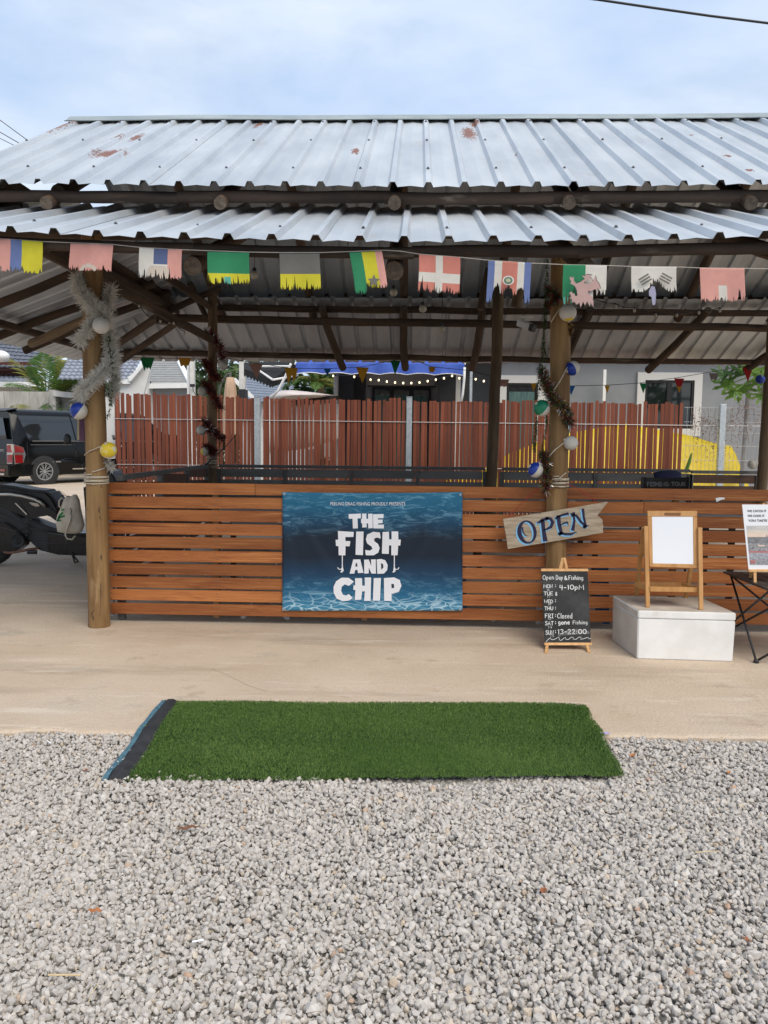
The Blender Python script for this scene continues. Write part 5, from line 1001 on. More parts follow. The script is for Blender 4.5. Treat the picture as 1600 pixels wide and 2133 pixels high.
# ------------------------------------------------------------------ charcoal fence round the back and left of the pavilion
BF = 10.62
M_DKB = mat('charcoal_board', (.16, .158, .15), (.20, .197, .188), 6, (.4, 3, 3), .65, rnd=.1)
M_BRB = mat('dark_brown_board', (.07, .035, .022), (.11, .06, .038), 6, (.4, 3, 3), .6, rnd=.15)
def rail_fence(label, a, c, ztop0, ztop1, bays, mb, rows=6, toph=.04):
    a, c = Vector(a), Vector(c); root = thing('rail_fence', label, 'fence', (a+c)/2, 'charcoal fences inside the pavilion'); d = (c-a).normalized(); n_ = Vector((-d.y, d.x, 0))
    b = MB(); b.bar(a+Vector((0, 0, ztop0)), c+Vector((0, 0, ztop1)), .05, toph); b.build('rail', M_DKSTEEL, root)
    for i in range(bays+1):
        p = a.lerp(c, i/bays); b = MB(); b.box((p.x, p.y, (ztop0-.03)/2), (.05, .05, ztop0-.045)); b.build('upright', M_DKSTEEL, root)
    for r_ in range(rows):
        for i in range(bays):
            p, q = a.lerp(c, i/bays)+d*.03, a.lerp(c, (i+1)/bays)-d*.03; z = -.088-.142*r_; b = MB(); b.bar(p+Vector((0, 0, ztop0+z)), q+Vector((0, 0, ztop1+z)), .02, .108, up=(0, 0, 1)); b.build('board', mb, root)
xb0, xb1, xb2 = PB[0]+.05, PB[1], PB[2]
zt = at(700, 973, BF).z
rail_fence('charcoal board fence along the back behind the blue banner', (xb0+.04, BF, 0), (xb1-.10, BF, 0), zt, zt, 4, M_DKB)
rail_fence('charcoal board fence along the back right of the brown middle post', (xb1+.12, BF, 0), (at(1437, 985, BF).x, BF, 0), zt, zt, 2, M_DKB)
rail_fence('short dark brown board fence in a charcoal frame at the back right', (at(1440, 985, BF).x, BF, 0), (at(1578, 985, BF).x, BF, 0), zt-.012, zt-.012, 1, M_BRB)
rail_fence('charcoal framed fence running back along the left side of the pavilion', (PFL0.x+.09, 6.02, 0), (xb0-.1, 10.5, 0), 1.075, zt, 3, M_BRB)
# FISHING TOUR cloth on a folding chair back
root = thing('folding_chair', 'dark camp chair with FISHING TOUR backrest inside by the back fence', 'chair', at(1390, 1060, 8.6)*1.0); root.location.z = 0; CHY = 8.6
def chz(zx, zy): return 1300+zx/5.3333, 740+zy/5.3333
b = MB(); k = 10
vs = [at(*chz(205+520*i/k, (1352 if j == 0 else 1500)+12*math.sin(i/k*math.pi)*(1 if j == 0 else .5)), CHY+.05*math.sin(i/k*math.pi)) for i in range(k+1) for j in (0, 1)]
b.add(vs, [(2*i, 2*i+2, 2*i+3, 2*i+1) for i in range(k)]); o = b.build('backrest', mat('black_canvas', (.022, .02, .018), (.06, .05, .04), 5, (.5, 1, 4), rough=.85), root, smooth=True, weld=False); so = o.modifiers.new('thickness', 'SOLIDIFY'); so.thickness = .004
b = MB(); fch = lambda x, y: at(*chz(x, y), CHY-.006+.05*math.sin((x-205)/520*math.pi))
stroke_text(b, 'FISHING', 255, 495, 1452, 42, 10, fch); stroke_text(b, 'TOUR', 528, 680, 1450, 40, 10, fch); stuff(b.build('lettering', mat('grey_lettering', (.2, .195, .185), rough=.8), root, weld=False))
for zx in (205, 725): p = at(*chz(zx, 1352), CHY); b = MB(); b.tube([p, (p.x, p.y, .02)], .012, 7); b.build('frame', M_BLACK, root)
p0, p1 = at(*chz(205, 1400), CHY), at(*chz(725, 1400), CHY); b = MB(); b.box(((p0.x+p1.x)/2, CHY-.24, .42), (p1.x-p0.x, .46, .02)); b.build('seat', M_BLACK, root)
for p in (p0, p1): b = MB(); b.tube([(p.x, CHY, .38), (p.x, CHY-.46, .42), (p.x, CHY-.46, .02)], .012, 7); b.build('leg', M_BLACK, root)
# dark rounded cushion edge behind the chair
root = thing('tube_cushion', 'dark navy rounded cushion top behind the FISHING TOUR chair', 'cushion', at(1395, 985, 10.3)); b = MB(); b.pillow([at(x, y, 10.3) for x, y in ((1362, 985), (1375, 981), (1395, 979), (1412, 981), (1420, 985), (1418, 1040), (1364, 1040))], .05); b.build('cover', mat('navy_fabric', (.012, .014, .05), rough=.8), root, smooth=True)
# fishing rod leaning on the back left post
root = thing('fishing_rod', 'thin black fishing rod leaning past the back left post', 'rod', at(430, 966, 10.3)); b = MB(); b.tube([at(428, 968, 10.3), at(470, 930, 10.2), at(494, 903, 10.1)], [.009, .006, .004], 6); b.build('blank', M_BLACK, root); b = MB(); b.tube([at(404, 990, 10.35), at(430, 966, 10.3)], .014, 8); b.build('handle', M_BLACK, root)
# furniture seen through the slats
def dining_table(label, x, y, w, d, h):
    root = thing('folding_table', label, 'table', (x, y, 0), 'tables inside the pavilion'); b = MB(); b.box((x, y, h), (w, d, .03)); b.build('top', mat('grey_tabletop', (.30, .29, .27), (.36, .35, .33), 6, rough=.6), root, bevel=.004)
    for sx in (-1, 1):
        for sy in (-1, 1): b = MB(); b.box((x+sx*(w/2-.06), y+sy*(d/2-.06), h/2-.01), (.045, .045, h-.02)); b.build('leg', M_BLACK, root)
dining_table('grey dining table standing behind the left half of the slat fence', -1.1, 7.3, 1.3, .75, .74); dining_table('grey dining table standing behind the right slat fence bay', 2.2, 7.5, 1.3, .75, .74); dining_table('grey dining table standing behind the blue banner', .2, 8.6, 1.1, .7, .74)
M_BLUEP = mat('blue_plastic', (.012, .16, .42), (.018, .2, .48), 6, rough=.45)
def blue_stool(label, px, py, Y, w):
    c = at(px, py, Y); root = thing('plastic_stool', label, 'stool', (c.x, Y, 0), 'blue plastic stools behind the fence'); b = MB(); b.box((c.x, Y, .44), (w, w, .03)); b.build('seat', M_BLUEP, root, bevel=.01)
    for sx in (-1, 1):
        for sy in (-1, 1): b = MB(); b.bar((c.x+sx*w*.42, Y+sy*w*.42, .43), (c.x+sx*w*.5, Y+sy*w*.5, 0), .05, .03, up=(0, 1, 0)); b.build('leg', M_BLUEP, root)
blue_stool('blue plastic stool whose foot shows under the fence right of the banner', 930, 1300, 6.35, .26); blue_stool('blue plastic stool behind the slats next to the chalkboard', 1222, 1300, 6.3, .24)
root = thing('chair_frame', 'white tube chair frame with feet showing under the fence below the banner', 'chair', gz(600, 1298)); M_WT = mat('white_tube', (.55, .53, .5), rough=.4)
for a_, c_ in (((600, 1297), (480, 1180)), ((505, 1290), (590, 1150))):
    g = gz(*a_); g.y = 6.12; g.x = at(a_[0], 1290, 6.12).x; t_ = at(*c_, 6.7); b = MB(); b.tube([g+Vector((0, 0, .012)), t_], .012, 8); b.build('leg', M_WT, root); b = MB(); b.tube([g+Vector((0, 0, .004)), g+(t_-g)*.05], .017, 8); b.build('foot_cap', M_WHITE, root)
b = MB(); t0 = at(480, 1180, 6.7); b.box((t0.x+.16, 6.72, .46), (.40, .38, .03)); b.build('seat', mat('grey_seat', (.2, .2, .2), rough=.7), root, bevel=.01)
b = MB(); b.box((t0.x+.16, 6.92, .72), (.40, .02, .3)); b.build('backrest', mat('grey_seat', (.2, .2, .2)), root, bevel=.01)
root = thing('pipe_stand', 'short white pipe end lying under the fence left of the chalkboard', 'pipe', gz(1030, 1303)); b = MB(); g = Vector((at(1026, 1300, 6.1).x, 6.1, .02)); b.tube([g, g+Vector((.45, .55, .5))], .016, 8); b.build('tube', M_WT, root)

# ------------------------------------------------------------------ red slat fence on wire mesh
RFY = 14.0
M_SLAT = mat('red_brown_slat', (.15, .040, .021), (.235, .068, .035), 4, (3, 3, .4), .7, rnd=.22, bump=.2, spots=[(6, .66, .1, (.29, .115, .062))])
root = thing('red_slat_fence', 'tall red brown slat fence woven into wire mesh between galvanised posts', 'fence', at(800, 1000, RFY)); root.location.z = 0
sm_ = []
for v in range(3):
    b = MB(); h = 1.0; b.box((0, 0, h/2), (.051+.004*v, .014, h)); me = bpy.data.meshes.new('slat'); me.from_pydata(b.v, [], b.f); me.materials.append(M_SLAT); sm_.append(me)
topline = [(237, 822), (300, 820), (380, 823), (430, 826), (520, 829), (540, 830), (700, 834), (830, 833), (860, 836), (1000, 836), (1180, 838), (1300, 840), (1428, 842)]
xs_ = 240.0; i = 0
while xs_ < 1428:
    if not (528 < xs_ < 545 or 846 < xs_ < 862):
        ty = np.interp(xs_, [p[0] for p in topline], [p[1] for p in topline]); ty += random.choice((-3.5, 0, 0, 0, 1.5))+random.uniform(-1.2, 1.2); p = at(xs_, ty, RFY)
        o = bpy.data.objects.new('slat', sm_[i % 3]); C.objects.link(o); o.parent = root; o.location = Vector((p.x, RFY+random.uniform(-.008, .008), 0))-root.location; o.scale = (1, 1, p.z); o.rotation_euler = (0, random.gauss(0, .005), 0); i += 1
    xs_ += random.uniform(7.4, 9.2)
M_WIRE = mat('mesh_wire', (.5, .48, .47), rough=.5, metal=.4)
for py in (878, 973): b = MB(); a_, c_ = at(237, py-6, RFY-.02), at(1600, py+10, RFY-.02); b.tube([a_, c_], .006, 5); b.build('wire', M_WIRE, root)
for px in (536, 853): p = at(px, 828, RFY); b = MB(); b.box((p.x, RFY-.01, p.z/2), (.095, .09, p.z)); b.build('steel_post', M_STEEL, root, bevel=.006); b = MB(); b.box((p.x, RFY-.01, p.z+.006), (.1, .1, .012)); b.build('cap', M_STEEL, root)
# open wire mesh fence to the right
root = thing('mesh_fence', 'open galvanised wire mesh fence with dry creeper at the right of the red slats', 'fence', at(1505, 985, RFY)); root.location.z = 0
b = MB(); x0, x1 = at(1430, 900, RFY).x, at(1800, 900, RFY).x; n = int((x1-x0)/.066); zt_ = at(1500, 847, RFY).z
for i in range(n+1):
    xx = x0+(x1-x0)*i/n; pts = [(xx, RFY, 0), (xx, RFY, zt_-.42), (xx+.0, RFY-.03, zt_-.35), (xx, RFY, zt_-.28), (xx, RFY, zt_)]; b.tube(pts, .0028, 4, cap=False)
for z in [zt_-.02, zt_-.26, zt_-.44, zt_-.66, zt_-.9, zt_-1.1, .5, .2]: b.tube([(x0-.05, RFY-.004, z), (x1, RFY-.004, z)], .0032, 4, cap=False)
stuff(b.build('wire_mesh', M_WIRE, root, weld=False))
p = at(1505, 842, RFY); b = MB(); b.box((p.x, RFY-.02, p.z/2), (.10, .09, p.z)); b.build('steel_post', M_STEEL, root, bevel=.006)
p = at(1562, 790, 15.2); q = at(1556, 985, 15.2); b = MB(); b.tube([p, (q.x-.1, 15.2, 0)], .05, 8); b.build('grey_pole', mat('grey_pole', (.2, .2, .2), (.28, .28, .28), 5, rough=.7), root)
b = MB(); r = random.Random(5)
for i in range(620):
    t = r.random(); cx = 1440+t*150; cy = 862+22*math.sin(t*5)+r.gauss(0, 14)+(r.random()**3)*70; c = at(cx, cy, RFY-.03); d = Vector((r.gauss(0, 1), r.gauss(0, .4), r.gauss(0, 1))).normalized(); l = r.uniform(.012, .03); s_ = d.orthogonal().normalized()*l*.35; b.add((c-d*l, c+s_, c+d*l, c-s_), ((0, 1, 2, 3),))
for k in range(9): x_ = 1445+k*16; b.tube([at(x_+r.gauss(0, 3), 850+j*14+r.gauss(0, 3), RFY-.02) for j in range(6)], .003, 3, cap=False)
stuff(b.build('dry_creeper', mat('dead_creeper', (.10, .05, .035), (.2, .12, .08), 30, rough=.9), root, weld=False))
# ------------------------------------------------------------------ yellow tarpaulin
root = thing('yellow_tarpaulin', 'bright yellow tarpaulin draped over a heap behind the fence', 'tarpaulin', at(1300, 985, 15.6)); root.location.z = 0; b = MB()
sil = [(930, 1000), (990, 985), (1060, 945), (1150, 908), (1300, 882), (1428, 905), (1500, 926), (1522, 928), (1535, 952), (1552, 990)]
k = 60; rows = []
for i in range(k+1):
    px = 930+(1552-930)*i/k; py = np.interp(px, [p[0] for p in sil], [p[1] for p in sil]); tp = at(px, py, 15.9); row = []
    for j in range(9):
        f = j/8; w_ = .05*mnoise.noise(Vector((px*.035+f*2, f*3, 1)))+.03*math.sin(px*.09+f*5); row.append(Vector((tp.x, 15.9-.55*math.sin(f*math.pi/2)+w_, tp.z*(1-f)+.0*f+.02*mnoise.noise(Vector((px*.05, f*5, 4)))*(f > 0)*(f < 1))))
    for f in (.5, 1): row.insert(0, Vector((tp.x, 15.9+.9*f, tp.z*(1-f*f))))
    rows.append(row)
kk = len(rows[0]); b.add([p for r_ in rows for p in r_], [(i*kk+j, (i+1)*kk+j, (i+1)*kk+j+1, i*kk+j+1) for i in range(k) for j in range(kk-1)]); b.build('sheet', mat('yellow_poly', (.60, .42, .008), (.68, .50, .015), 4, rough=.45, bump=.5, bscale=7, bdist=.05), root, smooth=True)
# sprout of green leaf before the tarp
root = thing('weed', 'single green cactus-like shoot standing in front of the yellow tarpaulin', 'plant', at(1432, 985, 13.6)); b = MB(); b.tube([at(1428, 985, 13.6), at(1436, 962, 13.6), at(1441, 944, 13.6)], [.03, .028, .012], 6); b.build('shoot', mat('shoot_green', (.09, .2, .03), rough=.6), root)

# ------------------------------------------------------------------ grey house at the right with sliding door and windows
HY = 17.5
M_HW = mat('grey_render', (.23, .24, .255), (.27, .28, .295), 2, rough=.9); M_HW2 = mat('dark_grey_render', (.035, .037, .042), (.05, .052, .057), 2, rough=.8)
M_GLASS = mat('dark_glass', (.01, .014, .016), rough=.06, spec=.8); M_TRIM = mat('window_trim', (.62, .61, .59), rough=.7); M_BFR = mat('black_frame', (.012, .012, .013), rough=.5); M_CURT = mat('teal_curtain', (.05, .11, .11), (.12, .2, .19), 14, (4, 4, .2), .85)
root = thing('grey_house', 'grey rendered house with white framed windows and sliding door behind the fence', 'house', at(1150, 1000, HY)); root.location.z = 0
def wall(px0, px1, Y, z0, z1, m, name='wall', th=.2): a_, c_ = at(px0, 900, Y), at(px1, 900, Y); b = MB(); b.box(((a_.x+c_.x)/2, Y+th/2, (z0+z1)/2), (c_.x-a_.x, th, z1-z0)); return b.build(name, m, root)
def zrow(py, Y, px=1000): return at(px, py, Y).z
wall(1122, 1960, HY, 0, 3.6, M_HW); wall(700, 1046, HY+1.2, 0, 3.6, M_HW, 'porch_wall'); wall(1040, 1140, HY+.05, 0, 3.6, M_HW)
wall(705, 735, HY+.6, 0, 3.3, M_HW2, 'column', .4); wall(912, 948, HY+.4, 0, 3.3, M_HW2, 'column', .4); wall(735, 760, HY+.9, 0, 3.3, M_HW2, 'column'); wall(948, 958, HY+.38, 0, 3.3, M_TRIM, 'corner_trim', .1)
b = MB(); a_, c_ = at(640, 700, HY-.4), at(2000, 700, HY-.4); b.add([(a_.x, HY-.5, 3.5), (c_.x, HY-.5, 3.5), (c_.x, HY+4, 5.0), (a_.x, HY+4, 5.0), (a_.x, HY-.5, 3.4), (c_.x, HY-.5, 3.4)], [(0, 1, 2, 3), (0, 4, 5, 1)]); b.build('roof', mat('grey_roof_tile', (.16, .17, .19), (.22, .23, .25), 8, rough=.8), root)
def window(px0, px1, py0, py1, Y, trim, panes, curtain=None, name='window'):
    a_, c_ = at(px0, py0, Y), at(px1, py1, Y); t = .16 if trim else 0; fr = None
    b = MB(); z0, z1, x0, x1 = c_.z, a_.z, a_.x, c_.x
    if trim:
        for cc, sz in ((((x0+x1)/2, Y-.03, z1+t/2), (x1-x0+2*t, .08, t)), (((x0+x1)/2, Y-.03, z0-t/2), (x1-x0+2*t, .08, t)), ((x0-t/2, Y-.03, (z0+z1)/2), (t, .078, z1-z0)), ((x1+t/2, Y-.03, (z0+z1)/2), (t, .078, z1-z0))): b.box(cc, sz)
        fr = b.build(name, M_TRIM, root)
    else:
        b.box(((x0+x1)/2, Y-.03, z1+.06), (x1-x0+.2, .09, .12)); fr = b.build(name, M_HW2, root)
    for i in range(panes):
        xa, xb_ = x0+(x1-x0)*i/panes, x0+(x1-x0)*(i+1)/panes; b = MB(); b.quad((xa, Y-.012, z0), (xb_, Y-.012, z0), (xb_, Y-.012, z1), (xa, Y-.012, z1)); b.build('pane', M_GLASS, fr)
        b = MB(); w_ = .05
        for cc, sz in ((((xa+xb_)/2, Y-.03, z1-w_/2), (xb_-xa, .04, w_)), (((xa+xb_)/2, Y-.03, z0+w_/2), (xb_-xa, .04, w_)), ((xa+w_/2, Y-.03, (z0+z1)/2), (w_, .038, z1-z0-2*w_)), ((xb_-w_/2, Y-.03, (z0+z1)/2), (w_, .038, z1-z0-2*w_))): b.box(cc, sz)
        b.build('sash', M_BFR, fr)
        if curtain and i in curtain:
            b = MB(); nn = 24; yy = Y-.018; vs = []
            for q in range(nn+1): vs += [(xa+.06+(xb_-xa-.12)*q/nn, yy-.006+.004*math.sin(q*1.4), z0+.06), (xa+.06+(xb_-xa-.12)*q/nn, yy-.006+.004*math.sin(q*1.4), z1-.18)]
            b.add(vs, [(2*q, 2*q+2, 2*q+3, 2*q+1) for q in range(nn)]); b.build('curtain', M_CURT, fr, smooth=True, weld=False)
window(776, 895, 806, 990, HY+1.2, False, 3, (0, 1, 2), 'sliding_door'); window(1343, 1441, 792, 893, HY, True, 2); window(1055, 1116, 798, 960, HY+.05, True, 1, (0,))
b = MB(); b.box((at(835, 800, HY+1.1).x, HY+1.14, at(835, 789, HY+1.14).z), (1.55, .08, .3)); b.build('lintel', mat('pale_lintel', (.38, .37, .35), rough=.8), root)
# slim white posts
for lb, px, py0, Y, w in (('slim pale steel post just left of the brown middle post', 982, 760, 16.2, .05), ('slim white pole against the grey wall right of the right front post', 1260, 770, 17.2, .06)):
    p = at(px, py0, Y); r_ = thing('slim_post', lb, 'post', (p.x, Y, 0)); b = MB(); b.box((p.x, Y, p.z/2), (w, w, p.z)); b.build('shaft', M_STEEL if px < 1000 else M_WHITE, r_)
# blue awning with scalloped valance, lit string lights
AY = 16.0; root = thing('blue_awning', 'royal blue fabric awning with white edged scalloped valance behind the fence', 'awning', at(790, 780, AY)); b = MB(); be = MB(); k = 84
M_AW = mat('blue_awning_cloth', (.035, .08, .36), (.05, .11, .43), 7, rough=.75)
vs = []; es = []
for i in range(k+1):
    px = 616+(968-616)*i/k; lowy = 779+ (px-616)*.008-3.5*abs(math.sin((px-616)/58*math.pi)); tp = at(px, 757+(px-616)*.006, AY); lo_ = at(px, lowy, AY-.05-.03*math.sin(px*.11)); vs += [Vector((tp.x, AY+2.2, tp.z+.55)), tp, lo_]; es.append(lo_)
b.add(vs, [(3*i+j, 3*i+3+j, 3*i+4+j, 3*i+1+j) for i in range(k) for j in (0, 1)]); b.build('cloth', M_AW, root, smooth=.7, weld=False); be.tube(es, .008, 4); be.build('white_edging', M_WHITE, root)
for px in (615, 969): p = at(px, 757, AY); b = MB(); b.bar((p.x, AY+2.2, p.z+.54), (p.x, AY, p.z-.01), .03, .03); b.build('arm', M_WHITE, root)
festoon('row of lit warm bulbs strung under the blue awning', [(694, 779), (738, 781), (772, 787), (789, 788), (806, 791), (823, 793), (840, 794), (857, 794), (874, 793), (891, 790), (908, 787), (925, 784), (942, 779), (957, 784), (991, 786), (1008, 790)], 15.8, 1.9, True)
for lb, pts in (('bent white awning arm rising behind the red fence right of the blue awning', [(960, 842), (964, 820), (967, 790), (968, 765)]), ('curved white awning arm behind the red fence at left centre', [(563, 832), (580, 812), (594, 785), (604, 762), (606, 757)])):
    p = at(*pts[0], 15.5); r_ = thing('awning_arm', lb, 'pole', p, 'white awning arms'); b = MB(); b.tube([at(x, y, 15.5) for x, y in pts], .024, 7); b.build('tube', M_WHITE, r_, smooth=True); b = MB(); q = at(*pts[0], 15.5); b.tube([q, (q.x-.1, 15.6, 0)], .024, 7); b.build('tube', M_WHITE, r_)
# black awning with white frame
root = thing('black_awning', 'black fabric awning with fringed valance on a white folding frame', 'awning', at(560, 760, 17)); b = MB(); AB = 17.0
b.add([at(508, 755, AB), at(620, 752, AB), at(620, 786, AB-.1), at(568, 790, AB-.9), at(508, 770, AB-.5)], [(0, 1, 2, 3, 4)]); k = 30; vs = []
for i in range(k+1):
    f = i/k; x_, y_ = 508+(568-508)*f, 768+(790-768)*f; vs += [at(x_, y_, AB-.5-.4*f), at(x_, y_+14+3*math.sin(i*1.9)+4*f, AB-.52-.4*f)]
b.add(vs, [(2*i, 2*i+2, 2*i+3, 2*i+1) for i in range(k)]); vs = [at(568, 790, AB-.9), at(620, 782, AB-.2), at(620, 787, AB-.2), at(568, 806, AB-.9)]; b.add(vs, [(0, 1, 2, 3)]); b.build('cloth', mat('black_awning_cloth', (.012, .012, .013), (.02, .02, .02), 9, rough=.85), root, weld=False)
for pts in ([(545, 763), (604, 763)], [(540, 772), (568, 791)], [(568, 791), (620, 782)]): b = MB(); b.tube([at(x, y, AB-.95 if x > 560 and y > 785 else AB-.6) for x, y in pts], .022, 6); b.build('frame_bar', M_WHITE, root)
# utility post with black band, concrete pole, parasol, lamp arm
def pole(label, px0, px1, py0, Y, m, extra=None, name='concrete_pole'):
    a_, c_ = at(px0, py0, Y), at(px1, py0, Y); r_ = thing(name, label, 'pole', ((a_.x+c_.x)/2, Y, 0)); b = MB(); b.box(((a_.x+c_.x)/2, Y, a_.z/2), (c_.x-a_.x, .15, a_.z)); b.build('shaft', m, r_, bevel=.01)
    return r_
M_CPOLE = mat('pale_concrete', (.55, .54, .51), (.66, .65, .62), 6, rough=.85, spots=[(8, .66, .06, (.25, .24, .22))])
r_ = pole('white concrete pole with black sleeve left of the black awning', 499, 511, 750, 18.5, M_CPOLE); a_, c_ = at(498, 811, 18.4), at(513, 828, 18.4); b = MB(); b.box(((a_.x+c_.x)/2, 18.45, c_.z-.5+(a_.z-c_.z+.5)/2), (c_.x-a_.x, .3, a_.z-c_.z+.5)); b.build('black_sleeve', M_BLACK, r_)
r_ = pole('double white pole with small floodlight by the white gable house', 396, 405, 740, 19.5, M_CPOLE); a_, c_ = at(390, 755, 19.6), at(394, 755, 19.6); b = MB(); b.box(((a_.x+c_.x)/2, 19.6, a_.z/2), (c_.x-a_.x, .08, a_.z)); b.build('shaft', M_WHITE, r_); c = at(401, 803, 19.3); b = MB(); b.box(c, (.1, .08, .07)); b.build('floodlight', M_BLACK, r_); b = MB(); b.tube([c, at(403, 815, 19.3), at(410, 825, 19.3)], .01, 5); b.build('cable', M_BLACK, r_)
pole('white post at the corner of the dark porch wall', 696, 704, 783, 18.0, M_CPOLE, name='porch_post')
root = thing('closed_parasol', 'closed beige parasol standing behind the red slat fence', 'parasol', at(480, 1000, 16.5)); root.location.z = 0; b = MB(); tp = at(480, 786, 16.5); lo_ = at(480, 905, 16.5); nfo = 9; vs = []; k = 8
for j in range(k+1):
    f = j/k; z = tp.z*(1-f)+lo_.z*f; R_ = .07+.10*f**.6
    for i in range(36): a_ = i/36*2*math.pi; rr = R_*(1+.16*math.cos(a_*nfo)*(.4+.6*f)); vs.append((tp.x+rr*math.cos(a_), 16.5+rr*math.sin(a_), z))
b.add(vs, [(j*36+i, j*36+(i+1) % 36, (j+1)*36+(i+1) % 36, (j+1)*36+i) for j in range(k) for i in range(36)]); b.add(vs[:36], [tuple(range(36))]); b.build('canopy', mat('beige_canvas', (.46, .31, .21), (.54, .38, .27), 6, rough=.85), root, smooth=True); b = MB(); b.tube([(tp.x, 16.5, 0), (tp.x, 16.5, tp.z+.1)], .025, 8); b.build('pole', M_DKSTEEL, root)
b = MB(); b.tube([at(456, 845, 16.6), at(458, 810, 16.6), at(465, 790, 16.6), at(474, 779, 16.6), at(480, 778, 16.6)], .02, 6); b.build('hanging_arm', M_DKSTEEL, root, smooth=True)
# white boat under a pale cover
root = thing('white_boat', 'white boat with pale cover and dark canopy edge behind the red fence', 'boat', at(620, 990, 16.3)); root.location.z = 0; b = MB(); hull = []
for i in range(13):
    f = i/12; px = 545+(700-545)*f; tz = at(px, 852-14*f, 16.0).z; bz_ = at(px, 935-8*f-26*f*f, 16.0).z; w_ = .85*(1-f**3*.92); X_ = at(px, 850, 16.0).x; hull.append([(X_, 16+.9-w_, tz), (X_, 16+.9-w_*.96, tz*.6+bz_*.4), (X_, 16+.9-w_*.55, bz_), (X_, 16.9, bz_-.1), (X_, 16.9+w_*.55, bz_), (X_, 16.9+w_*.96, tz*.6+bz_*.4), (X_, 16.9+w_, tz)])
b.add([p for h_ in hull for p in h_], [(i*7+j, (i+1)*7+j, (i+1)*7+j+1, i*7+j+1) for i in range(12) for j in range(6)]); b.add(hull[0], [tuple(range(7))]); b.build('hull', mat('gelcoat_white', (.66, .64, .62), rough=.35), root, smooth=.8)
b = MB(); b.pillow([at(x, y, 16.2) for x, y in ((556, 832), (566, 822), (588, 814), (612, 813), (650, 817), (703, 824), (680, 829), (640, 833), (600, 838), (566, 838))], .6, rings=(1, .95, .8, .5, .2)); b.build('cover', mat('pale_cover', (.60, .53, .50), (.66, .6, .57), 5, rough=.6), root, smooth=True)
b = MB(); b.prism([at(x, y, 15.95) for x, y in ((600, 834), (650, 828), (703, 824), (690, 830), (655, 836), (610, 839))], (0, .9, 0)); b.build('canopy_edge', mat('canopy_dark', (.03, .025, .022), rough=.8), root)
for px in (575, 650): p = at(px, 930, 16.6); b = MB(); b.box((p.x, 16.8, p.z/2-.05), (.12, .9, p.z-.02)); b.build('trailer_support', M_DKSTEEL, root)

# ------------------------------------------------------------------ tiled houses behind
def tile_roof(name, c00, c10, c11, c01, nrows, ncols, m, parent, amp=.035, step=.05):
    """courses of wavy tiles, each course stepping over the next; c00-c10 eave, c01-c11 ridge"""
    c00, c10, c11, c01 = map(Vector, (c00, c10, c11, c01)); nrm = (c10-c00).cross(c01-c00).normalized()
    if nrm.z < 0: nrm = -nrm
    b = MB(); per = 6; N_ = ncols*per
    for r_ in range(nrows):
        v0, v1 = r_/nrows, (r_+1)/nrows; lo_, hi_ = [], []
        for i in range(N_+1):
            u = i/N_; w_ = amp*abs(math.sin(math.pi*i/per))
            lo_.append(c00.lerp(c10, u).lerp(c01.lerp(c11, u), v0)+nrm*(w_+step)); hi_.append(c00.lerp(c10, u).lerp(c01.lerp(c11, u), v1+.01)+nrm*w_)
        dn = [p-nrm*step for p in lo_]; n = N_+1; b.add(lo_+hi_+dn, [(i, i+1, n+i+1, n+i) for i in range(N_)]+[(2*n+i, 2*n+i+1, i+1, i) for i in range(N_)])
    return b.build(name, m, parent, weld=False)
M_T1 = mat('grey_tile', (.10, .11, .14), (.15, .16, .19), 5, rough=.6); M_T2 = mat('pale_grey_tile', (.24, .26, .31), (.33, .35, .40), 5, rough=.55); M_HWALL = mat('white_house_render', (.62, .62, .60), (.68, .68, .66), 3, rough=.85); M_MAR = mat('maroon_fascia', (.075, .02, .016), (.1, .03, .022), 4, rough=.6)
Yh = 33.0; root = thing('tiled_house', 'house with dark grey tiled roof and maroon fascia behind the concrete wall', 'house', at(20, 990, Yh)); root.location.z = 0
tile_roof('roof', at(-330, 757, Yh), at(160, 770, Yh-1), at(60, 700, Yh+6), at(-300, 640, Yh+6), 11, 42, M_T1, root)
b = MB(); a_, c_ = at(-330, 765, Yh), at(75, 763, Yh-.5); b.bar(a_, c_, .2, .34); b.build('fascia', M_MAR, root); b = MB(); a_, c_ = at(-330, 775, Yh+.2), at(75, 774, Yh); b.bar(a_, c_, .2, .3); b.build('beam', M_MAR, root)
b = MB(); b.box((at(-130, 850, Yh+2).x, Yh+2, 1.9), (9.5, .2, 3.8)); b.build('wall', M_HWALL, root); tile_roof('porch_roof', at(-330, 795, Yh-1.5), at(80, 796, Yh-1.5), at(75, 780, Yh+1), at(-330, 779, Yh+1), 4, 42, M_T2, root); b = MB(); a_, c_ = at(-330, 800, Yh-1.5), at(110, 801, Yh-1.5); b.bar(a_, c_, .1, .2); b.build('gutter', M_WHITE, root)
b = MB(); c = at(0, 742, Yh-2); b.ball(c, .28, sc=(1.3, 1, .8)); b.build('lamp_dome', M_WHITE, root, smooth=True)
Yg = 26.0; root = thing('gable_house', 'white gabled house with pale grey tiled roof behind the red fence', 'house', at(320, 990, Yg)); root.location.z = 0
tile_roof('roof', at(120, 792, Yg), at(270, 793, Yg), at(306, 733, Yg+3.4), at(150, 733, Yg+3.4), 9, 14, M_T2, root, .04, .06)
b = MB(); b.add([at(250, 796, Yg), at(318, 750, Yg), at(352, 735, Yg), at(310, 812, Yg+.3), at(310, 1000, Yg), at(250, 1000, Yg)], [(0, 1, 3, 4, 5)]); b.build('gable_wall', M_HWALL, root, weld=False)
b = MB(); b.box((at(280, 900, Yg+.2).x, Yg+1.2, 1.5), (at(311, 900, Yg).x-at(248, 900, Yg).x, 2.2, 3.0)); b.build('wall', M_HWALL, root)
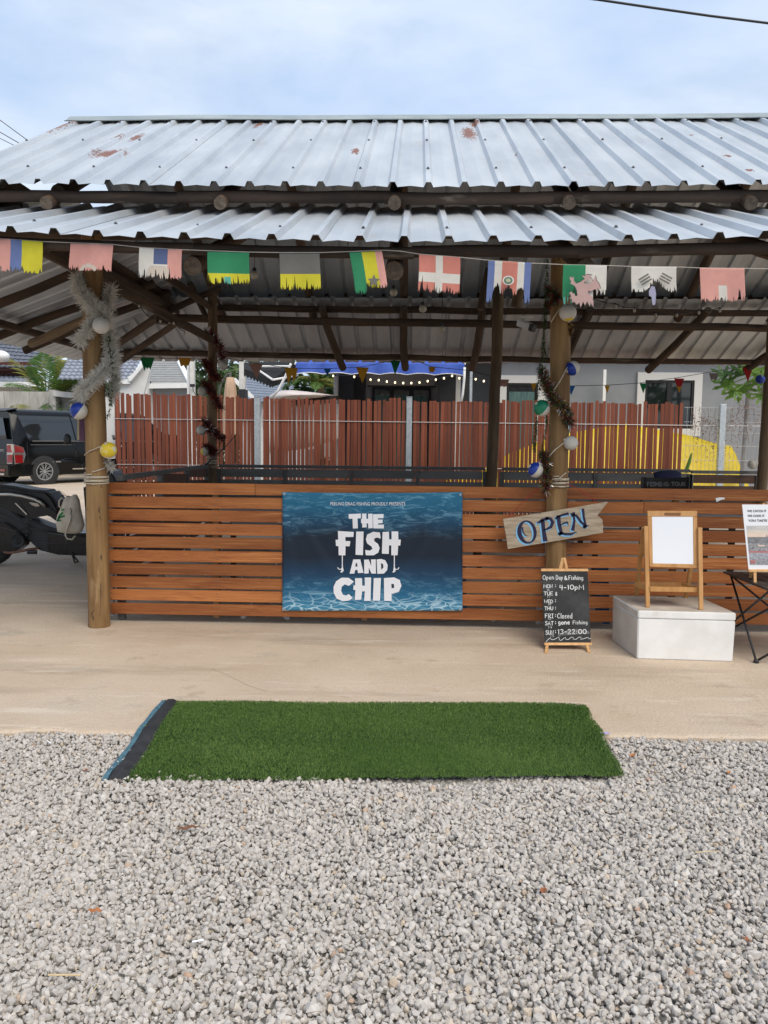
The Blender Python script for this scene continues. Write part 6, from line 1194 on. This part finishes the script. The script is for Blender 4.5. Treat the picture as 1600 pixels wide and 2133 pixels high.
a_, c_ = at(271, 793, Yg-.1), at(310, 748, Yg-.1); b = MB(); b.bar(a_, c_, .1, .2, up=(0, 1, 0)); b.build('barge_board', M_WHITE, root); b = MB(); b.bar(at(225, 795, Yg-.1), at(271, 795, Yg-.1), .1, .14); b.build('gutter', M_WHITE, root)
tile_roof('roof', at(316, 800, Yg+.4), at(398, 800, Yg+.4), at(366, 728, Yg+3.5), at(286, 728, Yg+3.5), 16, 26, mat('mid_grey_tile', (.27, .27, .265), (.33, .33, .325), 6, rough=.75), root, .008, .02)
a_, c_ = at(397, 801, Yg+.3), at(364, 738, Yg+3.0); b = MB(); b.bar(a_, c_, .16, .12); b.build('barge_board', M_WHITE, root)
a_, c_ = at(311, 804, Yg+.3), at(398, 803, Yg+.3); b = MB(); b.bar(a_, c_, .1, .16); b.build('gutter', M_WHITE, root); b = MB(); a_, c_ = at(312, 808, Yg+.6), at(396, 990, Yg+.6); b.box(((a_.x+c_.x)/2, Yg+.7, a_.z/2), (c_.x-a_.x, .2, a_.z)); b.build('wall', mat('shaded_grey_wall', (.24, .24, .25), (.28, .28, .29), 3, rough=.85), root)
Yr = 24.0; root = thing('blue_roof_house', 'low house with blue grey roof behind the parasol and black awning', 'house', at(560, 990, Yr)); root.location.z = 0
tile_roof('roof', at(500, 838, Yr), at(690, 838, Yr), at(690, 812, Yr+3), at(497, 783, Yr+3), 9, 30, mat('blue_grey_tile', (.17, .20, .25), (.22, .25, .30), 7, rough=.7), root, .01, .02)
b = MB(); a_, c_ = at(505, 838, Yr+.3), at(690, 838, Yr+.3); b.box(((a_.x+c_.x)/2, Yr+.5, a_.z/2), (c_.x-a_.x, .2, a_.z)); b.build('wall', M_HWALL, root); b = MB(); b.bar(at(488, 790, Yr-.2), at(540, 842, Yr-.2), .1, .16, up=(0, 1, 0)); b.build('barge_board', M_WHITE, root)
# stained concrete wall behind the van, white gate pillar
root = thing('concrete_wall', 'stained grey concrete boundary wall behind the black van', 'wall', at(60, 960, 27)); root.location.z = 0; M_CW = mat('stained_concrete', (.26, .25, .225), (.46, .45, .42), 2.2, (2.5, 2.5, .5), .9, spots=[(4, .56, .14, (.17, .165, .15), (4, 4, .35))])
a_, c_ = at(-260, 813, 27), at(118, 815, 27); b = MB(); b.box(((a_.x+c_.x)/2, 27.1, a_.z/2), (c_.x-a_.x, .2, a_.z)); b.build('panel', M_CW, root)
a_, c_ = at(104, 812, 26.9), at(118, 812, 26.9); b = MB(); b.box(((a_.x+c_.x)/2, 26.95, a_.z/2), (c_.x-a_.x, .3, a_.z)); b.build('pier', M_CW, root); a_, c_ = at(118, 822, 27), at(262, 838, 27); b = MB(); b.box(((a_.x+c_.x)/2, 27.3, a_.z/2), (c_.x-a_.x, .2, a_.z)); b.build('panel', M_CW, root); b = MB(); b.bar(at(116, 820, 26.9), at(262, 834, 26.9), .3, .18); b.build('coping', mat('coping', (.5, .49, .47), (.6, .59, .57), 3, rough=.85), root)
root = thing('gate_pillar', 'white gate pillar beside the left end of the red fence', 'pillar', at(228, 985, 14.3)); root.location.z = 0; a_, c_ = at(217, 826, 14.4), at(236, 826, 14.4); b = MB(); b.box(((a_.x+c_.x)/2, 14.5, a_.z/2), (c_.x-a_.x, .16, a_.z)); b.build('shaft', M_HWALL, root); b = MB(); b.tube([at(236, 908, 14.35), at(238, 914, 14.3)], .03, 8); b.build('latch', M_DKSTEEL, root)

# ------------------------------------------------------------------ vegetation
M_LF = [mat('leaf_dark', (.022, .05, .014), (.05, .09, .025), 2, rough=.6, island=True, rnd=.4, transl=.25), mat('leaf_mid', (.045, .085, .02), (.085, .13, .035), 2, rough=.6, island=True, rnd=.4, transl=.25)]
def tree(label, px, pytop, Y, w, h, m, seed, n=3500, sz=.14):
    p = at(px, pytop, Y); r = random.Random(seed); root = thing('broadleaf_tree', label, 'tree', (p.x, Y, 0), 'trees behind the houses'); zc = p.z-h/2; b = MB(); b.tube([(p.x, Y, 0), (p.x+.1, Y, zc*.5), (p.x, Y, zc)], [.2, .15, .08], 8); b.build('trunk', M_POSTD, root)
    cl = [((p.x+r.gauss(0, w*.3), Y+r.gauss(0, w*.25), zc+r.uniform(-.45, .42)*h), r.uniform(.16, .3)*min(w, h), .8) for _ in range(12)]
    b = MB()
    for c in cl[:6]: b.tube([(p.x, Y, zc*.6), c[0]], [.06, .02], 5)
    b.build('limbs', M_POSTD, root); foliage('crown', m, root, cl, n, sz, seed)
tree('dark bushy tree behind the double white pole', 425, 728, 34, 5.0, 5, M_LF[0], 1); tree('dark tree right of the back left post behind the parasol', 478, 735, 32, 4.2, 4.4, M_LF[0], 2); tree('green tree rising behind the black awning', 560, 745, 30, 4.5, 4.0, M_LF[1], 3); tree('green tree seen under the blue awning', 650, 752, 29, 4.5, 4.2, M_LF[1], 4); tree('thin tree left of the dark porch wall', 688, 760, 25, 2.2, 3.4, M_LF[0], 5, 1600)
def palm(label, px, pyc, Y, n, ln, seed, z0=None, mats=None, up=.9):
    c = at(px, pyc, Y); r = random.Random(seed); root = thing('palm', label, 'palm', (c.x, Y, 0), 'palms'); b = MB(); b.tube([(c.x, Y, 0), (c.x+.05, Y, c.z)], [.16, .1], 8); b.build('trunk', M_POSTD, root)
    for i in range(n):
        az = 2*math.pi*i/n+r.uniform(-.2, .2); el = r.uniform(.25, 1.25)*up; l = ln*r.uniform(.75, 1.1); d0 = Vector((math.cos(az)*math.cos(el), math.sin(az)*math.cos(el), math.sin(el))); pts = []
        for k in range(11): t = k/10; p = c+d0*l*t; p.z -= l*.55*t*t*math.cos(el)+.12*l*t*t; pts.append(p)
        b = MB(); b.tube(pts, [.014*(1-.8*k/10) for k in range(11)], 4)
        for k in range(1, 10):
            for q in range(3):
                t = k+q/3; kk_ = min(int(t), 9); p = pts[kk_].lerp(pts[kk_+1], t-kk_); tg = (pts[kk_+1]-pts[kk_]).normalized(); sd = tg.cross(Vector((0, 0, 1))).normalized()
                for s_ in (-1, 1):
                    dl = (sd*s_+tg*.7+Vector((0, 0, -.15+r.uniform(-.2, .2)))).normalized(); ll = l*.34*math.sin(math.pi*min(.95, .12+t/11)); nw = dl.cross(tg).normalized()*0+tg*.026; b.add((p, p+dl*ll*.5+nw, p+dl*ll+Vector((0, 0, -.12*ll)), p+dl*ll*.5-nw), ((0, 1, 2, 3),))
        b.build('frond', mats[i % len(mats)], root, weld=False)
M_PALM = [mat('palm_green', (.09, .19, .028), (.14, .25, .045), 4, rough=.5, transl=.25), mat('palm_yellow', (.18, .2, .03), (.25, .24, .05), 4, rough=.5, transl=.25), mat('palm_deep', (.05, .12, .025), (.08, .16, .035), 4, rough=.5, transl=.25)]
palm('bushy areca palm behind the concrete wall', 98, 836, 28.2, 14, 2.5, 3, mats=M_PALM, up=1.2); palm('second areca palm clump right of it behind the concrete wall', 140, 842, 28.0, 11, 1.9, 4, mats=M_PALM, up=1.15); palm('small palm with yellow fronds under the blue awning', 665, 800, 24.0, 12, 1.0, 8, mats=M_PALM)
# papaya
root = thing('papaya_tree', 'papaya tree with large lobed leaves in front of the grey house', 'tree', at(1560, 985, 15.0)); root.location.z = 0; tp = at(1575, 770, 15.0); b = MB(); b.tube([(tp.x+.3, 15.1, 0), (tp.x+.2, 15.1, tp.z)], [.07, .05], 8); b.build('trunk', mat('papaya_trunk', (.2, .19, .16), (.3, .28, .24), 8, rough=.85), root)
M_PAP = [mat('papaya_leaf', (.10, .20, .03), (.16, .27, .05), 5, rough=.5, transl=.35), mat('papaya_leaf_dark', (.03, .075, .02), (.05, .11, .025), 5, rough=.5, transl=.2)]
for i, (px, py, s_, ang, mi) in enumerate(((1520, 800, .34, 2.9, 0), (1545, 806, .36, -1.6, 0), (1510, 782, .3, 2.6, 1), (1545, 778, .34, 1.9, 1), (1580, 790, .34, -.9, 0), (1585, 822, .28, -1.4, 0), (1565, 775, .36, 1.0, 0), (1600, 800, .34, 0, 1), (1530, 815, .24, -2.2, 0))):
    c = at(px, py, 14.85-.05*i); b = MB(); b.tube([c, Vector((tp.x+.2, 15.1, tp.z))], .012, 5); b.build('petiole', M_PAP[0], root); b = MB(); out = []
    for k in range(7):
        a_ = ang+(k-3)*.62; L_ = s_*(1-.09*abs(k-3))
        for da, rr in ((-.2, .45), (-.13, .62), (-.17, .75), (-.06, .86), (0, 1.0), (.06, .86), (.17, .75), (.13, .62), (.2, .45)): out.append(c+Vector((math.cos(a_+da)*L_*rr, -.10*rr*math.sin(k*1.3+i), math.sin(a_+da)*L_*rr*.82)))
    n = len(out); b.add([c]+out, [(0, 1+k, 1+(k+1) % n) for k in range(n)]); b.build('leaf', M_PAP[mi], root, weld=False)
# low distant tree belt so that no bare horizon shows
cl = [((x, 62+6*math.sin(x), 2.2+1.2*math.sin(x*1.7)), 3.2, .8) for x in np.arange(-48, 50, 2.6)]
o = foliage('tree_line', M_LF, None, cl, 12000, .5, 77); stuff(o); o['label'] = 'distant green tree belt behind the houses'; o['category'] = 'trees'

# ------------------------------------------------------------------ overhead cables
for lb, pts, Y, r_ in (('black overhead cable crossing the upper right corner of the sky', [(1180, -9), (1245, -1), (1360, 16), (1480, 33), (1600, 48), (1800, 74)], 9.0, .012), ('upper thin power line at the left edge of the sky', [(-200, 120), (0, 250), (60, 294), (140, 352)], 34, .018), ('lower thin power line at the left edge of the sky', [(-200, 165), (0, 275), (50, 304), (140, 356)], 34, .018), ('lowest thin power line at the left edge of the sky', [(-200, 200), (0, 288), (40, 308), (140, 360)], 34, .014)):
    o = MB(); o.tube([at(x, y, Y) for x, y in pts], r_, 6); tag(o.build('overhead_cable', M_BLACK, None), lb, 'cable', 'overhead cables')
# ------------------------------------------------------------------ black van
M_PAINT = mat('black_car_paint', (.004, .0045, .005), rough=.12, spec=.28); M_VGL = mat('tinted_glass', (.012, .014, .016), rough=.04, spec=.9); M_TYRE = mat('tyre_rubber', (.018, .018, .018), (.03, .03, .03), 20, rough=.85); M_ALLOY = mat('alloy_rim', (.42, .42, .42), rough=.3, metal=.8)
M_TAIL = mat('tail_lamp_red', (.20, .005, .008), rough=.12, spec=.7, coat=.5); M_CHROME = mat('chrome_trim', (.6, .6, .6), rough=.15, metal=.95)
vr = gz(31, 1012); VA = math.radians(36); vx = Vector((math.sin(VA), math.cos(VA), 0)); vy = Vector((-math.cos(VA), math.sin(VA), 0)); S = 1.07
root = thing('black_van', 'glossy black passenger van parked by the concrete wall, seen from its rear corner', 'van', vr)
VB = vr
def vp(x, y, z): return VB+(vx*x+vy*y)*S+Vector((0, 0, z*S))           # x forward from the tail, y across from the near side, z up
W_ = 1.92
def sec(x):
    """half-section from sill to roof centre: (inset from the near side, height)"""
    r = min(1, max(0, x/.35)); rr = .06*(1-r)**2; fz = 0
    top = 1.93-.05*(1-r)**2-.02*max(0, x-3)**2
    if x > 4.0: top = 1.93-.04-(x-4.0)*.72
    return [(.10+rr, .24), (.035+rr, .32), (.005+rr, .55), (0+rr, .85), (.02+rr, 1.13), (.065+rr, 1.30), (.15+rr, 1.70 if x < 4 else min(1.7, top-.1)), (.21+rr, 1.82 if x < 4 else top-.06), (.36+rr, top-.012), (W_/2, top)]
b = MB(); xs2 = [0.0, .04, .12, .3, .7, 1.4, 2.2, 3.0, 3.6, 4.0, 4.3, 4.6, 4.9, 5.1]; k = 10; rows = []
for x in xs2:
    s_ = sec(x); row = [vp(x-(0.0 if x > .05 else -.05*(z/1.9)), i_, z) for i_, z in s_]+[vp(x-(0.0 if x > .05 else -.05*(z/1.9)), W_-i_, z) for i_, z in s_[-2::-1]]; rows.append(row)
m_ = len(rows[0]); b.add([p for r_ in rows for p in r_], [(i*m_+j, (i+1)*m_+j, (i+1)*m_+j+1, i*m_+j+1) for i in range(len(xs2)-1) for j in range(m_-1)]); b.add(rows[0], [tuple(range(m_))]); b.add(rows[-1], [tuple(range(m_))]); b.build('body', M_PAINT, root, smooth=.6)
def sidepanel(name, x0, x1, z0, z1, m, x0b=None, x1b=None, off=.008):
    """panel lying on the near side between two heights, top edge x0..x1, bottom edge x0b..x1b"""
    x0b = x0 if x0b is None else x0b; x1b = x1 if x1b is None else x1b; b = MB(); nx, nz = 8, 6; vs = []
    prof = [(z, i_) for i_, z in sec(1.5)]
    for i in range(nx+1):
        for j in range(nz+1):
            z = z0+(z1-z0)*j/nz; f = j/nz; xa, xb_ = x0b+(x0-x0b)*f, x1b+(x1-x1b)*f; vs.append(vp(xa+(xb_-xa)*i/nx, np.interp(z, [p[0] for p in prof], [p[1] for p in prof])-off, z))
    b.add(vs, [(i*(nz+1)+j, (i+1)*(nz+1)+j, (i+1)*(nz+1)+j+1, i*(nz+1)+j+1) for i in range(nx) for j in range(nz)]); return b.build(name, m, root, smooth=True, weld=False)
sidepanel('side_window', .20, 1.62, 1.12, 1.76, M_VGL, .42, 1.70); sidepanel('side_window', 1.66, 3.05, 1.14, 1.74, M_VGL, 1.74, 3.12); sidepanel('side_window', 3.1, 3.9, 1.14, 1.70, M_VGL, 3.16, 4.3)
sidepanel('side_moulding', .95, 4.0, .565, .60, M_CHROME); sidepanel('sill_trim', 1.6, 4.0, .37, .40, M_CHROME); sidepanel('belt_trim', .5, 4.3, 1.108, 1.13, M_DKSTEEL); 
b = MB(); b.bar(vp(2.95, -.03, .98), vp(3.16, -.03, .98), .05, .05); b.build('door_handle', M_CHROME, root, bevel=.01)
b = MB(); s_ = [(.02, 1.04, .0), (.24, .96, -.0), (.30, .78, 0), (.24, .58, 0), (.04, .54, 0)]
lens = [vp(x, .045-.06*min(1, x*4), z) for x, z, _ in s_]; rear = [vp(-.02, .30, 1.04), vp(-.03, .30, .54)]
b.add(lens+rear, [(0, 1, 2, 3, 4), (5, 0, 4, 6)]); b.build('tail_lamp', M_CHROME, root, weld=False)
for z0, z1 in ((.83, 1.01), (.57, .77)):
    b = MB(); b.add([vp(.04, .03, z1), vp(.22, -.022, z1-.05*(z0 > .8)), vp(.265 if z0 > .8 else .22, -.025, z0), vp(.05, .022, z0), vp(-.032, .27, z1), vp(-.042, .27, z0)], [(0, 1, 2, 3), (4, 0, 3, 5)]); b.build('red_lens', M_TAIL, root, weld=False)
b = MB(); b.add([vp(-.005, .42, 1.70), vp(-.005, W_-.42, 1.70), vp(-.045+.04, W_-.26, 1.16), vp(-.005, .26, 1.16)], [(0, 1, 2, 3)]); [setattr(v, 'x', v.x) for v in b.v]; b.v = [v-vx*.035 for v in b.v]; b.build('tailgate_glass', M_VGL, root, weld=False)
b = MB(); b.prism([vp(-.06, .22, 1.86), vp(-.06, W_-.22, 1.86), vp(.3, W_-.3, 1.93), vp(.3, .3, 1.93)], (0, 0, .025)); b.build('roof_spoiler', M_BLACK, root, bevel=.008)
b = MB(); b.prism([vp(-.10, .08, .22), vp(-.10, W_-.08, .22), vp(.22, W_+.0, .22), vp(.7, W_+.0, .24), vp(.7, -.012, .24), vp(.22, -.012, .22)], (0, 0, .33*S)); b.build('bumper', M_PAINT, root, bevel=.04, segs=3, smooth=.6)
b = MB(); b.box(vp(-.108, .42, .38), (.34, .02, .05), Matrix.Rotation(-VA, 3, 'Z')); b.build('reflector', M_TAIL, root); b = MB(); b.box(vp(-.108, .62, .28), (.7, .02, .05), Matrix.Rotation(-VA, 3, 'Z')); b.build('bumper_trim', M_CHROME, root)
b = MB(); fvan = lambda x, y: vp(-.058, .34+x*.001, y*.001)
for s_, x0, x1, y in (('III', 40, 230, 860),): stroke_text(b, s_, x0, x1, -y, 40, 10, lambda x, y: vp(-.062, .62-x*.001, -y*.001))
stuff(b.build('badge', M_CHROME, root, weld=False)); b = MB(); b.box(vp(-.058, .52, .47), (.28, .01, .04), Matrix.Rotation(-VA, 3, 'Z')); b.build('name_badge', M_CHROME, root)
for x0, z0, z1 in ((1.68, .36, 1.10), (3.08, .36, 1.10), (.36, .62, 1.10)):
    b = MB(); b.tube([vp(x0, np.interp(z, [.24, .32, .55, .85, 1.13], [.10, .035, .005, 0, .02])-.002, z) for z in np.linspace(z0, z1, 6)], .007, 4); b.build('door_seam', M_BLACK, root)
b = MB(); b.tube([vp(x, .012, 1.02) for x in (.45, 1.0, 1.66)], .008, 4); b.build('sliding_rail', M_DKSTEEL, root)
def wheel(x, near, name='wheel'):
    yc = .03 if near else W_-.03; sg = -1 if near else 1; c = vp(x, yc, .34); ax = vy*sg; R_ = .34*S
    b = MB(); b.lathe(c, ax, [(-.16, R_*.55), (-.16, R_*.96), (-.13, R_), (.03, R_), (.05, R_*.96), (.052, R_*.70), (.03, R_*.66)], 28); w_ = b.build('wheel', M_TYRE, root, smooth=.7)
    b = MB(); b.lathe(c, ax, [(.03, R_*.68), (.045, R_*.68), (.045, R_*.61), (.0, R_*.6), (-.06, R_*.58), (-.06, 0)], 28, mis=[0, 0, 0, 0, 1]); e1 = ax.orthogonal().normalized(); e2 = ax.cross(e1)
    for q in range(10):
        for da in (-.11, .11): a_ = q*2*math.pi/10; d1 = e1*math.cos(a_)+e2*math.sin(a_); d2 = e1*math.cos(a_+da)+e2*math.sin(a_+da); b.bar(c+d1*R_*.1+ax*.03, c+d2*R_*.62+ax*.036, .016, .014, 0, ax)
    b.lathe(c, ax, [(.02, R_*.13), (.04, R_*.12), (.045, 0)], 14); b.build('rim', [M_ALLOY, M_BLACK], w_, smooth=.6)
    b = MB(); b.lathe(c-ax*.02, ax, [(.058, R_*1.18), (.062, R_*1.16), (.05, R_*.9)], 28); b.build('wheel_arch', M_BLACK, root, smooth=.7)
wheel(.80, True); wheel(4.15, True); wheel(.80, False); wheel(4.15, False)

# ------------------------------------------------------------------ scooter
SY = 8.45
root = thing('black_scooter', 'black maxi scooter parked on its stand left of the left front post', 'scooter', gz(120, 1180))
M_RAILD = mat('dull_grey_trim', (.07, .07, .072), rough=.4, metal=.3); M_SC = mat('satin_black_plastic', (.006, .006, .0065), (.012, .012, .013), 7, rough=.22, spec=.4); M_SEAT = mat('seat_vinyl', (.006, .006, .006), (.011, .011, .012), 9, rough=.42); M_SG = mat('grey_plastic', (.016, .016, .017), (.028, .028, .03), 9, rough=.45); M_RAIL = mat('grab_rail_metal', (.50, .47, .42), rough=.3, metal=.7); M_RUST = mat('rusty_stand', (.16, .075, .045), (.25, .13, .08), 18, rough=.85)
def spx(pts, w, name, m, yoff=0.0, bev=.012, smooth=.6):
    c0 = SY+yoff; b = MB(); b.prism([at(x, y, c0-w/2) for x, y in pts], (0, w, 0)); return b.build(name, m, root, bevel=bev, segs=2, smooth=smooth)
spx([(-60, 1018), (0, 1009), (30, 1013), (60, 1019), (96, 1022), (110, 1036), (120, 1054), (121, 1066), (108, 1062), (85, 1042), (55, 1030), (0, 1024), (-60, 1034)], .30, 'seat', M_SEAT, bev=.03)
spx([(-70, 1030), (0, 1024), (60, 1030), (90, 1046), (118, 1066), (122, 1090), (100, 1074), (60, 1080), (30, 1068), (0, 1056), (-60, 1050)], .26, 'side_cowl', M_SC)
spx([(-60, 1042), (0, 1046), (22, 1062), (45, 1080), (58, 1080), (100, 1096), (140, 1108), (182, 1112), (182, 1158), (120, 1156), (80, 1146), (60, 1126), (45, 1120), (20, 1100), (-10, 1092), (-60, 1080)], .22, 'body_shell', M_SG)
spx([(28, 1046), (40, 1040), (62, 1074), (58, 1080), (44, 1072)], .27, 'side_badge_panel', M_SC, bev=.006)
spx([(95, 1106), (140, 1110), (230, 1112), (235, 1150), (180, 1158), (100, 1152)], .30, 'footboard', M_SC)
spx([(-40, 1090), (10, 1088), (42, 1110), (48, 1136), (30, 1150), (0, 1152), (-40, 1140)], .18, 'engine_case', M_SC, yoff=-.06)
c = at(37, 1126, SY-.17); b = MB(); R_ = 14*SY/F; b.lathe(c, (0, -1, 0), [(-.05, R_*1.05), (.0, R_*1.05), (.01, R_*.95), (.004, R_*.72), (.0, R_*.70), (.0, 0)], 24, mis=[0, 0, 0, 1, 1]); 
for q in range(12): a_ = q*math.pi/6; b.bar(c+Vector((math.cos(a_)*R_*.15, -.006, math.sin(a_)*R_*.15)), c+Vector((math.cos(a_)*R_*.72, -.006, math.sin(a_)*R_*.72)), .005, .004, 2, (0, 1, 0))
b.build('fan_cover', [M_SG, M_BLACK, M_SG], root, smooth=.6)
b = MB(); b.tube([at(-40, 1030, SY-.15), at(22, 1030, SY-.17), at(45, 1033, SY-.17), at(72, 1040, SY-.17), at(84, 1046, SY-.17), at(95, 1056, SY-.15)], .018, 8); b.build('grab_rail', M_RAIL, root, smooth=True)
b = MB(); b.bar(at(32, 1048, SY-.142), at(56, 1072, SY-.142), .012, .002, 0, (0, 1, 0)); b.build('badge_strip', M_RAIL, root)
spx([(172, 1012), (180, 1018), (200, 1000), (214, 985), (226, 976), (236, 990), (244, 1006), (246, 1030), (236, 1060), (215, 1112), (178, 1112), (176, 1060)], .32, 'leg_shield', M_SC, bev=.03)
spx([(212, 990), (216, 960), (222, 956), (228, 980)], .26, 'windscreen', M_VGL, bev=.004)
def swheel(px, py, rpx, name):
    c = at(px, py, SY); R_ = rpx*SY/F; b = MB(); b.lathe(c, (0, -1, 0), [(-.06, R_*.68), (-.065, R_*.9), (-.03, R_), (.03, R_), (.065, R_*.9), (.06, R_*.68)], 28); w_ = b.build(name, M_TYRE, root, smooth=True); b = MB(); b.lathe(c, (0, -1, 0), [(-.05, R_*.7), (.05, R_*.7), (.05, R_*.62), (.02, R_*.6)], 28); b.lathe(c, (0, -1, 0), [(-.05, R_*.2), (.06, R_*.2), (.06, 0)], 14)
    for q in range(5): a_ = q*2*math.pi/5; b.bar(c+Vector((math.cos(a_)*R_*.15, 0, math.sin(a_)*R_*.15)), c+Vector((math.cos(a_)*R_*.66, 0, math.sin(a_)*R_*.66)), .03, .03, 0, (0, 1, 0))
    b.build('rim', M_SG, w_)
rw = gz(-22, 1186); swheel(-22, 1186-.27*F/SY-6, .27*F/SY, 'wheel'); swheel(262, 1186-.25*F/SY-6, .25*F/SY, 'wheel')
for s_ in (-1, 1): b = MB(); b.tube([at(222, 1010, SY+s_*.09), at(262, 1132, SY+s_*.09)], .02, 8); b.build('fork', M_SG, root)
spx([(232, 1092), (262, 1078), (292, 1092), (286, 1098), (262, 1086), (238, 1100)], .14, 'mudguard', M_SC)
b = MB(); b.tube([at(188, 968, SY), at(190, 1000, SY), at(196, 1020, SY)], .025, 8); b.build('steering_stem', M_BLACK, root)
b = MB(); b.tube([at(170, 962, SY-.33), at(182, 958, SY-.15), at(188, 966, SY), at(190, 958, SY+.15), at(186, 960, SY+.33)], .014, 8); b.build('handlebar', M_BLACK, root, smooth=True)
b = MB(); b.tube([at(128, 960, SY-.36), at(152, 961, SY-.35), at(172, 962, SY-.33)], .017, 8); b.tube([at(134, 956, SY-.36), at(165, 954, SY-.34)], .007, 6); b.build('grip', M_BLACK, root, smooth=True)
b = MB(); b.tube([at(162, 952, SY-.33), at(160, 938, SY-.34), at(150, 925, SY-.36)], .006, 6); b.build('mirror_arm', M_BLACK, root); c = at(140, 915, SY-.36); b = MB(); b.ball(c, 10.5*SY/F, sc=(.8, .35, 1.05)); b.build('mirror', M_BLACK, root, smooth=True)
b = MB(); b.tube([at(8, 1150, SY-.14), at(20, 1152, SY-.15), at(45, 1148, SY-.15), at(62, 1144, SY-.14), at(80, 1142, SY-.12)], .014, 7); b.build('stand_bracket', M_RUST, root, smooth=True)
b = MB(); b.tube([at(58, 1150, SY-.14), at(76, 1150, SY-.14)], .022, 8); b.build('footpeg', M_SG, root)
p0 = at(150, 1152, SY-.16); g0 = gz(156, 1174); b = MB(); b.tube([p0, g0+Vector((0, 0, .012)), g0+Vector((.04, .0, .02)), at(152, 1156, SY-.18)], .010, 6); b.build('side_stand', M_BLACK, root, smooth=True)
for pts in ([(-30, 1062), (20, 1080), (60, 1100), (120, 1112)], [(60, 1128), (110, 1132), (180, 1134)], [(100, 1098), (102, 1150)], [(140, 1112), (138, 1154)], [(0, 1098), (30, 1106), (52, 1100)]):
    b = MB(); b.tube([at(x, y, SY-.152) for x, y in pts], .004, 5); b.build('panel_seam', M_RAILD, root, smooth=True)
b = MB(); pts = [at(56+3*math.cos(t*1.3), 1086+t*1.4, SY-.15-.012*math.sin(t*1.3)) for t in range(24)]; b.tube(pts, .005, 5); b.build('shock_spring', M_RAILD, root, smooth=True)
b = MB(); b.tube([at(170, 960, SY-.30), at(178, 985, SY-.25), at(186, 1010, SY-.16)], .005, 5); b.build('brake_hose', M_BLACK, root, smooth=True)
b = MB(); b.pillow([at(x, y, SY-.162) for x, y in ((60, 1046), (78, 1048), (84, 1054), (76, 1056), (66, 1052))], .006); b.build('side_marker', mat('amber_lens', (.5, .42, .34), rough=.2), root, smooth=True)
b = MB(); b.tube([at(100, 1110, SY-.155), at(140, 1116, SY-.158), at(180, 1118, SY-.158)], .008, 6); b.build('floor_trim', M_RAILD, root, smooth=True)
# canvas bag hanging on the scooter
root = thing('canvas_bag', 'beige canvas drawstring bag with green print hanging on the scooter', 'bag', at(148, 1122, SY-.26)); BY = SY-.27
M_CAN = mat('beige_canvas_bag', (.58, .49, .37), (.72, .63, .50), 9, rough=.9, bump=.5, bscale=14, bdist=.02)
outl = [(121, 1108), (117, 1088), (120, 1072), (126, 1060), (132, 1044), (137, 1034), (142, 1032), (147, 1034), (153, 1030), (160, 1030), (165, 1040), (168, 1060), (173, 1080), (175, 1096), (170, 1108), (160, 1112), (140, 1112)]
b = MB(); b.pillow([at(x, y, BY) for x, y in outl], .085, at(146, 1082, BY), rings=(1, .95, .85, .68, .45, .2)); 
for v in b.v: v.y += .016*mnoise.noise(Vector((v.x*14, v.z*8, 3)))
b.build('sack', M_CAN, root, smooth=True)
b = MB(); b.tube([at(148, 1072, BY-.095), at(146, 1085, BY-.10), at(140, 1100, BY-.09), at(136, 1114, BY-.07), at(140, 1122, BY-.07), at(150, 1124, BY-.06), at(157, 1116, BY-.05)], .009, 7); b.build('strap', M_CAN, root, smooth=True); b = MB(); b.tube([at(130, 1060, BY-.05), at(123, 1054, BY-.06), at(123, 1044, BY-.06), at(128, 1037, BY-.05), at(133, 1040, BY-.04)], .008, 7); b.build('loop', M_CAN, root, smooth=True)
b = MB(); b.tube([at(120, 1020, BY-.03), at(130, 1026, BY-.05), at(140, 1034, BY-.06), at(126, 1028, BY-.04)], .003, 5); b.build('drawstring', M_ROPE, root, smooth=True)
b = MB()
for pl, w in (([(120, 1085), (124, 1074), (130, 1068)], 4), ([(122, 1078), (134, 1075)], 3.5), ([(128, 1063), (133, 1061)], 3), ([(119, 1084), (126, 1084)], 3)): ribbon(b, pl, w, lambda x, y: at(x, y, BY-.088))
stuff(b.build('green_print', mat('green_ink', (.03, .25, .07), rough=.8), root, weld=False))
b = MB(); b.tube([at(146, 1058, BY-.09), at(149, 1064, BY-.10), at(147, 1072, BY-.10)], .004, 6); b.build('clip', M_BLACK, root)
# small wooden plaques hanging by the left post
root = thing('wooden_plaque', 'narrow yellow and purple painted boards hanging behind the left front post', 'plaque', at(170, 920, 5.95))
for px0, px1, py0, py1, m in ((161, 167, 872, 916, mat('plaque_yellow', (.42, .33, .17), rough=.8)), (165, 176, 870, 919, mat('plaque_purple', (.10, .045, .075), rough=.8))):
    Yq = 5.88 if px0 < 164 else 5.85; b = MB(); b.prism([at(px0, py0, Yq), at(px1, py0, Yq), at(px1, py1, Yq), at(px0, py1, Yq)], (0, .015, 0)); b.build('board', m, root)
